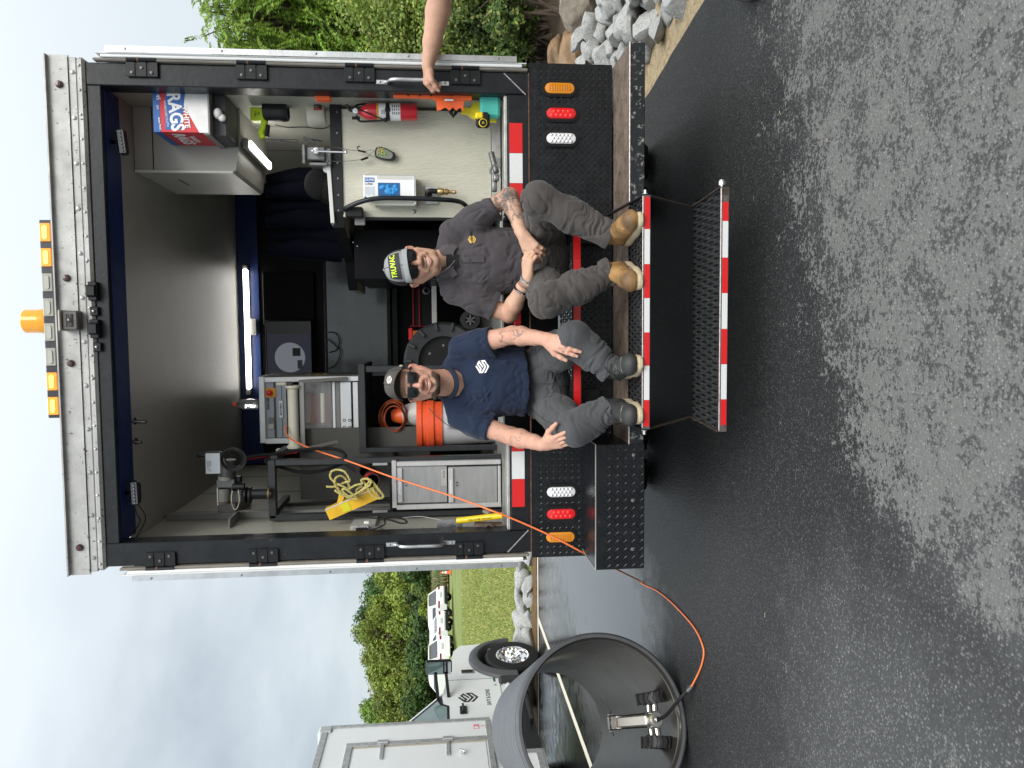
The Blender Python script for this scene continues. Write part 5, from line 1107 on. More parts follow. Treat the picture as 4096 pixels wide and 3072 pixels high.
hb(560, 955, 580, 1290, .01, 'guard_bar', ALU, -.03, .001); hb(810, 1030, 1045, 1255, .06, 'pulley_block', DGP, -.05, .01)
hc((860, 935), (1080, 930), .021, 'arm_tube', BLKC, dy=-.02, dy2=-.02)
for x in (1085, 1170): hc((x, 1090), (x+38, 1090), .045, 'turn_disc', BLKP, 30)
hc((1200, 1070), (1540, 1065), .030, 'post', BLKC); hc((1530, 1066), (1560, 1066), .034, 'post_ring', M('bronze', (.2, .13, .07), .5, .6)); hc((1560, 1066), (1580, 1066), .01, 'post_bolt', GALV)
b_ = MB(); g = np.random.RandomState(6)
for k in range(7):
    c = P_(*zz2(870+g.uniform(-30, 30), 410+g.uniform(-25, 25)), Yh-.05-k*.004); Rr = .045+.003*k; t = np.linspace(0, 2*PI, 30, endpoint=False)
    b_.tube(np.array([c+V3(Rr*math.cos(u), .003*math.sin(2*u+k), Rr*1.08*math.sin(u)) for u in t]), .0026, 6, closed=True)
one(b_, 'cable_coil', M('lead_black', (.025, .025, .027), .4), 'coil of black lead hung over the hoist motor', 'cable', 60)
one(MB().tube(spl([P_(*zz2(850, 1010), Yh-.06), P_(*zz2(830, 1150), Yh-.07), P_(*zz2(850, 1290), Yh-.07), P_(*zz2(905, 1370), Yh-.07), P_(*zz2(960, 1300), Yh-.07), P_(*zz2(985, 1150), Yh-.07), P_(*zz2(960, 990), Yh-.06)], 6), .0022, 6), 'cord_loop', M('cream_cord', (.55, .52, .38), .6), 'thin cream cord loop hanging from the hoist pulley', 'cord', 60)
# corrugated loom
b_ = MB(); z4 = lambda x, y: (900+x/2.074, 1400+y/2.074)
Pc = spl([at(*z4(*p), Y=.55) for p in ((150, 905), (250, 880), (430, 860), (640, 828), (850, 818), (960, 838), (1002, 890), (960, 945), (850, 990), (700, 1015), (560, 1000), (430, 960), (345, 935), (350, 905), (420, 890))], 14)
L_ = np.r_[0, np.cumsum(np.linalg.norm(np.diff(Pc, axis=0), axis=1))]; s = np.linspace(0, L_[-1], int(L_[-1]/.0028)); Q = np.stack([np.interp(s, L_, Pc[:, k]) for k in range(3)], 1)
b_.tube(Q, np.where(np.arange(len(Q)) % 2, .0105, .0085), 10); one(b_, 'corrugated_conduit', RUB, 'fat black corrugated conduit looping between the reel and the tall rack', 'conduit', 40)
one(MB().tube(spl([at(*z4(*p), Y=.56) for p in ((175, 912), (300, 890), (460, 868), (600, 850))], 6), .003, 6), 'red_wire', REDP, 'red wire running along the upper part of the corrugated conduit', 'wire', 60)
# --- left wall things
one(MB().bb(-1.139, -1.10, .6, .66, 1.4, 3.0, .002), 'cable_trunking', MGP, 'grey vertical trunking on the left wall behind the hoist', 'trunking')
one(pb(800, 2095, 905, 2100, .5, .0, 0) if False else MB().bb(-1.138, -1.05, .62, 1.0, 2.62, 2.72, .004), 'grey_wall_box', MGP, 'flat grey box high on the left wall under the ceiling', 'box')
b_ = MB()
for i in range(7): b_.bb(-1.136, -1.09, .40+i*.028, .412+i*.028, 2.60, 2.605)
b_.bb(-1.139, -1.09, .39, .60, 2.595, 2.6); one(b_, 'wall_vent', MGP, 'small slotted grey bracket on the left wall near the ceiling', 'vent')
OU = TH('socket_box', 'grey wall socket box with a black plug in the left wall trunking', 'socket', 1560, 2120, .22)
pb(1402, 2105, 1500, 2148, .26, .3, .003).build('trunk_cover', M('trunk_pale', (.42, .43, .41), .5), OU); pb(1405, 2118, 1520, 2148, .20, .06, .004).build('socket_body', M('socket_grey', (.36, .38, .4), .5), OU); pb(1425, 2108, 1475, 2128, .19, .05, .004).build('socket_step', MC['socket_grey'], OU); pb(1455, 2086, 1478, 2098, .22, .02, .004).build('knob', WHTP, OU)
pb(1422, 2112, 1470, 2130, .175, .02, .006).build('plug', BLKP, OU)
one(MB().tube(spl([P_(1468, 2122, .19), P_(1510, 2112, .19), P_(1540, 2095, .2), P_(1535, 2072, .2), P_(1560, 2068, .2), P_(1610, 2075, .2), P_(1628, 2090, .2), P_(1600, 2092, .2), P_(1550, 2078, .2), P_(1450, 2070, .22), P_(1350, 2075, .25)], 8), .0045, 8), 'power_cord', RUB, 'black power cord looping from the wall socket beside the tall rack', 'cord', 60)
b_ = pb(1590, 2117, 1702, 2140, .17, .003, 0); LBp = one(b_, 'wall_notice', M('notice_cream', (.55, .54, .46), .6), 'small cream notice with printed line on the left wall', 'notice')
text('Made in USA', P_(1692, 2128, .169), (1, 0, 0), (0, 0, 1), .010, INK, LBp)
AP = TH('alloy_plate', 'square aluminium plate with round knockout low on the left wall', 'plate', 1850, 2110, .15)
pb(1748, 2084, 1850, 2136, .15, .02, .001).build('plate_body', ALU, AP); q = P_(1804, 2113, .1495); MB().lathe([(.024, 0), (.026, .002), (.022, .0025), (0, .0015)], q, (0, -1, 0), 26).build('knockout', STL, AP, smooth=40)
SH = TH('sledgehammer', 'rusty sledgehammer head resting on the sill at the lower left corner', 'hammer', 2008, 2100, .12)
a, c = P_(1898, 2106, .13), P_(2008, 2106, .13); MB().tube([a, a+(c-a)*.12, a+(c-a)*.3, a+(c-a)*.7, a+(c-a)*.88, c], [.024, .027, .026, .026, .027, .024], 12).build('hammer_head', M('rusty_iron', (.11, .08, .06), .7, .3, var=.4, vs=25), SH, smooth=30)
q = (a+c)/2+V3(0, -.03, 0); MB().lathe([(.028, .0), (.03, .006), (.014, .008), (.012, 0)], q, (0, -1, 0), 16).build('eye', MC['rusty_iron'], SH, smooth=40); MB().tube([P_(1935, 2045, .2), P_(1960, 2056, .16)], [.010, .014], 8).build('haft', M('grey_wood', (.25, .2, .15), .8), SH)
SS = TH('yellow_stick', 'bright yellow round stick with black lettering leaning at the left sill', 'stick', 2010, 2070, .08)
a, c = P_(1828, 2083, .14), P_(2010, 2062, .07); MB().cyl(a, c, .0165, n=18).build('stick_body', M('stick_yellow', (.80, .55, .01), .4), SS, smooth=40); text('Smart Stick  800-521-6893', (a+c)/2+V3(0, -.0185, .0), -unit(c-a), np.cross(unit(c-a), (0, 1., 0))*1, .012, INK, SS, ext=.0002)
one(MB().tube(spl([P_(1605, 2072, .3), P_(1680, 2066, .3), P_(1760, 2080, .2), P_(1790, 2090, .16)], 6), .0018, 5), 'cord', M('speckled_cord', (.4, .4, .4), .6), 'thin speckled cord running down to the aluminium plate', 'cord', 60)
# ================================================================== PEOPLE (implicit surfaces meshed with surface nets)
class SDF:
    def __init__(s, lo, hi, h):
        s.lo = V3(lo); s.h = h; s.n = np.ceil((V3(hi)-s.lo)/h).astype(int)+1
        s.F = np.full(tuple(s.n), .2, np.float32)
    def _sl(s, a, b):
        i0 = np.maximum(((a-s.lo)/s.h).astype(int), 0); i1 = np.minimum(((b-s.lo)/s.h).astype(int)+2, s.n)
        if (i1 <= i0).any(): return None
        ax = [(s.lo[k]+np.arange(i0[k], i1[k])*s.h).astype(np.float32) for k in range(3)]
        return tuple(slice(i0[k], i1[k]) for k in range(3)), ax[0][:, None, None], ax[1][None, :, None], ax[2][None, None, :]
    def _op(s, sl, d, k, op, clip, X, Y, Z):
        if clip is not None:
            for c, n in clip: d = np.maximum(d, (X-c[0])*n[0]+(Y-c[1])*n[1]+(Z-c[2])*n[2])
        f = s.F[sl]
        if op == 'add':
            if k > 0: h_ = np.clip(.5+.5*(f-d)/k, 0, 1); s.F[sl] = f*(1-h_)+d*h_-k*h_*(1-h_)
            else: s.F[sl] = np.minimum(f, d)
        else:
            if k > 0: h_ = np.clip(.5-.5*(f+d)/k, 0, 1); s.F[sl] = f*(1-h_)-d*h_+k*h_*(1-h_)
            else: s.F[sl] = np.maximum(f, -d)
    def cap(s, a, b, r0, r1=None, k=.02, op='add', clip=None, sc_=None):
        """round cone from a to b; sc_=(axis, factor): flatten along a world direction"""
        a, b = V3(a), V3(b); r1 = r0 if r1 is None else r1; m = max(r0, r1)+k+s.h*2
        g = s._sl(np.minimum(a, b)-m, np.maximum(a, b)+m)
        if g is None: return s
        sl, X, Y, Z = g; d_ = b-a
        px, py, pz = X-a[0], Y-a[1], Z-a[2]
        if sc_ is not None:
            n, f = unit(sc_[0]), 1/sc_[1]-1; dt = px*n[0]+py*n[1]+pz*n[2]; px, py, pz = px+dt*n[0]*f, py+dt*n[1]*f, pz+dt*n[2]*f
            d_ = d_+n*(d_@n)*f
        L2 = max(d_@d_, 1e-9); t = np.clip((px*d_[0]+py*d_[1]+pz*d_[2])/L2, 0, 1)
        d = np.sqrt((px-t*d_[0])**2+(py-t*d_[1])**2+(pz-t*d_[2])**2)-(r0+(r1-r0)*t)
        if sc_ is not None: d = d*min(1, sc_[1])**.5
        s._op(sl, d, k, op, clip, X, Y, Z); return s
    def chain(s, P, R, k=.02, **kw):
        for i in range(len(P)-1): s.cap(P[i], P[i+1], R[i], R[i+1], k, **kw)
        return s
    def ell(s, c, r, Rm=None, k=.02, op='add', clip=None):
        c = V3(c); r = np.broadcast_to(V3(r) if np.ndim(r) else np.full(3, r, float), (3,)); m = r.max()+k+s.h*2
        g = s._sl(c-m, c+m)
        if g is None: return s
        sl, X, Y, Z = g; Rm = np.eye(3) if Rm is None else np.asarray(Rm)
        px, py, pz = X-c[0], Y-c[1], Z-c[2]
        q = [(px*Rm[0, i]+py*Rm[1, i]+pz*Rm[2, i]) for i in range(3)]
        k0 = np.sqrt(sum((q[i]/r[i])**2 for i in range(3))); k1 = np.sqrt(sum((q[i]/r[i]**2)**2 for i in range(3)))
        d = k0*(k0-1)/np.maximum(k1, 1e-4); s._op(sl, d, k, op, clip, X, Y, Z); return s
    def mesh(s):
        F = s.F; sg = F < 0
        c = [sg[i:F.shape[0]-1+i, j:F.shape[1]-1+j, l:F.shape[2]-1+l] for i in (0, 1) for j in (0, 1) for l in (0, 1)]
        al = c[0].copy(); an_ = c[0].copy()
        for q in c[1:]: al &= q; an_ |= q
        act = an_ & ~al; I = np.argwhere(act); vid = np.full(act.shape, -1, np.int64); vid[act] = np.arange(len(I))
        acc = np.zeros((len(I), 3)); cnt = np.zeros(len(I)); co = [np.array(o) for o in np.ndindex(2, 2, 2)]
        val = [F[tuple((I+o).T)] for o in co]
        for a in range(8):
            for ax in range(3):
                if co[a][ax] == 0:
                    e = co[a].copy(); e[ax] = 1; b = int(e[0]*4+e[1]*2+e[2]); x = (val[a] < 0) != (val[b] < 0)
                    t = val[a][x]/(val[a][x]-val[b][x]); p = np.tile(co[a].astype(float), (x.sum(), 1)); p[:, ax] += t; acc[x] += p; cnt[x] += 1
        V = s.lo+(I+acc/cnt[:, None])*s.h; Fc = []
        for ax in range(3):
            sh = [slice(None)]*3; s0 = list(sh); s1 = list(sh); s0[ax] = slice(0, -1); s1[ax] = slice(1, None)
            ch = sg[tuple(s0)] != sg[tuple(s1)]; E = np.argwhere(ch); b, c2 = (ax+1) % 3, (ax+2) % 3
            ok = (E[:, b] > 0) & (E[:, c2] > 0) & (E[:, b] < F.shape[b]-1) & (E[:, c2] < F.shape[c2]-1); E = E[ok]
            q = []
            for db, dc in ((-1, -1), (0, -1), (0, 0), (-1, 0)): e = E.copy(); e[:, b] += db; e[:, c2] += dc; q.append(vid[tuple(e.T)])
            q = np.stack(q, 1); fl = ~sg[tuple(E.T)]; q[fl] = q[fl][:, ::-1]; Fc.append(q)
        return V, np.concatenate(Fc)
def np_mesh(name, V, Fq, mat, parent, col=None, smooth_it=0, subd=0):
    if smooth_it: V = relax(V, Fq, smooth_it)
    me = bpy.data.meshes.new(name); off = WL[parent.name] if parent is not None else np.zeros(3)
    me.vertices.add(len(V)); me.vertices.foreach_set('co', (V-off).ravel()); n = len(Fq)
    me.loops.add(4*n); me.polygons.add(n); me.loops.foreach_set('vertex_index', Fq.ravel()); me.polygons.foreach_set('loop_start', np.arange(0, 4*n, 4)); me.polygons.foreach_set('loop_total', np.full(n, 4))
    me.update(); me.validate()
    if col is not None: set_col(me, 'col', col)
    me.materials.append(mat); me.shade_smooth()
    o = bpy.data.objects.new(name, me); COL.objects.link(o); o.parent = parent; WL[o.name] = off; return o
def relax(V, Fq, it, lam=.5):
    n = len(V); e = np.concatenate([Fq[:, [0, 1]], Fq[:, [1, 2]], Fq[:, [2, 3]], Fq[:, [3, 0]]]); e = np.concatenate([e, e[:, ::-1]])
    deg = np.bincount(e[:, 0], minlength=n)[:, None]
    for k in range(it):
        S_ = np.stack([np.bincount(e[:, 0], V[e[:, 1], a], n) for a in range(3)], 1)/deg
        V = V+(lam if k % 2 == 0 else -lam*.96)*(S_-V)
    return V
def vnorm(V, Fq):
    nn_ = np.cross(V[Fq[:, 2]]-V[Fq[:, 0]], V[Fq[:, 3]]-V[Fq[:, 1]]); N_ = np.zeros_like(V)
    for i in range(4):
        for a in range(3): N_[:, a] += np.bincount(Fq[:, i], nn_[:, a], len(V))
    return N_/(np.linalg.norm(N_, axis=1)[:, None]+1e-9)
def folds(V, N_, segs):
    """segs: (a, b, amplitude, width): soft creases displaced along the normal"""
    D = np.zeros(len(V))
    for a, b, A, w_ in segs:
        a, b = V3(a), V3(b); lo, hi = np.minimum(a, b)-3*w_, np.maximum(a, b)+3*w_
        m = ((V > lo) & (V < hi)).all(1)
        if not m.any(): continue
        P = V[m]; d_ = b-a; t = np.clip(((P-a)@d_)/(d_@d_), 0, 1); q = P-a-t[:, None]*d_; side = np.cross(unit(d_), N_[m]); s_ = (q*side).sum(1)/w_; r_ = np.linalg.norm(q, axis=1)/w_
        D[m] += A*np.sin(PI*t)**.6*np.exp(-r_*r_*.9)*(1.0-1.7*np.exp(-(s_+.5)**2*5))
    return V+N_*D[:, None]
def radiate(c, dirs, n, L0, L1, A, w_, seed, jit=.35, off=.02):
    g = np.random.RandomState(seed); o = []
    for i in range(n):
        d = unit(dirs[i % len(dirs)]+g.normal(0, jit, 3)); p = V3(c)+g.normal(0, off, 3); o.append((p, p+d*g.uniform(L0, L1), A*g.uniform(.5, 1.2), w_*g.uniform(.7, 1.3)))
    return o
def reach(px, py, parent, ln_, near=True):
    """point on the photograph's ray at distance ln_ from the parent joint"""
    d = CF+CR*((3072-py)-1536)/F_PX-CU*(px-2048)/F_PX; d = unit(d); o = CAM-V3(parent); b = o@d; c = o@o-ln_*ln_; q = b*b-c
    t = -b if q < 0 else (-b-math.sqrt(q) if near else -b+math.sqrt(q)); return CAM+d*t
SKIN_N = 0
def m_skin(name):
    m_ = M(name, (.5, .3, .2), .55, vcol='col', var=.09, vs=45, bump=.25, bs=260, spec=.35)
    b = m_.node_tree.nodes['Principled BSDF']; b.inputs['Subsurface Weight'].default_value = .05; b.inputs['Subsurface Radius'].default_value = (.012, .005, .003); b.inputs['Subsurface Scale'].default_value = 1; return m_
def m_cloth(name, col, bs_=500):
    m_ = M(name, col, .85, var=.05, vs=5, bump=.05, bs=bs_, spec=.2, sheen=.15); return m_
def hand_sdf(S, wr, d, n, sd_, sz=1.0, curl=(.3, .35, .4, .45), spread=(.14, .03, -.06, -.16), thumb=(.75, .3, .2), k=.010, scale_l=1.0):
    """wr wrist, d finger direction, n back-of-hand normal, sd_ thumb side direction. Returns fingertip and knuckle points"""
    d = unit(d); n = unit(n-d*(n@d)); t = np.cross(d, n); t = t if t@sd_ > 0 else -t
    wr = V3(wr); L_ = sz
    S.cap(wr-d*.03*L_, wr+d*.02*L_, .027*L_, .026*L_, k=.015, sc_=(n, .72))
    for u_ in (-.026, -.009, .009, .026): S.cap(wr+d*.015*L_+t*u_*.55*L_, wr+d*.082*L_+t*u_*L_, .0165*L_, .0115*L_, k=.012)
    S.cap(wr+d*.02*L_+t*.015*L_-n*.006*L_, wr+d*.055*L_+t*.034*L_-n*.006*L_, .018*L_, .014*L_, k=.012)
    tips = []; kn = []; fl = (.086, .092, .086, .072)
    for i, (cu, sp) in enumerate(zip(curl, spread)):
        b = wr+d*(.086+(0, .004, .001, -.007)[i])*L_+t*(.030, .0105, -.0095, -.028)[i]*L_; fd = unit(d+t*sp); L3 = [fl[i]*x*L_*scale_l for x in (.47, .30, .23)]; a_ = .12
        P = [b]; dirv = fd
        for j in range(3):
            a_ += cu*(.8, 1.15, .7)[j]; dv = fd*math.cos(a_)-n*math.sin(a_); P.append(P[-1]+dv*L3[j])
        r = [.0102, .0094, .0087, .0074]; r = [x*L_*(1 if i < 3 else .88) for x in r]
        S.chain(P, r, k=.0045); S.ell(P[1]+n*.0012, .0095*L_*(1 if i < 3 else .9), k=.004)
        tips.append(P); kn.append((b, fd))
    tb_ = wr+d*.028*L_+t*.026*L_-n*.008*L_; th, tc_, tv = thumb; td = unit(d*math.cos(th)+t*math.sin(th)-n*.15); td2 = unit(d*math.cos(th-tc_)+t*math.sin(th-tc_)-n*(.15+tv))
    P = [tb_, tb_+td*.042*L_, tb_+td*.042*L_+td2*.034*L_, tb_+td*.042*L_+td2*.034*L_+unit(td2+(-n)*.1)*.026*L_]
    S.chain(P, [.017*L_, .0125*L_, .0108*L_, .0085*L_], k=.008); tips.append(P); return tips, kn, (d, n, t)
def head_sdf(S, H, sc_, w_=1.0, chub=0.0, smile=1.0):
    """H: 4x4-like (R, c): head frame, face looks along -y of R"""
    R, c = H; p = lambda x, y, z: V3(c)+R@(V3(x*w_, y, z)*sc_); s_ = sc_
    E = lambda x, y, z, r, k=.02, op='add', Rr=None: S.ell(p(x, y, z), V3(r)*s_*V3(w_, 1, 1), R if Rr is None else R@Rr, k*s_, op)
    K = lambda a, b, r0, r1, k=.012, op='add', q=None: S.cap(p(*a), p(*b), r0*s_, r1*s_, k*s_, op, sc_=q)
    E(0, .012, .045, (.074, .094, .088)); E(0, -.030, -.028, (.060+chub*.4, .060, .068)); E(0, -.052, -.070, (.042+chub*.5, .036, .036), .025)
    for s in (-1, 1):
        E(s*.036, -.058, -.020, (.028, .028, .028), .02); K((s*.062, .006, -.025), (s*.036, -.055, -.088), .020+chub*.4, .018+chub*.3, .03)
    E(0, -.083, -.096, (.020, .016, .016), .018)
    K((-.035, -.080, .030), (.035, -.080, .030), .013, .013, .014)
    for s in (-1, 1): S.ell(p(s*.030, -.100, .008), V3(.021, .016, .013)*s_, R, .012*s_, 'sub')
    K((0, -.086, .024), (0, -.112, -.018), .0085, .0115, .010); E(0, -.113, -.024, (.0125, .0125, .011), .008)
    for s in (-1, 1): E(s*.0125, -.103, -.028, (.0078, .010, .0075), .006)
    for s in (-1, 1): K((s*.022, -.094, -.022), (s*.037, -.082, -.052), .010, .010, .012)   # smile fold cheeks
    # mouth: opened arc, lips
    n = 9; xs_ = np.linspace(-1, 1, n); up = []; lo_ = []; mi_ = []
    for x in xs_:
        cz = -.057+smile*.009*x*x; cy = -.0985+.020*x*x; up.append((x*.031, cy, cz+.0062*(1-x*x)*(.4+.6*smile)+.001)); lo_.append((x*.029, cy+.0005, cz-.0125*(1-x*x)*smile-.0025)); mi_.append((x*.027, cy-.004, cz-.0030*(1-x*x)*smile))
    for i in range(n-1):
        K(up[i], up[i+1], .0040, .0040, .004); K(lo_[i], lo_[i+1], .0048, .0048, .004)
    for i in range(n-1): K(mi_[i], mi_[i+1], .0062*smile*(1-abs(xs_[i])*.45), .0062*smile*(1-abs(xs_[i+1])*.45), .001, 'sub')
    for s in (-1, 1):   # ears
        Rr = rotz(s*-.35)@roty(s*.12); E(s*.0775, .014, .000, (.007, .019, .032), .006, 'add', Rr); E(s*.086, .010, .006, (.010, .013, .021), .003, 'add', Rr); E(s*.0925, .004, .004, (.006, .009, .015), .004, 'sub', Rr)
        E(s*.078, .006, -.026, (.0055, .009, .011), .006)
    return p
def skin_cols(V, N_, H, sc_, base, red, beard, kind, w_=1.0):
    R, c = H; q = ((V-V3(c))@R)/sc_; q[:, 0] /= w_; x, y, z = q.T; n = len(V)
    base = np.array(base); col = np.tile(base, (n, 1)); nz = fbm(V, 60, 3, 3)[:, None]; nl = fbm(V, 14, 3, 5)[:, None]
    redm = np.zeros(n); inh = (z > -.16) & (np.abs(x) < .11) & (np.abs(y) < .14)
    g = lambda cx, cy, cz, r: np.exp(-(((np.abs(x) if cx else x)-cx)**2+(y-cy)**2+(z-cz)**2)/r**2)
    redm += .8*g(0, -.115, -.02, .018)+.55*g(.042, -.08, -.025, .026)+.9*(np.abs(x) > .076)*inh*(np.abs(z) < .04); redm = np.clip(redm*inh+.25*(nl[:, 0]-.5)*2, 0, 1)
    col = col*(1-redm[:, None]*.55)+np.array(red)*redm[:, None]*.55
    face = inh & (y < .02); cz = -.057+.009*(x/.028)**2
    lipm = (np.abs(x) < .029) & (y < -.066) & (((z > cz-.0165*np.clip(1-(x/.029)**2, 0, 1)-.003) & (z < cz+.0095*np.clip(1-(x/.029)**2, .1, 1)+.001))) & face
    col[lipm] = col[lipm]*.35+np.array((.42, .17, .14))*.65
    arm = 1+.22*(nz-.5); col = col*arm
    st = np.zeros(n)
    if kind == 'A':
        st = .20*sstep(-.035, -.075, z)*sstep(.03, -.02, y)*sstep(-.16, -.105, z)+.35*((np.abs(x) < .035) & (z > -.049) & (z < -.036) & (y < -.07))+.55*g(0, -.09, -.083, .010)
        st *= .55+.9*(nz[:, 0])
    else:
        d = np.sqrt((x/1.15)**2+((z+.062)/1.0)**2); ring = sstep(.030, .040, d)*sstep(.064, .052, d)
        st = 1.0*ring*sstep(-.066, -.078, z)*(y < -.02)+.95*g(0, -.095, -.082, .014)+.5*sstep(-.085, -.10, z)*(y < -.03)*(z > -.125)*(np.abs(x) < .05)+.10*sstep(-.03, -.08, z)*(y < .01)*(z > -.13)+.25*((np.abs(x) < .03) & (z > -.049) & (z < -.036) & (y < -.07))
        st *= .6+.75*nz[:, 0]
    st = np.clip(st, 0, .92)*face*(~lipm); col = col*(1-st[:, None])+np.array(beard)*st[:, None]
    hair = inh & (y > -.02) & (z > .012) & (np.abs(x) < .0765); hm = (hair*.85)[:, None]; col = col*(1-hm)+np.array(beard)*.8*hm
    return col
def logo_on(S_V, S_N, c, right, up, pts2d_fn):
    pass
def proj_prism(poly, o, right, up, V, N_, size, mat, par, name, off=.0015, th=.001, dens=0):
    """flat print laid on a garment: polygon points dropped onto the nearest garment surface seen from the front"""
    r, u = unit(right), unit(up); nrm = np.cross(r, u)
    loc = V-V3(o); a = loc@r; b = loc@u; c = loc@nrm; m = (np.abs(a) < size*1.6) & (np.abs(b) < size*1.6) & ((N_@nrm) > .1); A = np.c_[a[m], b[m]]; Cc = c[m]
    tr = geometry.tessellate_polygon([[Vector((x, y, 0)) for x, y in poly]]); P2 = [list(p) for p in poly]; T2 = [tuple(t) for t in tr]
    for it in range(dens):
        ne = {}; nt_ = []
        def mid(i, j):
            k = (min(i, j), max(i, j))
            if k not in ne: ne[k] = len(P2); P2.append([(P2[i][0]+P2[j][0])/2, (P2[i][1]+P2[j][1])/2])
            return ne[k]
        for i, j, k in T2: a1, b1, c1 = mid(i, j), mid(j, k), mid(k, i); nt_ += [(i, a1, c1), (a1, j, b1), (c1, b1, k), (a1, b1, c1)]
        T2 = nt_
    X = []
    for x, y in P2:
        q = np.array([x*size, y*size]); d = ((A-q)**2).sum(1); i = np.argsort(d)[:6]; X.append(V3(o)+r*q[0]+u*q[1]+nrm*(Cc[i].mean()+off))
    X = np.array(X); k = len(X); b_ = MB(); b_.add(np.r_[X+nrm*th, X-nrm*.001], [t for t in T2]+[tuple(i+k for i in t[::-1]) for t in T2]); return b_.build(name, mat, par)
def shift_text(ob, V, N_, o, right, up, par, off=.002):
    r, u = unit(right), unit(up); nrm = np.cross(r, u); offp = WL[par.name]; loc = V-V3(o); a = loc@r; b = loc@u; c = loc@nrm; m = (np.abs(a) < .12) & (np.abs(b) < .08) & ((N_@nrm) > .1); A = np.c_[a[m], b[m]]; Cc = c[m]
    mw = np.array(ob.matrix_local); vs = np.array([v.co[:] for v in ob.data.vertices]); W_ = vs@mw[:3, :3].T+mw[:3, 3]+offp
    for i, p in enumerate(W_):
        q = p-V3(o); k = np.argmin(((A-[q@r, q@u])**2).sum(1)); W_[i] = V3(o)+r*(q@r)+u*(q@u)+nrm*(Cc[k]+off)
    ob.matrix_local = Matrix.Identity(4)
    for v, p in zip(ob.data.vertices, W_-offp): v.co = p
def shoe(par, ank, toe_dir, zs, kind, lab=None):
    """work boot: sole and upper; ank = ankle, sole bottom at zs"""
    d = unit(V3(toe_dir[0], toe_dir[1], 0)); s = V3(d[1], -d[0], 0); L_ = .285; heel = V3(ank[0], ank[1], zs)-d*.060
    S = SDF(heel-V3(.2, .2, .01)-abs(d)*.15, heel+V3(.2, .2, .26)+abs(d)*.34, .004)
    S.cap(heel+d*.045+V3(0, 0, .055), heel+d*.225+V3(0, 0, .048), .040, .040, k=.02, sc_=((0, 0, 1), .95)); S.ell(heel+d*.215+V3(0, 0, .050), (.050, .050, .033), k=.015)
    S.cap(heel+d*.06+V3(0, 0, .07), V3(ank)+V3(0, .02, .035), .044, .044, k=.02); S.cap(heel+d*.10+V3(0, 0, .09), heel+d*.18+V3(0, 0, .065), .034, .034, k=.03)
    S.cap(heel+d*.0+V3(0, 0, -.03), heel+d*.3+V3(0, 0, -.03), .05, .05, k=0, op='sub')
    V, Fq = S.mesh(); N_ = vnorm(V, Fq); g = np.random.RandomState(3)
    V = folds(V, N_, radiate(heel+d*.16+V3(0, 0, .09), [s, -s, s+d*.2], 10, .03, .06, .0035, .007, 4)+radiate(heel+d*.07+V3(0, 0, .12), [s+d*.3, -s+d*.3], 8, .03, .07, .003, .008, 5))
    nz = fbm(V, 22, 4, 2)[:, None]; nf = fbm(V, 90, 3, 4)[:, None]; along = ((V-heel)@d)[:, None]
    if kind == 'tan':
        col = np.array((.30, .17, .06))*(1-.0*nz)+0; col = np.tile((.27, .15, .055), (len(V), 1))*(.1+1.8*nz)*(.8+.4*nf); tm = sstep(.19, .24, along)*sstep(.03, .07, V[:, 2:3]-zs); col = col*(1-tm*.72)+np.array((.065, .035, .018))*tm*.72*(.6+.8*nz)
    else: col = np.tile((.028, .029, .028), (len(V), 1))*(.6+.9*nz); sc2 = (nf > .62)*sstep(.55, .7, nz); col = col*(1-sc2*.5)+np.array((.14, .14, .13))*sc2*.5
    sh = np_mesh('boot', V, Fq, M('boot_leather', (.3, .18, .07), .62, vcol='col', bump=.15, bs=120), par, col, 2)
    SO = M('boot_sole_cream', (.50, .42, .28), .7, var=.15, vs=30, chips=((.15, .11, .07), .66, 50))
    out2 = []; 
    for t in np.linspace(0, 2*PI, 40, endpoint=False):
        a = math.cos(t); b_ = math.sin(t); w2 = .046+.008*sstep(-.2, .7, a)-.007*math.exp(-((a+.15)/.3)**2); out2.append(heel+d*(.112+a*.150)+s*b_*w2*(abs(b_)**-.25 if abs(b_) > .02 else 1))
    out2 = np.array(out2); b = MB(); G = np.stack([out2*0+o2 for o2 in (out2,)]); rings = []
    cc = heel+d*.112
    for zz, f in ((.0, .97), (.004, 1.0), (.018, 1.0), (.020, .985), (.030, .99), (.034, .96)): rings.append(cc+(out2-cc)*f+V3(0, 0, zz+(.006 if zz == 0 else 0)*0))
    G = np.array(rings).transpose(1, 0, 2); b.grid(G, closed_u=True); b.add(np.array(rings[0]), [tuple(range(40))[::-1]]); b.add(np.array(rings[-1]), [tuple(range(40))]); so = b.build('sole', SO, sh, smooth=40)
    b = MB(); b.tube(np.array([cc+(p-cc)*.955+V3(0, 0, .0355) for p in out2]), .0022, 5, closed=True); b.build('welt_stitch', M('welt_thread', (.12, .09, .06), .7) if kind == 'tan' else M('pale_thread', (.35, .33, .28), .7), sh)
    if kind != 'tan':
        b = MB()
        for i in range(4): c = heel+d*(.115+.022*i)+V3(0, 0, .128-.017*i); b.tube(spl([c-s*.026-V3(0, 0, .010), c+V3(0, 0, .010), c+s*.026-V3(0, 0, .010)], 4), .0027, 6)
        b.tube(spl([heel+d*.11+V3(0, 0, .14), heel+d*.15+s*.05+V3(0, 0, .11), heel+d*.12+s*.06+V3(0, 0, .07)], 6), .0025, 6); b.build('lace', M('boot_lace', (.02, .02, .02), .8), sh)
        b = MB(); b.tube(spl([heel+d*.16+s*.040+V3(0, 0, .055), heel+d*.20+s*.036+V3(0, 0, .082), heel+d*.215+V3(0, 0, .092), heel+d*.20-s*.036+V3(0, 0, .082), heel+d*.16-s*.040+V3(0, 0, .055)], 6), .0014, 5); b.build('seam_stitch', MC['pale_thread'], sh)
    return sh
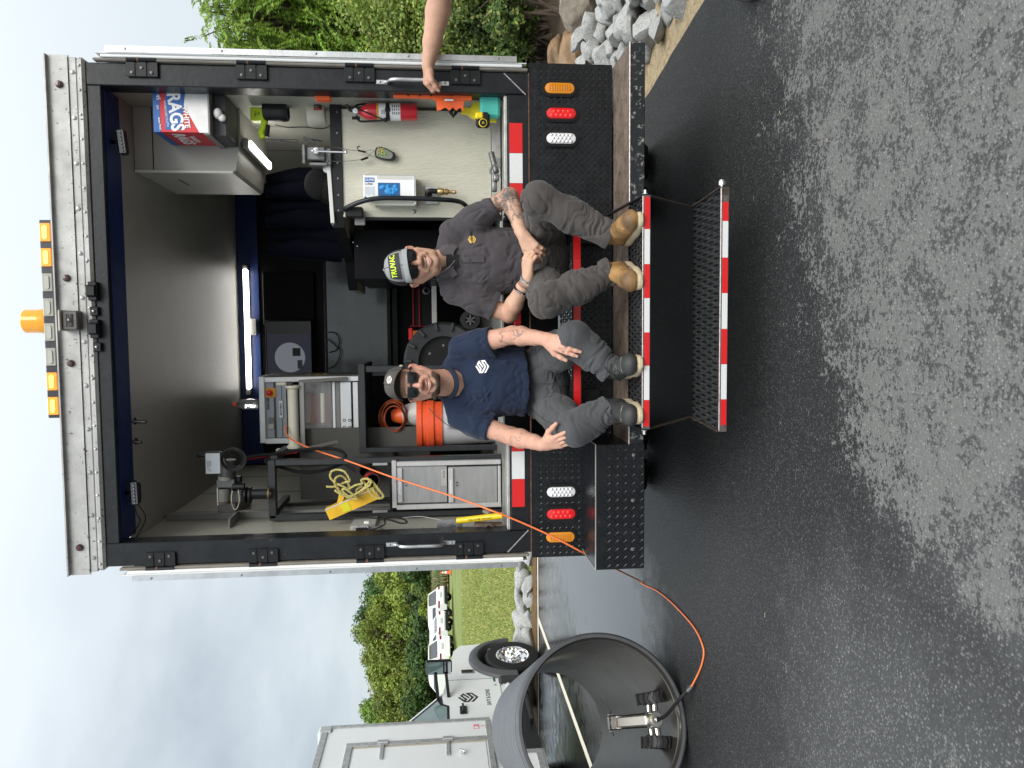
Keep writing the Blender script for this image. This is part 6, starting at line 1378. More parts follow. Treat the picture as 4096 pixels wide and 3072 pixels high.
def glasses(par, p, R, sc_, kind):
    FRMt = M('sunglass_frame', (.010, .010, .011), .28, coat=.5); LNS = M('sunglass_lens', (.004, .004, .005), .16, spec=.45)
    b = MB(); yo = -.106
    for s in (-1, 1):
        if kind == 'B': prof_ = [(.008, .020), (.056, .021), (.060, .012), (.056, -.016), (.048, -.022), (.018, -.022), (.010, -.012), (.006, .004)]
        else: prof_ = [(.007, .014), (.030, .019), (.060, .016), (.063, .004), (.058, -.014), (.044, -.021), (.022, -.020), (.010, -.010), (.006, .002)]
        def pt(x, z, o=0): return p(s*x*1.10, yo+.013*(x/.05)**2*1.3+o, z*1.12+.010)
        if kind == 'B':
            G = np.array([[pt(x, z), pt(x, z, -.005), pt(.033+(x-.033)*.80, z*.78, -.005), pt(.033+(x-.033)*.80, z*.78, -.001)] for x, z in prof_]); b.grid(G, closed_u=True)
        k = len(prof_); cn = pt(.033, 0, -.003 if kind == 'A' else -.0022); P = [pt(x if kind == 'A' else .033+(x-.033)*.82, z if kind == 'A' else z*.80, -.0022) for x, z in prof_]
        bb = MB(); ring2 = [(P[i]*.5+cn*.5)+R@V3(0, -.0012, 0) for i in range(k)]
        bb.add(np.array(P+ring2+[cn+R@V3(0, -.0015, 0)]), [(i, (i+1) % k, k+(i+1) % k, k+i) for i in range(k)]+[(k+i, k+(i+1) % k, 2*k) for i in range(k)]); L_ = bb
        if s == -1: lens_l = L_
        else: lens_r = L_
        b.tube(spl([p(s*.060, -.085, .022), p(s*.076, -.055, .022), p(s*.081, -.01, .020), p(s*.079, .018, .014)], 5), [.0045]*16 if kind == 'B' else .003, 6)
        if kind == 'A': b.tube(spl([pt(.007, .014, -.002), pt(.030, .019, -.003), pt(.060, .016, -.002)], 5), .0028, 6)
    b.tube([p(-.010, yo-.001, .018), p(.010, yo-.001, .018)], .0048 if kind == 'B' else .003, 8)
    g = b.build('sunglasses', FRMt, par, smooth=40); lens_l.build('lens', LNS, g, smooth=60); lens_r.build('lens', LNS, g, smooth=60); return g
def cap_(par, p, R, sc_, kind):
    if kind == 'A': c1, c2, br, un = M('cap_light_grey', (.27, .28, .285), .85, var=.06, vs=30, bump=.2, bs=300), M('cap_black', (.02, .02, .022), .9), M('cap_light_grey', (.2,)*3), M('cap_under_grey', (.06, .06, .062), .9)
    else: c1, c2, br, un = M('cap_brown_grey', (.085, .078, .072), .9, var=.15, vs=30, bump=.25, bs=300), M('cap_brown_grey', (.1,)*3), M('cap_brown_grey', (.1,)*3), M('cap_under_black', (.010, .010, .010), .9)
    # dome
    lift = .026 if kind == 'B' else .010; Hc = .098 if kind == 'B' else .106; tl = -.10 if kind == 'A' else -.22
    n, m_ = 40, 14
    def dome(a, v, o=0):
        r = math.cos(v); z = math.sin(v); fr = max(0, math.cos(a)); ht = Hc+.004*fr*(kind == 'A'); x = math.sin(a)*(.0835+o)*r**.62; y = -math.cos(a)*(.1015+o)*r**.62
        zz = .030+lift+z**.95*(ht-.020)+o*.7; y_ = y+.010; return p(x, y_*math.cos(tl*.3)-0, zz+(-y_)*math.tan(-tl)*.5)
    for nm, mt, a0, a1 in (('front_panel', c1, -1.0, 1.0), ('back_panel', c2, 1.0, 2*PI-1.0)):
        b = MB(); G = np.array([[dome(a, v) for v in np.linspace(-.12 if False else 0, PI/2, m_)] for a in np.linspace(a0, a1, 24)]); b.grid(G)
        G2 = np.array([[dome(a, v, -.003) for v in np.linspace(0, PI/2, m_)] for a in np.linspace(a0, a1, 24)]); b.grid(G2)
        if nm == 'front_panel': hat = b.build('cap', mt, par, smooth=50)
        else: b.build('cap_back', mt, hat, smooth=50)
    MB().ell(dome(0, PI/2)+R@V3(0, 0, .0), .0075*sc_, None, 10, 6).build('cap_button', c1, hat, smooth=60)
    for aa in (-.999, 0.0, .999):
        MB().tube([dome(aa, v, .0008) for v in np.linspace(.03, PI/2, 12)], .0011, 5).build('cap_seam', c2 if kind == 'A' else M('cap_seam_dark', (.04, .036, .033), .9), hat)
    # brim
    b = MB(); G = []; G2 = []; ups = .022 if kind == 'B' else -.016
    for a in np.linspace(-1.12, 1.12, 25):
        row = []; row2 = []
        for t in np.linspace(0, 1, 7):
            q = dome(a*.98, 0.02, .0); ln_ = (.062 if kind == 'A' else .066)*max(math.cos(a*1.28), 0)**.55
            dz = -.026*(abs(a)/1.12)**2*(1)*t*(.8 if kind == 'A' else .75)+ups*t*math.cos(a); pt = q+R@V3(math.sin(a)*.006*t, -ln_*t, dz)*sc_*1.0; row.append(pt+R@V3(0, 0, .0015)); row2.append(pt-R@V3(0, 0, .0015))
        G.append(row); G2.append(row2)
    b.grid(np.array(G)); b.build('brim', br if kind == 'B' else c1, hat, smooth=50); b = MB(); b.grid(np.array(G2)); b.build('brim_underside', un, hat, smooth=50)
    b = MB(); b.tube([(g1[-1]+g2[-1])/2 for g1, g2 in zip(G, G2)], .0024, 6); b.build('brim_edge', c1, hat, smooth=60)
    return hat, dome
# ------------------------------------------------------------------ the two seated men
def seated(kind):
    A = kind == 'A'
    nm = 'man in charcoal polo and grey TRUVAC cap sitting at right on the truck step' if A else 'man in navy T-shirt and brown-grey cap sitting at left on the truck step'
    pel = V3(.300, .07, .885) if A else V3(-.335, .07, .885)
    T_ = thing('person', nm, 'person', (pel[0], pel[1], .545))
    if A:
        shR, shL = at(1812, 928, Y=-.02), at(1818, 1166, Y=-.02); hipR, hipL = pel+V3(.10, -.02, 0), pel+V3(-.10, -.02, 0)
        knR = reach(2155, 795, hipR, .47); knL = reach(2185, 1205, hipL, .47); anR = reach(2455, 948, knR, .40, False); anL = reach(2455, 1098, knL, .40, False)
        elR = reach(2035, 785, shR, .285); elL = reach(2035, 1258, shL, .285); wrR = reach(2092, 940, elR, .255); wrL = reach(2112, 1108, elL, .255)
        hc_ = at(1655, 1064, Y=-.10); hR = rotz(.03)@roty(-.13)@rotx(.05); hs = 1.10; hw = .97; chub = .0
    else:
        shR, shL = at(1850, 1388, Y=-.02), at(1842, 1672, Y=-.02); hipR, hipL = pel+V3(.11, -.02, 0), pel+V3(-.11, -.02, 0)
        knR = reach(2292, 1352, hipR, .47); knL = reach(2300, 1718, hipL, .47); anR = reach(2475, 1468, knR, .40, False); anL = reach(2490, 1610, knL, .40, False)
        elR = reach(2050, 1340, shR, .285); elL = reach(2045, 1745, shL, .285); wrR = reach(2178, 1356, elR, .255); wrL = reach(2178, 1778, elL, .255)
        hc_ = at(1660, 1533, Y=-.10); hR = rotz(-.02)@roty(.01)@rotx(.02); hs = 1.10; hw = .91; chub = .008
    for a_ in (anR, anL): a_[2] = max(a_[2], .64); a_[1] = min(max(a_[1], -.50), -.43)
    chest = (shR+shL)/2+V3(0, .02, -.13); neck = (shR+shL)/2+V3(0, .005, .058 if A else .074)
    def push(q, a, b, rmin):
        q = V3(q); d_ = unit(CAM-q)
        for _ in range(60):
            t = np.clip(((q-a)@(b-a))/((b-a)@(b-a)), 0, 1.15)
            if np.linalg.norm(q-a-(b-a)*t) >= rmin: break
            q = q+d_*.005
        return q
    for _w, (hp, kn_) in ((wrR, (hipR, knR)), (wrL, (hipL, knL))): _w[:] = push(_w, hp, kn_, .122 if not A else .09); H = (hR, hc_)
    # ---------- skin
    lo = np.min([shR, shL, elR, elL, wrR, wrL, hc_-.14], 0)-.14; hi = np.max([shR, shL, elR, elL, wrR, wrL, hc_+.12], 0)+.12; lo[2] = min(wrR[2], wrL[2])-.20
    S = SDF(lo, hi, .0032)
    nb = hc_+hR@V3(0, .030, -.05)*hs; fat = 1.0 if A else 1.06
    nr = .061 if A else .068; S.cap(nb+V3(0, .01, 0), neck+V3(0, .005, .0), nr*.96, nr, k=.035); S.cap(neck+V3(0, .02, -.02), chest, .060, .09, k=.04); S.cap(shR*.8+neck*.2, shL*.8+neck*.2, .035, .035, k=.03)
    p = head_sdf(S, H, hs, hw, chub, 1.0 if A else .72)
    for s, sh, el, wr in ((1, shR, elR, wrR), (-1, shL, elL, wrL)):
        ua = .046*fat; S.chain([sh, sh*.5+el*.5, el], [.052*fat, ua+.002, .041*fat], k=.02); f1 = el*.72+wr*.28
        S.chain([el, f1, el*.3+wr*.7, wr], [.041*fat, .044*fat, .033*fat, .0265*fat], k=.015); S.ell(el+V3(0, .012, -.012), .036*fat, k=.02)
    if A:
        t1 = hand_sdf(S, wrR, at(2175, 1050, Y=wrR[1]-.03)-wrR, V3(.25, -.75, .62), V3(-.3, 0, 1), .98, (.42, .46, .5, .55), (.10, .02, -.07, -.14), (.42, .1, .3))
        t2 = hand_sdf(S, wrL, V3(.75, -.25, .02), V3(-.1, -.55, .8), V3(0, 0, 1), .98, (.75, .8, .8, .8), thumb=(.4, .2, .4)); hands = (t1, t2)
    else:
        t1 = hand_sdf(S, wrR, at(2328, 1398, Y=min(wrR[1]-.01, knR[1]-.112))-wrR, V3(.10, -.9, .35), V3(-1, 0, 0), 1.05, (.14, .17, .20, .24), (.04, .01, -.02, -.06), (.60, .35, .15))
        t2 = hand_sdf(S, wrL, at(2330, 1748, Y=min(wrL[1]-.01, knL[1]-.112))-wrL, V3(-.50, -.75, .28), V3(1, 0, .2), 1.05, (.14, .16, .20, .24), (.04, .01, -.02, -.05), (.75, .35, .1)); hands = (t1, t2)
    V, Fq = S.mesh(); V = relax(V, Fq, 2); N_ = vnorm(V, Fq)
    base, red = ((.55, .335, .235), (.54, .22, .165)) if A else ((.55, .31, .225), (.56, .21, .165)); beard = (.055, .038, .026) if A else (.030, .020, .014)
    col = skin_cols(V, N_, H, hs, base, red, beard, kind, hw)
    for s, el, wr, sh in ((1, elR, wrR, shR), (-1, elL, wrL, shL)):   # ruddy knuckles and elbows, nails, tattoos
        de = np.linalg.norm(V-el, axis=1); m = np.exp(-(de/.05)**2)[:, None]*.35; col = col*(1-m)+np.array(red)*m
    for tips, kn, fr in hands:
        d_, n_, t_ = fr
        for P in tips:
            tp = P[-1]; u_ = unit(P[-1]-P[-2]); m = (np.linalg.norm(V-(tp+u_*.001), axis=1) < .0085) & ((N_@n_) > .35); col[m] = np.array((.60, .36, .29))
            for q in P[1:2]: m = np.exp(-(np.linalg.norm(V-q, axis=1)/.010)**2)[:, None]*.5*((N_@n_) > 0)[:, None]; col = col*(1-m)+np.array(red)*m
    ink = np.array((.07, .075, .075))
    def tattoo(a, b, r, dirn, dens, sc_t, seed, col):
        d_ = b-a; t = ((V-a)@d_)/(d_@d_); m = (t > 0) & (t < 1) & (np.linalg.norm(V-a-t[:, None]*d_, axis=1) < r)
        Q = np.c_[(V@unit(d_))*.45, V@perp(d_)[0], V@perp(d_)[1]]; f = np.abs(fbm(Q, sc_t, 3, seed)-.5); ln_ = sstep(.05, .015, f)*dens*sstep(0, .08, t)*sstep(1, .9, t)*m*((N_@V3(*dirn)) > -.3)
        f2 = sstep(.56, .66, fbm(Q, sc_t*.5, 2, seed+4))*.28*dens*m*((N_@V3(*dirn)) > -.3)*sstep(1, .9, t); w2 = np.clip(ln_+f2, 0, .8)[:, None]; return col*(1-w2)+ink*w2
    if A:
        for a9, b9, sd9 in ((shR*.45+elR*.55, elR+(elR-shR)*.12, 11), (elR, elR*.25+wrR*.75, 15)):
            for sc9 in (26, 47): col = tattoo(a9, b9, .08, (0, -1, .1), .62, sc9, sd9+sc9, col)
    else: col = tattoo(elR-(elR-shR)*.15, elR*.45+wrR*.55, .07, (-.8, -.5, 0), .6, 30, 12, col); col = tattoo(elL, elL*.5+wrL*.5, .07, (1, 0, .2), .4, 30, 19, col)
    body = np_mesh('body', V, Fq, m_skin('skin_a' if A else 'skin_b'), T_, col)
    # teeth and mouth
    xs_ = np.linspace(-.86, .86, 9); TE = M('teeth', (.72, .66, .55), .35)
    for i in range(8):
        x = (xs_[i]+xs_[i+1])/2; z = -.0575+.009*x*x-.003*(1-x*x)+(.0015 if A else .001); MB().box(p(x*.027, -.0985+.020*x*x+.0035, z), V3(.0060, .005, .0105 if A else .0065)*hs, hR@rotz(-x*.35), .0012).build('tooth', TE, body)
    # tattoo letters on the knuckles
    if not A:
        for k, (ch_, (P_t, (d_, n_, t_))) in enumerate(zip('BEAR', [(hands[0][0][i], hands[0][2]) for i in (0, 1, 2, 3)])):
            q = P_t[0]*.42+P_t[1]*.58; fd = unit(P_t[1]-P_t[0]); nn2 = unit(n_-fd*(n_@fd)); rt = np.cross(fd, nn2); rt = -rt if rt[0] < 0 else rt
            text(ch_, q+nn2*.0108, -fd if False else unit(np.cross(nn2, fd)), fd if False else fd, .017, M('faded_ink', (.08, .085, .08), .6), body, 'tattoo_letter', ext=.0003)
    # ---------- shirt
    cl = m_cloth('polo_charcoal', (.060, .054, .060)) if A else m_cloth('tee_navy', (.013, .022, .048))
    lo = np.min([shR, shL, hipL, elR, elL], 0)-V3(.16, .22, .12); hi = np.max([shR, shL, hipR], 0)+V3(.16, .22, .14)
    S = SDF(lo, hi, .0045); mid = (pel+chest)/2; f = 1.0 if A else 1.04
    waist = pel+V3(0, -.01, .10)
    S.cap(shR*.82+shL*.18+V3(0, .015, -.03), shL*.82+shR*.18+V3(0, .015, -.03), .068*f, .068*f, k=.05, sc_=((0, 1, 0), .9))
    S.ell(chest+V3(0, 0, -.02), (.178*f, .122*f, .17), k=.05); S.ell(mid+V3(0, -.025, .0), (.165*f, .125*f, .17), k=.06); S.ell(waist+V3(0, -.02, -.02), (.172*f, .135*f, .12), k=.05)
    S.ell(neck+V3(0, .012, -.012), (.078, .072, .050), k=.03)
    for s, sh in ((1, shR), (-1, shL)): S.cap(neck+V3(s*.03, .02, -.012), sh+V3(-s*.01, .01, .0), .058, .060, k=.04)
    if not A: S.ell(waist+V3(0, -.05, .0), (.14, .11, .10), k=.06)
    for s, sh, el in ((1, shR, elR), (-1, shL, elL)):
        d_ = unit(el-sh); e = sh+(el-sh)*(.74 if A else .60); S.chain([sh, sh+(e-sh)*.5, e+d_*.05], [.064*f, .064*f, .062*f], k=.04, clip=[(e, d_)])
    # neck opening
    no = neck+V3(0, -.012, .06); 
    if A: S.cap(neck+V3(0, .01, .12), neck+V3(0, -.020, .014), .068, .064, k=.006, op='sub'); S.cap(neck+V3(.0, -.075, .0), neck+V3(0, -.12, -.085), .034, .008, k=.01, op='sub')
    else: S.cap(neck+V3(0, .01, .12), neck+V3(0, -.026, -.012), .072, .074, k=.006, op='sub')
    S.cap(pel+V3(-.3, -.1, -.16), pel+V3(.3, -.1, -.16), .275, .275, k=.012, op='sub')
    zc = pel[2]+.055
    V, Fq = S.mesh(); V = relax(V, Fq, 3); N_ = vnorm(V, Fq); sg = []; Vs = V
    for s, sh, el in ((1, shR, elR), (-1, shL, elL)):
        arm = unit(el-sh); ap = sh+V3(-s*.05, -.07, -.10)
        sg += radiate(ap, [V3(-s*.6, -.2, -.8), V3(-s*1, 0, -.25), V3(-s*.8, 0, .35), arm], 12, .06, .15, .008, .013, 31+s+(0 if A else 9), .3, .03)
        ms = sh+(el-sh)*.42; sd_ = perp(arm)[0]; sg += radiate(ms+V3(0, -.05, 0), [V3(s*.3, .1, -.6), V3(-s*.6, -.1, -.4)+arm*.2, arm+V3(-s*.5, 0, 0)], 9, .05, .10, .007, .012, 51+s, .35, .035)
    for i in range(7): g_ = np.random.RandomState(70+i+(0 if A else 50)); x = g_.uniform(-.12, .12); z0 = pel[2]+g_.uniform(.08, .22); c0 = V3(pel[0]+x, pel[1]-.14, z0); sg.append((c0-V3(.07, .0, g_.uniform(-.02, .03)), c0+V3(.08, 0, g_.uniform(-.02, .03)), .008, .013))
    V = folds(V, N_, sg); sdp = 3 if A else 6
    wp = (np.stack([fbm(V, 7, 2, sdp+k) for k in range(3)], 1)-.5)*.16
    rid = 1-np.abs(fbm((V+wp)*V3(1, 1, .30), 17, 2, sdp)-.5)*4; rid2 = 1-np.abs(fbm((V-wp)*V3(.45, .8, 1), 21, 2, sdp+9)-.5)*4
    low_ = sstep(pel[2]+.30, pel[2]+.08, V[:, 2])
    V = V-N_*(np.clip(rid, 0, 1)**2.5*.0080*(.45+.55*(1-low_))+np.clip(rid2, 0, 1)**2.5*.0095*(.15+.85*low_))[:, None]+N_*((fbm(V, 9, 2, sdp+3)-.5)*.010)[:, None]
    shirt = np_mesh('shirt', V, Fq, cl, T_, None, 1); N_ = vnorm(V, Fq)
    for s, sh, el in ((1, shR, elR), (-1, shL, elL)):
        d_ = unit(el-sh); e = sh+(el-sh)*(.74 if A else .60); a1, b1 = perp(d_); t = np.linspace(0, 2*PI, 36, endpoint=False)
        rs = []
        for u_ in t:
            dirn = a1*math.cos(u_)+b1*math.sin(u_); q = V-(e-d_*.012); k_ = np.abs(q@d_) < .012; rr_ = np.linalg.norm(q[k_]-np.outer(q[k_]@d_, d_), axis=1); an2 = (q[k_]/(np.linalg.norm(q[k_], axis=1)[:, None]))@dirn; ok = (an2 > .96) & (rr_ < .12); rs.append(rr_[ok].mean() if ok.any() else .065)
        rs = np.array(rs); rs = (rs+np.roll(rs, 1)+np.roll(rs, -1))/3
        b = MB(); G = np.array([[e-d_*o_+(a1*math.cos(u_)+b1*math.sin(u_))*(r_+dr) for o_, dr in ((.026, -.001), (.024, .0022), (.001, .0024), (-.003, .0), (-.003, -.006), (.01, -.008))] for u_, r_ in zip(t, rs)]); b.grid(G, closed_u=True); b.build('sleeve_hem', cl, shirt, smooth=50)
    # collar
    def surf(x, z, off=.003):   # front surface of the shirt at world x, z
        m = (np.abs(V[:, 0]-x) < .012) & (np.abs(V[:, 2]-z) < .012) & (N_[:, 1] < .2)
        return V3(x, (V[m, 1].min() if m.any() else chest[1]-.12)-off, z)
    fx = neck[0]
    if A:
        CK = M('polo_collar', (.070, .062, .068), .85, bump=.15, bs=300)
        for s in (-1, 1):
            b = MB(); ring = []
            for t in np.linspace(0, 1, 14):
                a = PI/2-s*0+0; ang = (PI*.5)*(1-t)*1+(-PI*.42)*t   # from back to front
                c = neck+V3(s*math.cos(ang)*.068, math.sin(ang)*.058+.002-.01*t, .045-.050*t**1.5); ring.append(c)
            ring = np.array(ring); out3 = ring+np.array([V3(s*(.012+.018*t), -.010-.012*t, -.030-.022*t+.02*(1-t)) for t in np.linspace(0, 1, 14)])
            tipc = surf(fx+s*.068, neck[2]-.075, .012); out3[-1] = tipc; out3[-2] = out3[-3]*.35+tipc*.65+V3(s*.016, -.004, .014)
            ring[-1] = surf(fx+s*.016, neck[2]-.055, .010)
            up_ = ring+V3(0, 0, .004); G = np.stack([ring-V3(0, 0, .03), up_, (up_+out3)/2+V3(s*.004, -.004, .003), out3, out3+V3(-s*.001, .002, .0)], 1); b.grid(G); b.build('collar', CK, shirt, smooth=60)
        b = MB(); pl = np.array([surf(fx+.002, z, .004) for z in np.linspace(neck[2]-.10, neck[2]-.205, 8)]); b.grid(np.stack([pl+V3(-.014, .001, 0), pl+V3(-.013, -.0015, 0), pl+V3(.013, -.0015, 0), pl+V3(.014, .001, 0)], 1)); b.build('placket', cl, shirt, smooth=50)
        for z in (neck[2]-.088, neck[2]-.135): q = surf(fx, z, .006); MB().lathe([(.0058, 0), (.006, .0015), (.004, .002), (.0035, .001), (0, .001)], q, (0, -1, 0), 12).build('button', M('dark_button', (.03, .03, .033), .35), shirt, smooth=40)
        chn = [(1905-0, 1225)]; pts = [at(1877, 1099, Y=0), at(1905, 1085, Y=0)]
        cpts = spl([neck+V3(-.062, -.02, .03), neck+V3(-.052, -.062, -.005), neck+V3(-.030, -.090, -.035), neck+V3(-.002, -.108, -.062)], 8); MB().tube(cpts, .0016, 6).build('neck_chain', M('silver_chain', (.7, .68, .62), .2, 1.), T_)
        u_ = MB(); u_.grid(np.array([[neck+V3(x, -.075-.0*abs(x), -.030+z-abs(x)*.1) for z in (-.05, -.02, 0.012)] for x in np.linspace(-.03, .03, 7)])); u_.build('undershirt', M('undershirt_black', (.01, .01, .011), .9), T_, smooth=50)
    else:
        b = MB(); G = []
        for t in np.linspace(0, 2*PI, 40, endpoint=False):
            c = neck+V3(0, -.012, .012); r_ = V3(math.cos(t)*.075, math.sin(t)*.074-.008, (-.048*(-math.sin(t))**1.3 if math.sin(t) < 0 else .012*math.sin(t))-.004)
            rr2 = unit(V3(math.cos(t), math.sin(t), 0)); G.append([c+r_+V3(0, 0, .002)-rr2*.004, c+r_+V3(0, 0, .006), c+r_+rr2*.007+V3(0, 0, -.003), c+r_+rr2*.011+V3(0, 0, -.013), c+r_+rr2*.010+V3(0, 0, -.020)])
        b.grid(np.array(G), closed_u=True); b.build('neck_rib', M('tee_rib', (.009, .016, .034), .9), shirt, smooth=60)
    # prints
    if A:
        q = at(1888, 957, Y=-.1); q = surf(q[0]+0, q[2], 0); proj_prism(EMB, q, (1, .05, 0), (0, 0, 1), V, N_, .020, M('gold_thread', (.62, .40, .06), .5), shirt, 'emblem', .002, dens=1)
        q2 = q+V3(0, 0, -.031); tx = text('SAVY & SONS', q2, (1, 0, 0), (0, 0, 1), .0125, WINK, shirt, ext=.0004, bold=.0002); shift_text(tx, V, N_, q2, (1, 0, 0), (0, 0, 1), shirt)
    else:
        q = at(1929, 1466, Y=-.1); q = surf(q[0], q[2], 0); proj_prism(EMB, q, (1, .05, 0), (0, 0, 1), V, N_, .0335, WINK, shirt, 'emblem', .002, dens=1)
    # ---------- trousers
    pc = m_cloth('trousers_warm_grey', (.064, .057, .053)) if A else m_cloth('trousers_cool_grey', (.062, .064, .069))
    lo = np.min([hipL, knR, knL, anR, anL], 0)-V3(.14, .14, .06); hi = np.max([hipR, hipL, knR, knL], 0)+V3(.16, .24, .16)
    S = SDF(lo, hi, .0045)
    S.ell(pel+V3(0, -.005, .035), (.172, .142, .135), k=.05); S.ell(pel+V3(0, -.03, -.02), (.16, .12, .10), k=.05)
    for s, hp, kn_, an2 in ((1, hipR, knR, anR), (-1, hipL, knL, anL)):
        S.chain([hp, hp*.5+kn_*.5, kn_], [.100, .090, .070], k=.05); S.ell(kn_+V3(0, .01, .0), (.069, .066, .070), k=.04)
        d_ = unit(an2-kn_); en = an2-d_*.0+V3(0, 0, .012); S.chain([kn_, kn_*.55+an2*.45+V3(0, .018, 0), en+d_*.05], [.070, .076, .064], k=.04, clip=[(en, d_)])
        S.cap(en-d_*.03, en+d_*.06, .062, .066, k=.012, clip=[(en+d_*.005, d_)])
    V, Fq = S.mesh(); V = relax(V, Fq, 3); N_ = vnorm(V, Fq); sg = []
    cr_ = pel+V3(0, -.14, -.02)
    sg += radiate(cr_, [V3(.9, -.35, .12), V3(-.9, -.35, .12), V3(.8, -.55, .3), V3(-.8, -.55, .3), V3(1, -.2, -.1), V3(-1, -.2, -.1), V3(.3, -1, .3), V3(-.3, -1, .3)], 26, .10, .22, .010, .012, 41 if A else 42, .18, .03)
    for s, hp, kn_, an2 in ((1, hipR, knR, anR), (-1, hipL, knL, anL)):
        sh_ = unit(an2-kn_); sg += radiate(kn_+V3(0, .03, -.06), [V3(s*.8, -.4, -.4), V3(-s*.8, -.4, -.4), V3(s*.6, -.5, .1), V3(-s*.4, -.6, -.3)], 10, .06, .12, .009, .013, 81+s, .25, .03)
        for i in range(11):
            g_ = np.random.RandomState(200+i*3+s+(0 if A else 77)); c0 = kn_+(an2-kn_)*(.45+.05*i)+V3(0, -.055, 0); w2 = g_.uniform(.03, .06); tl = g_.uniform(-.03, .03)
            sg.append((c0-V3(w2*1.2, -.02, tl), c0+V3(w2*1.2, .02, tl), .009, .0105))
        for i in range(4): g_ = np.random.RandomState(300+i+s); c0 = hp*.6+kn_*.4+V3(0, -.03, .05); sg.append((c0+g_.normal(0, .03, 3), c0+unit(kn_-hp)*.15+g_.normal(0, .03, 3), .005, .012))
    V = folds(V, N_, sg); sdp = 13 if A else 17; wp = (np.stack([fbm(V, 8, 2, sdp+k) for k in range(3)], 1)-.5)*.14
    for kn_, an2 in ((knR, anR), (knL, anL)):
        d_ = unit(an2-kn_); al = (V-kn_)@d_; L_ = np.linalg.norm(an2-kn_); m = sstep(-.02, .10, al)*(np.abs(V[:, 0]-kn_[0]) < .18)*(np.abs(V[:, 0]-kn_[0]) < np.abs(V[:, 0]-(knL if kn_ is knR else knR)[0]))
        Q = (V+wp); Q = Q-np.outer(Q@d_, d_)*(-1.4)-(Q-np.outer(Q@d_, d_))*.55; rid = 1-np.abs(fbm(Q, 17, 2, sdp)-.5)*4; V = V-N_*(np.clip(rid, 0, 1)**2.2*m*(.0045+.009*sstep(.3, .9, al/L_)))[:, None]+N_*((fbm(Q, 9, 2, sdp+2)-.5)*.014*m)[:, None]
    rid = 1-np.abs(fbm((V+wp)*V3(.6, .5, 1.3), 15, 2, sdp+5)-.5)*4; V = V-N_*(np.clip(rid, 0, 1)**2.5*.0085*sstep(.76, .90, V[:, 2]))[:, None]+N_*((fbm(V, 8, 2, 31)-.5)*.010)[:, None]
    pant = np_mesh('trousers', V, Fq, pc, T_, None, 1); N_ = vnorm(V, Fq)
    for s, kn_, an2 in ((1, knR, anR), (-1, knL, anL)):
        d_ = unit(an2-kn_); e = an2+V3(0, 0, .012); a1, b1 = perp(d_); t = np.linspace(0, 2*PI, 36, endpoint=False); q = V-(e-d_*.012); k_ = np.abs(q@d_) < .010; qq = q[k_]-np.outer(q[k_]@d_, d_); rr_ = np.linalg.norm(qq, axis=1); qn = qq/rr_[:, None]; rs = []
        for u_ in t: dirn = a1*math.cos(u_)+b1*math.sin(u_); ok = ((qn@dirn) > .97) & (rr_ < .11); rs.append(rr_[ok].mean() if ok.any() else .06)
        rs = np.array(rs); b = MB(); G = np.array([[e-d_*o_+(a1*math.cos(u_)+b1*math.sin(u_))*(r_+dr) for o_, dr in ((.024, -.001), (.022, .002), (.0, .003), (-.008, .001), (-.008, -.006), (.01, -.01))] for u_, r_ in zip(t, rs)]); b.grid(G, closed_u=True); b.build('trouser_cuff', pc, pant, smooth=50)
    # fly seam and pocket seams
    def onp(P, dirn, off=.0012):
        o = []
        for q in P:
            m = np.argsort(((V-q)**2).sum(1)+ (N_@V3(*dirn) < .1)*1.0)[:4]; o.append(V[m].mean(0)+N_[m].mean(0)*off)
        return np.array(o)
    SE = M('seam_dark', (.03, .03, .03), .9)
    MB().tube(onp([pel+V3(0, -.12-.02*i, .08-.03*i) for i in range(7)], (0, -1, .3)), .0013, 5).build('fly_seam', SE, pant)
    for s, hp, kn_, an2 in ((1, hipR, knR, anR), (-1, hipL, knL, anL)):
        MB().tube(onp([hp+V3(s*.03, -.08, .10)+(kn_-hp)*t+V3(-s*.03*t, 0, 0) for t in np.linspace(0, .9, 12)], (0, -.4, 1)), .0012, 5).build('leg_seam', SE, pant)
    # ---------- boots, glasses, cap
    zs = .547
    if A:
        for an2, tp in ((anR, at(2585, 835, Z=.56)), (anL, at(2592, 1168, Z=.56))): shoe(T_, an2, tp-an2, zs, 'tan')
    else:
        for an2, tp in ((anR, at(2560, 1452, Z=.56)), (anL, at(2580, 1682, Z=.56))): shoe(T_, an2, tp-an2, zs, 'black')
    glasses(T_, p, hR, hs, kind); hat, dome = cap_(T_, p, hR, hs, kind)
    if A:
        # TRUVAC patch, curved with the front of the cap
        b = MB(); G = np.array([[dome(a, v, .0016) for v in np.linspace(.16, .80, 6)] for a in np.linspace(-.80, .80, 18)]); b.grid(G); pt = b.build('patch', M('patch_dark_grey', (.035, .038, .042), .8), hat, smooth=50)
        tx = text('TRUVAC', (0, 0, 0), (1, 0, 0), (0, 0, 1), 1.0, M('glowing_hi_vis_thread', (.62, .80, .03), .5, emit=.15), None, 'patch_lettering', ext=.0, bold=.02); vs = np.array([v.co[:] for v in tx.data.vertices]); wx = np.abs(vs[:, 0]).max(); wy = np.abs(vs[:, 1]).max()  # yellow-green thread with a faint glow of its own added
        W_ = [dome(x/wx*.70, .50+y/wy*.17, .0032) for x, y, _ in vs]; tx.parent = hat; tx.matrix_local = Matrix.Identity(4)
        for v, q in zip(tx.data.vertices, W_): v.co = V3(q)-WL[hat.name]
    else:
        W_ = [dome(x*.26+.22-.22*0+.12, .62+y*.22, .0022) for x, y in EMB]; b = MB(); tr = geometry.tessellate_polygon([[Vector((x, y, 0)) for x, y in EMB]]); b.add(np.array(W_), [tuple(t) for t in tr]); b.build('emblem', M('cap_emblem_white', (.72, .70, .66), .6), hat)
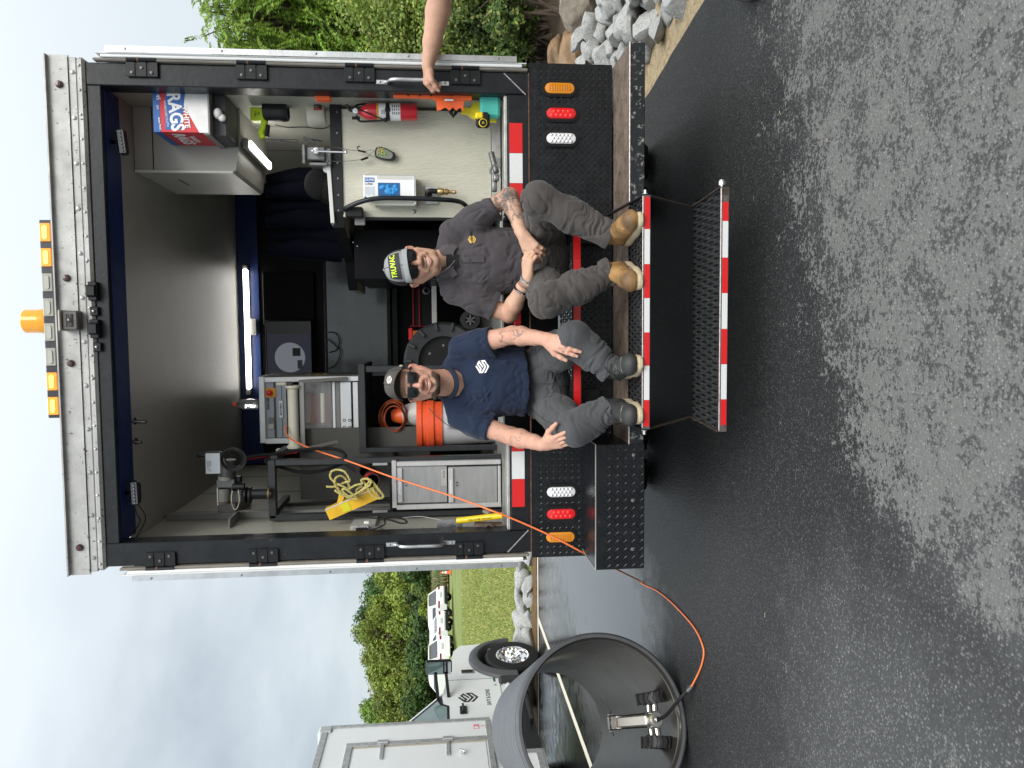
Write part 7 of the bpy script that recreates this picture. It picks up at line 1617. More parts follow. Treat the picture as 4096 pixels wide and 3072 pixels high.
    # wrist bands of the man in the polo
    if A:
        def band(c, d_, r, w2, mt, nm): MB().lathe([(r, -w2), (r+.0018, -w2), (r+.0018, w2), (r, w2)], c, d_, 28).build(nm, mt, T_, smooth=40)
        d_ = unit(wrL-elL)
        band(wrL-d_*.012, d_, .0325, .006, M('band_blue_grey', (.17, .21, .24), .5), 'wristband'); band(wrL-d_*.075, d_, .040, .0065, M('band_black', (.012, .012, .014), .5), 'wristband')
        for k in range(3): MB().tube(np.array([wrL-d_*(.030+.004*k)+(perp(d_)[0]*math.cos(t)+perp(d_)[1]*math.sin(t))*.0365+d_*.006*math.sin(t+k) for t in np.linspace(0, 2*PI, 24, endpoint=False)]), .0011, 5, closed=True).build('bracelet', BLKP, T_)
        nv = unit(V3(0, -1, .15)-d_*(V3(0, -1, .15)@d_)); text('BHIDD KA', wrL-d_*.075+nv*.0422, np.cross(d_, nv)*-1 if False else np.cross(nv, d_)*-1, d_, .0085, WINK, T_, 'band_lettering', ext=.0003); text('ADAY', wrL-d_*.012+nv*.0350, np.cross(d_, nv), d_, .0085, WINK, T_, 'band_lettering', ext=.0003)
    pass
    return T_
import time as _t
_t0 = _t.time()
seated('A'); seated('B')

def standing():
    wr = at(1712, 262, Y=-.10); el = at(1765, -20, Y=-.16)
    T_ = thing('person', 'bare forearm and black shoe of a person standing at the right edge', 'person', (1.72, -.42, 0))
    S = SDF((1.02, -.75, 1.05), (2.15, .15, 1.85), .0035)
    elb = V3(el)+V3(.03, -.01, -.005); sh = V3(1.86, -.44, 1.46); S.chain([sh, elb], [.06, .054], k=.02); S.chain([elb, elb*.7+wr*.3, elb*.3+wr*.7, wr], [.056, .058, .044, .030], k=.015)
    hp = at(1692, 318, Y=-.05); t1 = hand_sdf(S, wr, unit(V3(-1, .35, .12)), V3(-.2, -.2, 1), V3(0, -.6, .8), .96, (.95, 1.0, 1.0, 1.0), (.05, .02, -.02, -.05), (.45, .3, .7))
    S.cap(sh, V3(1.78, -.45, 1.62), .06, .055, k=.03); S.ell((1.77, -.46, 1.72), (.075, .095, .11), k=.02); S.cap(sh+V3(-.02, 0, -.05), (1.74, -.46, 1.1), .10, .11, k=.05)
    V, Fq = S.mesh(); V = relax(V, Fq, 2); N_ = vnorm(V, Fq); nl = fbm(V, 14, 3, 5)[:, None]; col = np.tile((.50, .29, .20), (len(V), 1))*(.9+.2*nl)
    for P in t1[0]:
        for q in P[1:3]: m = np.exp(-(np.linalg.norm(V-q, axis=1)/.011)**2)[:, None]*.5; col = col*(1-m)+np.array((.54, .2, .15))*m
    body = np_mesh('body', V, Fq, m_skin('skin_c'), T_, col)
    S = SDF((1.45, -.75, .9), (2.15, -.1, 1.68), .006); c = V3(1.76, -.44, 1.25); S.ell(c, (.19, .13, .30), k=.04); S.cap(V3(1.62, -.42, 1.47), V3(1.92, -.46, 1.47), .075, .075, k=.06); S.chain([sh, sh*.45+elb*.55], [.075, .066], k=.03); V, Fq = S.mesh(); np_mesh('shirt', V, Fq, m_cloth('tee_dark_grey', (.05, .05, .055)), T_, None, 3)
    S = SDF((1.45, -.8, .1), (2.1, -.05, 1.05), .006)
    S.ell((1.76, -.44, .93), (.17, .13, .12), k=.04); S.chain([(1.68, -.44, .88), (1.68, -.47, .5), (1.70, -.40, .13)], [.09, .07, .06], k=.03); S.chain([(1.85, -.44, .88), (1.86, -.50, .5), (1.88, -.50, .13)], [.09, .07, .06], k=.03); V, Fq = S.mesh(); np_mesh('trousers', V, Fq, m_cloth('trousers_dark', (.02, .02, .024)), T_, None, 3)
    toe = at(2822, 28, Z=.05); heel = at(3035, -25, Z=.04); d = unit(V3(toe[0]-heel[0], toe[1]-heel[1], 0))
    for off_ in (V3(0, 0, 0), V3(.22, -.12, 0)):
        h0 = V3(heel[0], heel[1], 0)+off_+V3(.035, 0, 0)
        S = SDF(h0-.16-abs(d)*.1, h0+.18+abs(d)*.3, .004); S.cap(h0+d*.03+V3(0, 0, .055), h0+d*.23+V3(0, 0, .045), .042, .040, k=.02); S.cap(h0+d*.04+V3(0, 0, .08), h0+d*.06+V3(0, 0, .12), .042, .042, k=.02); S.cap(h0+V3(0, 0, -.03)-d*.1, h0+d*.4+V3(0, 0, -.03), .05, .05, k=0, op='sub'); V, Fq = S.mesh()
        sh_ = np_mesh('shoe', V, Fq, M('black_trainer', (.016, .016, .018), .6, bump=.2, bs=300), T_, None, 2); s_ = V3(d[1], -d[0], 0); R_ = []
        for zz, f in ((.001, .98), (.012, 1.03), (.022, 1.02), (.030, 1.03), (.036, .96)): R_.append([h0+d*(.125+math.cos(t)*.155*f)+s_*math.sin(t)*.052*f+V3(0, 0, zz) for t in np.linspace(0, 2*PI, 36, endpoint=False)])
        b = MB(); b.grid(np.array(R_).transpose(1, 0, 2), closed_u=True); b.add(R_[-1], [tuple(range(36))]); b.build('sole', M('trainer_sole', (.03, .032, .035), .55), sh_, smooth=40)
standing()
print('people', round(_t.time()-_t0, 1))
# ================================================================== LEFT OF THE TRUCK
# ---- big black pipe
PA = -.4973; PN = V3(math.sin(PA), math.cos(PA), 0); PS = V3(math.cos(PA), -math.sin(PA), 0); PR = .508
PO = V3(-2.367, .396, PR)
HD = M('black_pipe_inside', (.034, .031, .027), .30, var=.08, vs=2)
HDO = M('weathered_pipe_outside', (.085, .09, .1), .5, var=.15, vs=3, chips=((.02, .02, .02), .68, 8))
PP = thing('pipe_section', 'large black plastic pipe section lying on the asphalt left of the open truck', 'pipe', (PO[0], PO[1], 0))
Lp = 2.5
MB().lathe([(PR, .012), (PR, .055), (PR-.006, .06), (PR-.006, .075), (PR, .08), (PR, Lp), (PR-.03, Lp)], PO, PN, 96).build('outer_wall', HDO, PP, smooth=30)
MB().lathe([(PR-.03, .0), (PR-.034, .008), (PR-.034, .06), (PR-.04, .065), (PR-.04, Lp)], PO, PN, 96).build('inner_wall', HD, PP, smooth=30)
MB().lathe([(PR-.03, 0), (PR-.012, .0), (PR-.006, .004), (PR, .012)], PO, PN, 96).build('cut_rim', M('pipe_rim', (.075, .078, .085), .45, var=.15, vs=20), PP, smooth=30)
MB().lathe([(PR-.004, .0795), (PR+.0012, .0800), (PR+.0012, .0840), (PR-.004, .0845)], PO, PN, 96).build('rim_seam', BLKP, PP)
# ---- robot crawler
def pip(s, lat, h):  # point in pipe frame: s along, lat to the right, h above invert
    return PO+PN*s+PS*lat+V3(0, 0, -PR+.04+h)
RB = thing('pipe_crawler', 'silver inspection crawler with four knobbly black wheels standing inside the black pipe', 'robot', tuple(pip(.25, 0, 0)))
SIL = M('crawler_silver', (.62, .6, .56), .28, 1., var=.1, vs=30)
TIRE = M('knobbly_rubber', (.02, .02, .021), .6, var=.2, vs=60)
for s_, k in ((.22, 0), (.37, 1)):
    for sd_ in (-1, 1):
        lat = sd_*(.125 if k == 0 else .132); hc = .075+.012; c = pip(s_, lat, hc); ax = unit(PS*sd_+V3(0, 0, .10))
        wl = MB().lathe([(.03, -.03), (.064, -.034), (.070, -.024), (.071, 0), (.070, .024), (.064, .034), (.03, .03)], c, ax, 28).build('wheel', TIRE, RB, smooth=35)
        a_, b2 = perp(ax); b = MB()
        for i in range(14):
            t = 2*PI*i/14
            for q in (-1, 1):
                t2 = t+.12*q; rd = a_*math.cos(t)+b2*math.sin(t); rd2 = a_*math.cos(t+.2)+b2*math.sin(t+.2)
                b.bar(c+rd*.070+ax*q*.002, c+rd2*.071+ax*q*.032, .012, .015, rd)
        b.build('tread_block', TIRE, wl, kind='stuff')
        MB().lathe([(0, .03), (.02, .03), (.026, .024), (.03, .02)], c, ax, 16).build('hub', SIL, wl, smooth=40)
        MB().cyl(c, pip(s_, sd_*.05, hc+.005), .021, n=14).build('axle_housing', SIL, RB, smooth=40)
b_ = MB(); b_.cyl(pip(.19, 0, .10), pip(.40, 0, .10), .042, n=18); b_.cyl(pip(.175, 0, .10), pip(.19, 0, .10), .03, n=18); b_.cyl(pip(.205, 0, .10), pip(.215, 0, .10), .04, n=18)
BD = b_.build('body', SIL, RB, smooth=40)
MB().cyl(pip(.188, .012, .125), pip(.186, .012, .125), .009, n=12).build('label_dot', M('olive_label', (.5, .5, .1), .5), BD)
MB().cyl(pip(.188, -.014, .112), pip(.186, -.014, .112), .008, n=12).build('port', BLKP, BD)
h0, h1 = pip(.24, 0, .14), pip(.62, 0, .25)
for l_ in (-.036, .036): MB().tube([h0+PS*l_, h1+PS*l_], .007, 8).build('lift_rod', SIL, RB, smooth=50)
b_ = MB(); b_.bar(h0+V3(0, 0, .006), h1-PN*.04+V3(0, 0, .0), .050, .014, (0, 0, 1), .002); PLT = b_.build('lift_arm', M('crawler_white', (.82, .8, .74), .3, .3), RB)
u2 = unit(h1-h0); n2 = unit(np.cross(PS, u2)); MB().prism([(-.007, -.006), (.007, -.006), (0, .007)], h1-u2*.07+n2*.0075, PS, u2, n2*.001).build('warning_label', M('warning_orange', (.8, .35, .02), .5), PLT)
HDc = pip(.67, 0, .262)
b_ = MB(); b_.box(HDc, (.092, .08, .072), np.array([PS, PN, (0, 0, 1)]).T, .008); b_.cyl(HDc+PN*.03, HDc+PN*.08, .028, .024, 16)
HH = b_.build('camera_head', SIL, RB, smooth=40)
MB().cyl(HDc-PN*.036+V3(0, 0, .012)+PS*.01, HDc-PN*.038+V3(0, 0, .012)+PS*.01, .011, n=12).build('label_dot', MC['olive_label'], HH)
MB().cyl(HDc-PN*.036+V3(0, 0, -.014)-PS*.012, HDc-PN*.038+V3(0, 0, -.014)-PS*.012, .010, n=12).build('port', BLKP, HH)
for l_ in (-.052, .052):
    b = MB(); b.box(HDc+PS*l_, (.006, .05, .07), np.array([PS, PN, (0, 0, 1)]).T, .002); b.bar(HDc+PS*l_+V3(0, 0, .02), HDc+PS*l_*1.5+PN*.05, .004, .004); b.build('head_bracket', CHROME, HH)
# ---- orange cable: reel -> over the sill -> ground -> crawler
OC = M('orange_cable', (.78, .19, .06), .45, var=.06, vs=40)
tail = pip(.17, .0, .10)
gpt = [at(2564, 2326, Z=.008), at(2625, 2362, Z=.008), at(2675, 2400, Z=.008), at(2730, 2455, Z=.008), at(2781, 2517, Z=.008), at(2810, 2580, Z=.008), at(2815, 2620, Z=.008), at(2805, 2664, Z=.008), at(2790, 2700, Z=.012), at(2767, 2744, Z=.03)]
CP = [at(1155, 1702, Y=.86), at(1141, 1712, Y=.80), at(1150, 1743, Y=.77), at(1182, 1766, Y=.72), at(1251, 1797, Y=.62), at(1403, 1848, Y=.46), at(1581, 1913, Y=.3), at(1809, 1985, Y=.12), at(1960, 2040, Y=.0), at(2044, 2072, Y=-.012), at(2200, 2141, Y=-.024), at(2337, 2213, Y=-.012),
      at(2405, 2247, Y=.2), at(2476, 2282, Y=.75)]+gpt
CPS = spl(CP, 6); CPS[:, 2] = np.maximum(CPS[:, 2], .006)
OB = MB().tube(CPS, .0052, 8).build('tether_cable', OC, None, smooth=60)
tag(OB, 'thin orange tether cable running from the reel over the truck sill and across the asphalt', 'cable')
jn = at(2767, 2744, Z=.03); jm = jn+unit(at(2740, 2772, Z=.05)-jn)*.055
pg = MB().tube(spl([jm, at(2715, 2800, Z=.085), (jm+tail)/2*0+pip(.02, .02, .075), tail-PN*.04, tail], 6), .0105, 10).build('cable_boot', RUB, None, smooth=60, origin=jm)
tag(pg, 'thick black cable end with a steel collar plugged into the back of the crawler', 'cable')
MB().cyl(jn, jm, .0115, n=14).build('steel_collar', ALU, pg, smooth=40)
b_ = MB(); b_.lathe([(.012, 0), (.016, .004), (.016, .012), (.012, .016), (.017, .024), (.017, .034), (.011, .04)], tail-PN*.045, PN, 14); b_.build('connector', CHROME, pg, smooth=40)
# ---- white service truck parked beyond the pipe
SX = -4.75
S = thing('service_truck', 'white crew truck with a tall white box body parked behind the black pipe', 'truck', (-5.95, 5, 0))
def sb(x0, x1, y0, y1, z0, z1, nm, mt, ch=.004, par=None, **k): return MB().bb(x0, x1, y0, y1, z0, z1, ch).build(nm, mt, par or S, **k)
BW = M('box_white', (.76, .77, .77), .35, var=.03, vs=2, coat=.2)
BOXB = sb(-7.2, SX, .6, 5.17, .86, 2.84, 'box_body', BW, .01)
sb(SX+.001, SX+.012, 5.11, 5.175, .87, 2.79, 'corner_trim', GALV, .002, BOXB); sb(SX+.001, SX+.014, .6, 5.10, 2.78, 2.85, 'roof_rail', GALV, .002, BOXB); sb(SX-.2, SX+.02, 5.0, 5.18, 2.72, 2.9, 'corner_casting', M('grey_casting', (.45, .48, .47), .5, .3), .03, BOXB)
sb(SX+.001, SX+.012, .6, 5.10, .87, .93, 'bottom_rail', GALV, .002, BOXB)
DR = sb(SX+.001, SX+.009, 2.6, 4.62, .95, 2.43, 'side_door', BW, .002, BOXB)
sb(SX+.001, SX+.016, 4.66, 4.74, .94, 2.53, 'door_frame', GALV, .002, BOXB); sb(SX+.001, SX+.016, 2.5, 4.655, 2.46, 2.53, 'door_frame', GALV, .002, BOXB)
sb(SX+.001, SX+.006, 4.625, 4.655, .95, 2.45, 'door_seal', M('cream_seal', (.5, .45, .34), .6), 0, BOXB)
for zz in (2.12, 1.38):
    b = MB(); b.bb(SX+.017, SX+.026, 4.66, 4.76, zz-.06, zz+.06, .002); b.bb(SX+.012, SX+.024, 4.36, 4.66, zz-.022, zz+.022, .004); b.cyl((SX+.03, 4.69, zz-.06), (SX+.03, 4.69, zz+.06), .012, n=8); b.build('strap_hinge', GALV, BOXB)
q = at(1848, 3018, X=SX); b_ = MB(); b_.box((SX+.03, q[1], q[2]), (.04, .05, .05), None, .01); b_.bar((SX+.05, q[1]-.03, q[2]-.03), (SX+.05, q[1]+.03, q[2]+.02), .012, .012); b_.build('door_latch', CHROME, BOXB)
b_ = MB()
for i in range(12):
    b_.ell((SX+.012, 5.14, .95+i*.165), (.004, .006, .006), None, 6, 4); b_.ell((SX+.017, 4.70, 1.0+i*.13), (.004, .006, .006), None, 6, 4)
b_.build('rivet', SCREW, BOXB, kind='stuff')
q0, q1 = at(1903, 2895, X=SX), at(1917, 2908, X=SX)
sb(SX+.001, SX+.003, q0[1]-.12, q0[1]-.02, q0[2]-.035, q0[2]+.03, 'red_sticker', M('faded_red_sticker', (.7, .2, .22), .5), 0, BOXB)
sb(SX+.0031, SX+.0035, q0[1]-.11, q0[1]-.07, q0[2]-.025, q0[2]+.02, 'sticker_window', PAPER, 0, BOXB)
text('S', (SX+.003, q0[1]-.06, q0[2]-.08), (0, 1, 0), (0, 0, 1), .06, M('faded_red', (.6, .1, .1), .5), BOXB)
text('SUPREME', (SX+.003, q0[1]-.065, q0[2]-.12), (0, 1, 0), (0, 0, 1), .028, M('grey_ink', (.25, .25, .25), .5), BOXB)
# lower tool compartments under the box
LC = sb(-6.95, SX-.02, 1.0, 4.45, .30, .855, 'lower_compartment', BW, .006)
sb(SX-.0195, SX-.008, 1.0, 4.44, .32, .40, 'compartment_trim', GALV, .002, LC); sb(SX-.0195, SX-.008, 4.36, 4.44, .405, .84, 'compartment_trim', GALV, .002, LC)
sb(-6.9, SX-.12, 4.5, 6.3, .30, .48, 'chassis', BLKC)
# cab
CX = -4.86; CW = 2.02
arch = [(7.1+.50*math.cos(t), .42+.50*math.sin(t)) for t in np.linspace(PI*.98, .05, 14)]
prof = [(4.9, .52), (6.55, .50)]+arch+[(7.62, .50), (7.70, .75), (7.66, 1.16), (7.45, 1.26), (6.55, 1.37), (6.15, 1.42), (4.9, 1.42)]
b_ = MB(); b_.prism([(y, z) for y, z in prof], (CX, 0, 0), (0, 1, 0), (0, 0, 1), (-CW, 0, 0)); CAB = b_.build('cab_body', WHT, S, smooth=25)
# greenhouse
gp = [(4.9, 1.421), (6.14, 1.421), (5.62, 1.86), (5.35, 1.99), (4.9, 2.02)]
b_ = MB()
Yz = [(y, z) for y, z in gp]; A_ = [(CX-.005-(z-1.42)*.22, y, z) for y, z in Yz]; B_ = [(CX-CW+.005+(z-1.42)*.22, y, z) for y, z in Yz]
n_ = len(gp); b_.add(A_+B_, [tuple(range(n_)), tuple(range(2*n_-1, n_-1, -1))]+[(i, (i+1) % n_, n_+(i+1) % n_, n_+i) for i in range(n_)]); b_.build('cab_roof', WHT, CAB, smooth=25)
GL = M('tinted_green_glass', (.10, .16, .15), .06, coat=1, var=.35, vs=2, spec=.8)
def sidepoly(pts, nm, mt, off=.002, th=.006, par=None):
    b = MB(); P = [(CX-.005-max(z-1.42, 0)*.22+off, y, z) for y, z in pts]; Q = [(x+th, y, z) for x, y, z in P]; k = len(P)
    b.add(P+Q, [tuple(range(k)), tuple(range(2*k-1, k-1, -1))]+[(i, (i+1) % k, k+(i+1) % k, k+i) for i in range(k)]); return b.build(nm, mt, par or CAB)
sidepoly([(4.95, 1.35), (5.75, 1.35), (5.82, 1.43), (6.06, 1.445), (5.60, 1.83), (5.33, 1.93), (4.95, 1.95)], 'window_frame', BLKP, .002)
sidepoly([(4.98, 1.38), (5.72, 1.38), (5.79, 1.46), (5.92, 1.50), (5.57, 1.80), (5.31, 1.90), (4.98, 1.92)], 'window', GL, .0085, .003)
sidepoly([(4.98, 1.381), (5.40, 1.381), (5.40, 1.60), (5.30, 1.70), (5.1, 1.72), (4.98, 1.7)], 'painted_seat_reflection', M('seat_reflection_paint', (.30, .38, .35), .5), .0117, .0008)  # pale flat shape over the pane, a painted reflection of the seat
for nm, y0, y1, z0, z1 in (('panel_gap', 6.485, 6.492, .62, 1.36), ('panel_gap', 4.92, 6.48, .645, .651)): sb(CX+.0005, CX+.002, y0, y1, z0, z1, nm, BLKP, 0, CAB)
b_ = MB(); b_.bb(CX, CX+.015, 5.0, 6.5, .52, .56, .004); b_.build('rocker_moulding', WHT, CAB)
# flare
b_ = MB(); G = []
for t in np.linspace(PI*1.02, -.02, 26):
    c, s_ = math.cos(t), math.sin(t); row = []
    for r, dx in ((.64, .0), (.63, .045), (.57, .075), (.51, .07), (.49, .02), (.49, -.25)): row.append((CX+dx, 7.1+r*c*1.05, .42+r*s_*.98))
    G.append(row)
b_.grid(G); b_.build('wheel_flare', M('grey_flare_plastic', (.07, .072, .078), .55, var=.08, vs=8), CAB, smooth=40)
b_ = MB(); b_.bb(CX-.3, CX+.05, 6.30, 6.48, .26, .66, .03); b_.build('mud_flap', M('black_flap', (.02, .02, .022), .5), CAB)
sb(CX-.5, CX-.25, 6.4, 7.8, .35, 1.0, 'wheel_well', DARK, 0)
def wheel(c, sx__, r, w2, nm='wheel', par=S, chrome=True, steer=0.0, lug=True):
    ax = unit(rotz(steer)@V3(sx__, 0, 0))
    t = MB().lathe([(r*.62, w2), (r*.7, w2), (r*.93, w2*.92), (r, w2*.65), (r, -w2*.65), (r*.93, -w2), (r*.6, -w2)], c, ax, 40).build(nm, RUB, par, smooth=32)
    if lug:
        a_, b2 = perp(ax); b = MB()
        for i in range(36):
            th = 2*PI*i/36; rd = a_*math.cos(th)+b2*math.sin(th)
            for q in (-1, 1): b.bar(V3(c)+rd*(r*.998)+ax*q*w2*.15, V3(c)+rd*(r*.998)+ax*q*w2*.66, .032, .012, rd)
        b.build('tread_block', RUB, t, kind='stuff')
    b = MB(); b.lathe([(r*.62, w2*.95), (r*.58, w2*.98), (r*.55, w2*.5), (r*.34, w2*.15), (r*.3, w2*.2)], c, ax, 36); rm = b.build('rim', CHROME if chrome else ALU, t, smooth=40)
    b = MB(); b.lathe([(r*.32, w2*.1), (r*.31, w2*1.05), (r*.27, w2*1.25), (r*.16, w2*1.25), (r*.15, w2*.9), (0, w2*.85)], c, ax, 28); b.build('hub', CHROME if chrome else ALU, t, smooth=35)
    a_, b2 = perp(ax)
    for i in range(8):
        th = 2*PI*i/8; p = V3(c)+(a_*math.cos(th)+b2*math.sin(th))*r*.46+ax*w2*.33; MB().ell(p, (.018, .018, .018), None, 8, 6).build('vent_hole', BLKP, rm)
    b = MB()
    for i in range(10):
        th = 2*PI*i/10; p = V3(c)+(a_*math.cos(th)+b2*math.sin(th))*r*.235+ax*w2*1.25; b.lathe([(.012, 0), (.012, .02), (0, .024)], p, ax, 6)
    b.build('wheel_nut', CHROME, rm, smooth=30, kind='stuff')
    return t
wheel((CX-.03, 7.08, .40), 1, .40, .115, steer=-.12); wheel((CX-CW+.1, 7.08, .40), -1, .40, .115)
wheel((SX-.3, 3.0, .40), 1, .40, .115, lug=False)
# mirror
MR = sb(CX+.20, CX+.40, 6.22, 6.30, 1.30, 1.66, 'mirror', BLKP, .03)
sb(CX+.215, CX+.385, 6.212, 6.219, 1.42, 1.64, 'mirror_glass', M('mirror_glass', (.55, .6, .6), .03, 1.), .0, MR); sb(CX+.215, CX+.385, 6.212, 6.219, 1.315, 1.40, 'mirror_glass', MC['mirror_glass'], .0, MR)
for zz in (1.52, 1.38): MB().bar((CX+.22, 6.2, zz), (CX-.02, 6.0, zz-.03), .05, .04).build('mirror_arm', BLKP, MR)
for p, nm in (((1778, 2760), 0),): pass
hq = at(1852, 2842, X=CX); b_ = MB(); b_.bb(CX+.0005, CX+.02, hq[1]-.10, hq[1]+.09, hq[2]-.05, hq[2]+.04, .006); HN = b_.build('door_handle', BLKP, CAB); sb(CX+.021, CX+.045, hq[1]-.09, hq[1]+.12, hq[2]-.015, hq[2]+.012, 'handle_grip', BLKP, .006, HN)
vq = at(1868, 2688, X=CX); sb(CX+.0005, CX+.012, vq[1]-.06, vq[1]+.06, vq[2]-.10, vq[2]+.09, 'fender_vent', CHROME, .01, CAB); sb(CX+.0125, CX+.014, vq[1]-.04, vq[1]+.04, vq[2]-.08, vq[2]+.07, 'vent_mesh', BLKP, 0, CAB)
def emblem(o, right, up, s_, mat, par, name='emblem', th=.0012):
    r, u = unit(right)*s_, unit(up)*s_; return MB().prism(EMB, o, r, u, np.cross(unit(right), unit(up))*th).build(name, mat, par)
eq = at(1873, 2790, X=CX); emblem((CX+.0005, eq[1], eq[2]), (0, 1, 0), (0, 0, 1), .135, INK, CAB)
sq = at(1954, 2788, X=CX); text('SAVY & SONS', (CX+.001, sq[1], sq[2]), (0, 1, 0), (0, 0, 1), .078, INK, CAB, sx_=.95, bold=.0012)
dq = at(2003, 2723, X=CX); text('DOT # 2561578', (CX+.001, dq[1], dq[2]), (0, 1, 0), (0, 0, 1), .05, INK, CAB, sx_=.85)
jq = at(1975, 2715, X=CX); text('JR.', (CX+.001, jq[1]-.18, jq[2]-.008), (0, 1, 0), (0, 0, 1), .05, M('green_ink', (.02, .12, .06), .5), CAB); sb(CX+.0005, CX+.002, jq[1]-.09, jq[1]+.30, jq[2]-.02, jq[2]+.012, 'green_strip', MC['green_ink'], 0, CAB)
sb(CX-.3, CX+.06, 5.2, 6.1, .33, .37, 'running_board', PLATE, .004)
# chrome door bar/running gear behind
# ---- SUVs on the far side of the lawn
def suv(loc, rz, label, tall=1.0, kind=0):
    c = thing('parked_suv', label, 'car', loc, rz, 'white cars parked beyond the lawn')
    W2 = .92; h = 1.0
    arch = lambda xc: [(xc+.40*math.cos(t), .36+.40*math.sin(t)) for t in np.linspace(PI, 0, 10)]
    # profile along x (front +x, rear -x), length 4.7
    pr = [(-2.28, .38)]+arch(-1.45)[0:]+arch(1.42)+[(2.3, .36), (2.36, .6), (2.3, .86), (1.9, .98), (1.05, 1.06), (-2.15, 1.10), (-2.34, .95), (-2.38, .6)]
    b = MB(); b.prism(pr, (0, -W2, 0), (1, 0, 0), (0, 0, 1), (0, 2*W2, 0)); body = b.build('body', WHT, c, smooth=30, local=True)
    g = [(-2.14, 1.09), (1.05, 1.05), (.25, 1.56*tall), (-.2, 1.64*tall), (-1.5, 1.66*tall), (-1.85, 1.6*tall)]
    if kind == 1: g = [(-2.12, 1.09), (1.05, 1.05), (.25, 1.54), (-.2, 1.62), (-1.0, 1.60), (-1.5, 1.45)]
    b = MB(); A = [(x, -W2+.03+(z-1.05)*.26, z) for x, z in g]; B = [(x, W2-.03-(z-1.05)*.26, z) for x, z in g]; k = len(g)
    b.add(A+B, [tuple(range(k)), tuple(range(2*k-1, k-1, -1))]+[(i, (i+1) % k, k+(i+1) % k, k+i) for i in range(k)]); b.build('roof', WHT, c, smooth=30, local=True)
    GLS = M('car_glass', (.05, .055, .06), .12, coat=.8)
    for s in (-1, 1):
        P = [(x*.93-.06, s*(W2-.02-(z-1.05)*.26), z*.965+.04) for x, z in g]; P = [(x, y, 1.14+(z-1.05)*.66) for x, y, z in P]
        b = MB(); b.add(P, [tuple(range(k))]); b.build('side_window', GLS, c, local=True)
    rz0, rz1 = g[-1], g[0]
    b = MB(); e = .012; b.add([(rz1[0]-e-.02, -.72, rz1[1]+.05), (rz1[0]-e-.02, .72, rz1[1]+.05), (rz0[0]-e-.03, .62, rz0[1]-.07), (rz0[0]-e-.03, -.62, rz0[1]-.07)], [(0, 1, 2, 3)]); b.build('rear_window', GLS, c, local=True)
    MB().bb(rz0[0]-.12, rz0[0]+.15, -.6, .6, rz0[1]-.01, rz0[1]+.03, .01).build('spoiler', WHT, c, local=True)
    for s in (-1, 1):
        MB().bb(-2.37, -2.0, s*.60 if s > 0 else -.93, .93 if s > 0 else -.60, .84, .98, .02).build('tail_lamp', M('car_red_lens', (.25, .01, .02), .2, coat=.8), c, local=True)
        for x in (-1.45, 1.42):
            wl = MB().lathe([(.22, .11), (.33, .11), (.36, .06), (.36, -.1), (.2, -.1)], (x, s*.82, .36), (0, s, 0), 24).build('wheel', RUB, c, smooth=35, local=True)
            bb = MB(); bb.lathe([(.05, .11), (.0, .12)], (x, s*.82, .36), (0, s, 0), 12)
            for i in range(5):
                t = 2*PI*i/5; bb.bar((x, s*.93, .36), (x+.22*math.cos(t), s*.93, .36+.22*math.sin(t)), .05, .02, (0, 1, 0))
            bb.build('rim', ALU, wl, local=True)
    MB().bb(-2.42, -2.25, -.85, .85, .30, .52, .03).build('rear_bumper', BLKP if kind != 2 else WHT, c, local=True)
    MB().bb(-2.395, -2.36, -.26, .26, .72, .86).build('number_plate', M('plate_pale', (.5, .52, .5), .5), c, local=True)
    return c
hdg = math.atan2(.38, -.92)
for k, (px, py, Y, lb, kd) in enumerate(((1808, 2440, 50, 'rightmost of the three white cars beyond the lawn, a wagon with a dark lower bumper', 0), (1813, 2545, 47.5, 'middle of the three white cars beyond the lawn, long dark side window and sloping back', 1), (1820, 2650, 44.5, 'leftmost of the three white cars beyond the lawn, partly hidden by a truck mirror', 2))):
    q = at(px, py, Y=Y); d = rotz(hdg)@V3(2.0, 0, 0); suv((q[0]+d[0]*.55, Y+d[1], q[2]), hdg, lb, 1.03, kd)
# small traffic cones on the lawn
def cone(p, h, label, par_scale=1.0):
    c = thing('traffic_cone', label, 'cone', tuple(p)); k = h/.7
    MB().bb(p[0]-.18*k, p[0]+.18*k, p[1]-.18*k, p[1]+.18*k, p[2], p[2]+.03*k, .004).build('base', BLKP, c)
    MB().lathe([(.13*k, .03*k), (.03*k, .7*k), (0, .7*k)], p, n=20).build('cone_body', ORG, c, smooth=40)
    for a, b_2 in ((.3, .42), (.5, .58)): MB().lathe([((.13-.1*(a-.03)/.67)*k+.003, a*k), ((.13-.1*(b_2-.03)/.67)*k+.003, b_2*k)], p, n=20).build('white_band', M('cone_white', (.75, .75, .73), .5), c, smooth=40)
    return c
q = at(1806, 2289, Y=44); cone(q, .72, 'small orange cone on the lawn edge just left of the folded truck door')
q = at(1812, 2462, Y=50); cone(q, .45, 'tiny orange cone on the lawn beneath the parked white cars')
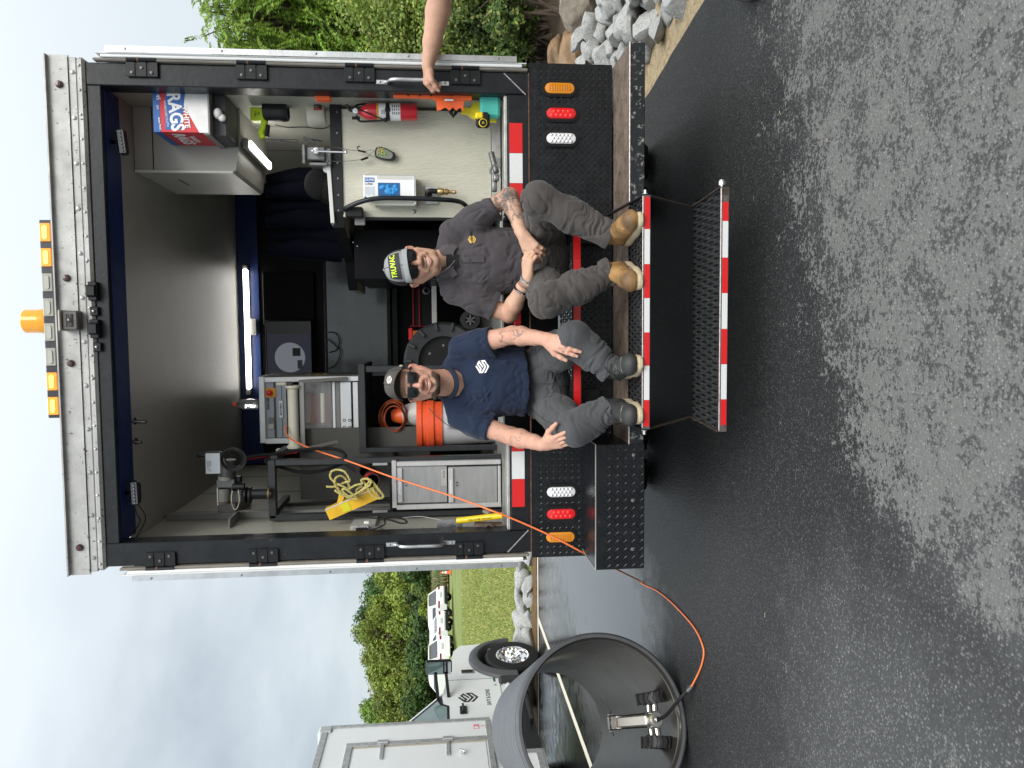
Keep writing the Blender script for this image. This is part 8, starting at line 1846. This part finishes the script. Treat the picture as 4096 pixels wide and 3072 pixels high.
# ================================================================== VEGETATION
def m_leaf(name, rough=.55, tr=.35):
    m_ = bpy.data.materials.new(name); m_.use_nodes = True; t = m_.node_tree; t.nodes.clear()
    o = t.nodes.new('ShaderNodeOutputMaterial'); p = t.nodes.new('ShaderNodeBsdfPrincipled'); q = t.nodes.new('ShaderNodeBsdfTranslucent'); x = t.nodes.new('ShaderNodeMixShader')
    a = t.nodes.new('ShaderNodeAttribute'); a.attribute_name = 'col'; h = t.nodes.new('ShaderNodeHueSaturation'); h.inputs['Hue'].default_value = .485; h.inputs['Value'].default_value = 1.5
    t.links.new(a.outputs['Color'], p.inputs['Base Color']); t.links.new(a.outputs['Color'], h.inputs['Color']); t.links.new(h.outputs[0], q.inputs['Color'])
    p.inputs['Roughness'].default_value = rough; p.inputs['Specular IOR Level'].default_value = .35; x.inputs[0].default_value = tr
    t.links.new(p.outputs[0], x.inputs[1]); t.links.new(q.outputs[0], x.inputs[2]); t.links.new(x.outputs[0], o.inputs[0]); return m_
LEAF = m_leaf('leaf'); LEAFF = m_leaf('far_leaf', .7, .2)
BARK = M('bark', (.11, .085, .06), .9, var=.35, vs=8, bump=.7, bs=30, stretch=(1, 1, .3))
def leaves(name, C, Nn, size, cols, mat, parent=None, rs=1, aspect=.5, droop=None, kind=None, fold=True, axis=None):
    """C (n,3) centres, Nn (n,3) rough normals, size (n,), cols (n,3): one folded diamond leaf each"""
    g = np.random.RandomState(rs); n = len(C)
    Nn = Nn+g.normal(0, .45, (n, 3)); Nn /= np.linalg.norm(Nn, axis=1)[:, None]+1e-9
    A = g.normal(0, 1, (n, 3)) if axis is None else axis+g.normal(0, .35, (n, 3))
    if droop is not None: A[:, 2] -= droop
    A -= Nn*(A*Nn).sum(1)[:, None]; A /= np.linalg.norm(A, axis=1)[:, None]+1e-9
    B = np.cross(Nn, A); s = size[:, None]
    v = np.stack([C-A*s*.5, C+B*s*aspect*.5+Nn*s*.08*0-A*s*.05, C+A*s*.5-Nn*s*.1, C-B*s*aspect*.5-A*s*.05], 1).reshape(-1, 3)
    off = WL[parent.name] if parent is not None else np.zeros(3)
    me = bpy.data.meshes.new(name); me.vertices.add(4*n); me.vertices.foreach_set('co', (v-off).ravel())
    me.loops.add(4*n); me.polygons.add(n); me.loops.foreach_set('vertex_index', np.arange(4*n)); me.polygons.foreach_set('loop_start', np.arange(0, 4*n, 4)); me.polygons.foreach_set('loop_total', np.full(n, 4))
    me.update(); set_col(me, 'col', np.repeat(cols, 4, 0)); me.materials.append(mat)
    o = bpy.data.objects.new(name, me); COL.objects.link(o)
    if parent is not None: o.parent = parent
    if kind: o['kind'] = kind
    return o
def pal(g, n, base, spread=.25, light=None, pl=.0):
    c = np.array(base)[None]*(1+g.normal(0, spread, (n, 1)))*(1+g.normal(0, .08, (n, 3)))
    if light is not None: k = g.rand(n) < pl; c[k] = np.array(light)*(1+g.normal(0, .2, (k.sum(), 1)))
    return np.clip(c, .004, .8)
def tree(loc, H, R_, seed, n, ls, base, label, mat=LEAFF, group=None, trunk_h=.25, nclump=26, name='tree', cat='tree', light=None, pl=0, zsq=.9, aspect=.6):
    g = np.random.RandomState(seed); loc = V3(loc); t = thing(name, label, cat, tuple(loc), 0, group)
    b = MB(); P = [loc+V3(g.normal(0, .02*H*k), g.normal(0, .02*H*k), H*.75*k) for k in np.linspace(0, 1, 6)]
    b.tube(P, np.linspace(.028*H, .008*H, 6), 8)
    cl = []
    for i in range(nclump):
        u_ = g.normal(0, 1, 3); u_ /= np.linalg.norm(u_); rr_ = g.rand()**.4
        c = loc+V3(0, 0, H*(trunk_h+(1-trunk_h)*.5))+u_*V3(R_, R_, H*(1-trunk_h)*.5)*rr_*.78
        cr_ = R_*g.uniform(.26, .44); cl.append((c, cr_)); b.tube([P[2+i % 3], (P[2+i % 3]+c)/2+g.normal(0, .03*H, 3), c], [.010*H, .007*H, .003*H], 5)
    b.build('trunk', BARK, t)
    C = []; Nn = []; cc = []; per = n//nclump
    for c, r in cl:
        u_ = g.normal(0, 1, (per, 3)); u_ /= np.linalg.norm(u_, axis=1)[:, None]; d = g.rand(per)**.45
        lum = 1+g.normal(0, .2); C.append(c+u_*(d[:, None])*V3(r, r, r*zsq)*(1+.25*(fbm(u_*1+c, 2.2, 3, seed)[:, None]-.5)*2)); Nn.append(u_+V3(0, 0, .35))
        cc.append(pal(g, per, np.array(base)*lum, .22, light, pl))
    C = np.concatenate(C); leaves('crown', C, np.concatenate(Nn), ls*g.uniform(.6, 1.3, len(C)), np.concatenate(cc), mat, t, seed, aspect)
    return t
# far wood at the end of the lawn
fw = [(2300, 1480, 1700), (2345, 1400, 1600), (2400, 1385, 1500), (2455, 1375, 1500), (2510, 1378, 1560), (2560, 1385, 1560), (2615, 1400, 1620), (2660, 1430, 1650), (2710, 1450, 1650), (2760, 1500, 1680), (2800, 1440, 1640), (2845, 1400, 1600), (2890, 1400, 1600), (2935, 1430, 1650), (2250, 1500, 1700), (2990, 1440, 1650), (3060, 1430, 1650)]
desc = ['rounded', 'dense', 'tall', 'dark bushy', 'broad', 'full']
for i, (py, pt, pm) in enumerate(fw):
    Y = 96+(i*37 % 5)*7; zt = at(pt, py, Y=Y)[2]; x = at(pt, py, Y=Y)[0]; z0 = float(terr(x, Y))
    bs_ = [(.13, .22, .035), (.06, .125, .03), (.18, .235, .04), (.09, .17, .035)][(1 if py < 2560 and i % 3 else (2 if py < 2720 else (0 if i % 2 else 2)))]
    pos = 'nearest the folded truck door' if py < 2320 else ('in the middle of the view' if py < 2600 else ('towards the service truck' if py < 2790 else 'beside the service truck box'))
    tree((x, Y, z0-.3), zt-z0, 4.4, 100+i, 11500, .44, bs_, '%s deciduous tree of the far wood, %s' % (desc[i % 6], pos), group='trees of the far wood, '+pos, trunk_h=.05, nclump=34)
# second, lower storey in front of it
for i, py in enumerate(range(2270, 3000, 62)):
    Y = 86+(i % 3)*3; q = at(1585+(i*29 % 50), py, Y=Y); z0 = float(terr(q[0], Y))
    tree((q[0], Y, z0-.2), q[2]-z0, 3.1, 200+i, 4200, .42, [(.045, .085, .022), (.11, .17, .03), (.07, .12, .03)][i % 3], 'lower bushy tree at the foot of the far wood', group='understorey at the foot of the far wood', trunk_h=.0, nclump=18, name='small_tree')
q = at(1690, 2435, Y=66); z0 = float(terr(q[0], 66)); tree((q[0], 66, z0), q[2]-z0+.4, 1.5, 333, 3200, .28, (.16, .22, .025), 'small bright yellow-green tree just behind the white cars', trunk_h=.25, nclump=12, name='small_tree')
# reed bed right of the cars
g = np.random.RandomState(8); n = 5200; a = at(1745, 2385, Y=66); b2 = at(1745, 2230, Y=66)
X = g.uniform(a[0]-1, b2[0], n); Yy = g.uniform(64, 69, n); hh = g.uniform(.6, 2.2, n)
C = np.c_[X, Yy, terr(X, Yy)+hh*.6]; cols = pal(g, n, (.14, .19, .07), .2, (.32, .22, .13), .35)
o = leaves('reed_bed', C, np.tile((0, -1., .2), (n, 1)), np.full(n, .75), cols, LEAFF, None, 4, .14, axis=np.tile((.0, 0, 1.), (n, 1)), kind='stuff'); o['label'] = 'pale pinkish reeds at the far edge of the lawn'
# lawn grass near the rocks
g = np.random.RandomState(3); n = 90000; u_ = g.rand(n)**1.9; Yy = 8.7+u_*26; X = -1.0-g.rand(n)*(3+Yy*.62)
C = np.c_[X, Yy, terr(X, Yy)+.03]; s = .05+.002*Yy
cols = pal(g, n, (.17, .22, .045), .22, (.36, .34, .12), .3)
o = leaves('lawn_grass', C, np.tile((0, -1., .3), (n, 1)), s*g.uniform(.6, 1.5, n), cols, LEAFF, None, 5, .25, axis=np.tile((0, 0, 1.), (n, 1)), kind='stuff')
# weeds on the rocks' edge
n = 2500; X = -1.5-g.rand(n)*9; Yy = 8.5+g.rand(n)*.5
o = leaves('edge_weeds', np.c_[X, Yy, terr(X, Yy)+g.rand(n)*.16], np.tile((0, -1., .3), (n, 1)), g.uniform(.05, .14, n), pal(g, n, (.10, .16, .03), .3), LEAF, None, 6, .25, axis=np.tile((0, 0, 1.), (n, 1)), kind='stuff')
# ---- right side: feathery tree, shrubs and vines on the bank
def frond_tree(loc, seed, label, n_fr, ctr, rad, base, light, ls=.05):
    g = np.random.RandomState(seed); loc = V3(loc); t = thing('tree', label, 'tree', tuple(loc)); ctr = V3(ctr); rad = V3(rad)
    b = MB(); tr = spl([loc, loc+V3(.1, .1, 1.2), loc+(ctr-loc)*.6, ctr+V3(0, 0, rad[2]*.5)], 5); b.tube(tr, np.linspace(.14, .03, len(tr)), 8)
    C = []; Nn = []; Ax = []; cc = []
    for i in range(n_fr):
        u_ = g.normal(0, 1, 3); u_ /= np.linalg.norm(u_); p0 = ctr+u_*rad*g.uniform(.55, 1.0)
        d = unit(u_*V3(1, 1, .3)+V3(0, 0, -.35)+g.normal(0, .35, 3)); ln_ = g.uniform(.25, .5)
        if i % 6 == 0: b.tube([tr[g.randint(5, len(tr))], (tr[-3]+p0)/2+g.normal(0, .15, 3), p0], [.03, .018, .006], 4)
        k = 22; tt = np.linspace(0, 1, k); P = p0+d*ln_*tt[:, None]+V3(0, 0, -.18)*(tt**2)[:, None]
        side = unit(np.cross(d, (0, 0, 1.)))
        for sg in (-1, 1):
            C.append(P+side*sg*ls*.5); Ax.append(np.tile(side*sg+d*.5, (k, 1))); Nn.append(np.tile((0, -.35, 1.), (k, 1)))
            lum = 1+g.normal(0, .2)+.25*u_[2]*0; cc.append(pal(g, k, np.array(base)*lum, .12, light, .12))
    b.build('trunk', BARK, t); C = np.concatenate(C)
    leaves('crown', C, np.concatenate(Nn), ls*g.uniform(.8, 1.5, len(C)), np.concatenate(cc), LEAF, t, seed, .42, axis=np.concatenate(Ax)); return t
for i, (px, py, Y, rad, lb) in enumerate(((1090, 60, 7.2, (1.15, 1.0, .95), 'bright feathery-leaved tree overhanging right of the truck, top one against the sky'),
                                           (1330, 190, 8.6, (1.3, 1.1, .9), 'feathery green tree filling the gap behind the folded right door'),
                                           (1400, -60, 6.6, (1.0, .9, .8), 'leafy lower boughs of a tree at the right edge of the view'),
                                           (1180, 250, 10.5, (1.6, 1.3, 1.0), 'darker feathery tree behind the bright one right of the truck'))):
    c = at(px, py, Y=Y); z0 = float(terr(c[0], Y)); frond_tree((c[0]+.3, Y+.5, z0), 40+i, lb, (1150, 1000, 700, 1100)[i], c, rad, [(.17, .28, .04), (.13, .22, .035), (.16, .27, .04), (.075, .14, .026)][i], (.32, .40, .07), .05)
def shrub(c, rad, seed, n, ls, base, label, light=None, group=None, aspect=.6, nm='shrub', droop=.4, grd=None):
    g = np.random.RandomState(seed); c = V3(c); z0 = float(terr(c[0], c[1])) if grd is None else grd; t = thing(nm, label, 'shrub', (c[0], c[1], z0), 0, group); b = MB()
    for i in range(9): e = c+g.normal(0, .45, 3)*V3(rad)*.9; b.tube([(c[0]+g.normal(0, .08), c[1]+g.normal(0, .08), z0-.05), ((c[0]+e[0])/2, (c[1]+e[1])/2, (z0+e[2])/2+.1), e], [.014, .009, .003], 5)
    b.build('stem', BARK, t); nk = 30; K = g.normal(0, 1, (nk, 3)); K /= np.linalg.norm(K, axis=1)[:, None]; K = c+K*V3(rad)*g.uniform(.4, .95, (nk, 1)); k = g.randint(0, nk, n)
    u_ = g.normal(0, 1, (n, 3)); u_ /= np.linalg.norm(u_, axis=1)[:, None]; P = K[k]+u_*(np.array(rad).mean()*.34)*g.rand(n, 1)**.5
    lum = (1+g.normal(0, .2, nk))[k][:, None]; cols = pal(g, n, base, .2, light, .18)*lum
    leaves('foliage', P, u_*.6+V3(0, -.3, .6), ls*g.uniform(.6, 1.35, n), np.clip(cols, .004, .7), LEAF, t, seed, aspect, droop); return t
sh = [(1560, 60, 5.6, (.75, .7, .55), (.13, .19, .035)), (1600, 230, 6.6, (.8, .7, .6), (.10, .155, .03)), (1760, 130, 5.3, (.65, .6, .5), (.12, .17, .035)), (1750, 290, 6.3, (.6, .6, .55), (.085, .13, .03)),
      (1900, 60, 5.0, (.6, .5, .42), (.075, .12, .03)), (1930, 210, 5.4, (.6, .5, .40), (.06, .10, .024)), (2040, 290, 5.2, (.5, .4, .26), (.07, .12, .028)), (2060, 130, 4.9, (.45, .4, .22), (.06, .105, .026)), (1480, 250, 8.2, (.9, .8, .6), (.07, .12, .025)), (1850, -120, 4.6, (.6, .5, .5), (.08, .12, .03)), (2010, 20, 4.3, (.35, .3, .2), (.07, .12, .03))]
lbs = ['light green vine-covered shrub near the hand on the door', 'broad green shrub behind the folded right door at hand height', 'yellow-green leafy shrub beside the bare forearm', 'dense vine shrub directly behind the truck door edge', 'darker green shrub low on the bank at the right edge', 'dark leafy shrub low on the bank beside the truck corner', 'low bright-leaved plant beside the truck corner above the boulders', 'low leafy plant on bare soil above the brown boulder', 'deep green shrub under the feathery trees', 'shrub on the bank right of the standing person', 'small leafy weed just above the grey-brown boulder']
for i, (px, py, Y, rad, bs_) in enumerate(sh):
    c = at(px, py, Y=Y); shrub(c, rad, 60+i, 8500 if i < 5 else 4200, .048 if i != 6 else .06, tuple(x*1.35 for x in bs_), lbs[i], (.34, .38, .10), 'shrubs on the bank right of the truck', .62)
# backdrop hedge further up the bank, closing the view
for i in range(11):
    x = 3.2+i*1.5; y = 13.5-i*.75; shrub((x, y, 1.6+.35*(i % 3)), (1.25, .9, 1.3), 90+i, 5200, .11, (.045, .08, .02) if i % 2 else (.07, .11, .025), 'tall dark shrub closing the bank behind the nearer bushes', (.14, .18, .04), 'tall shrubs at the back of the bank')
# bits of straw and twigs on the asphalt
g = np.random.RandomState(12)
for i, (px, py) in enumerate(((3120, 450), (3180, 110), (3060, 2460), (3310, 560))):
    q = at(px, py, Z=.006); a_ = g.rand()*PI; d = V3(math.cos(a_), math.sin(a_), 0)*g.uniform(.006, .012)
    tag(MB().tube(spl([q-d, q+V3(.003, .004, 0), q+d], 3), .0008, 5).build('straw_bit', M('straw', (.5, .42, .25), .7), None), 'tiny pale bit of straw lying on the asphalt', 'debris', 'bits of straw on the asphalt')
# ================================================================== end
for o in sc.objects:
    if o.type == 'MESH' and o.parent is None and 'kind' not in o and 'category' not in o: print('UNTAGGED', o.name)
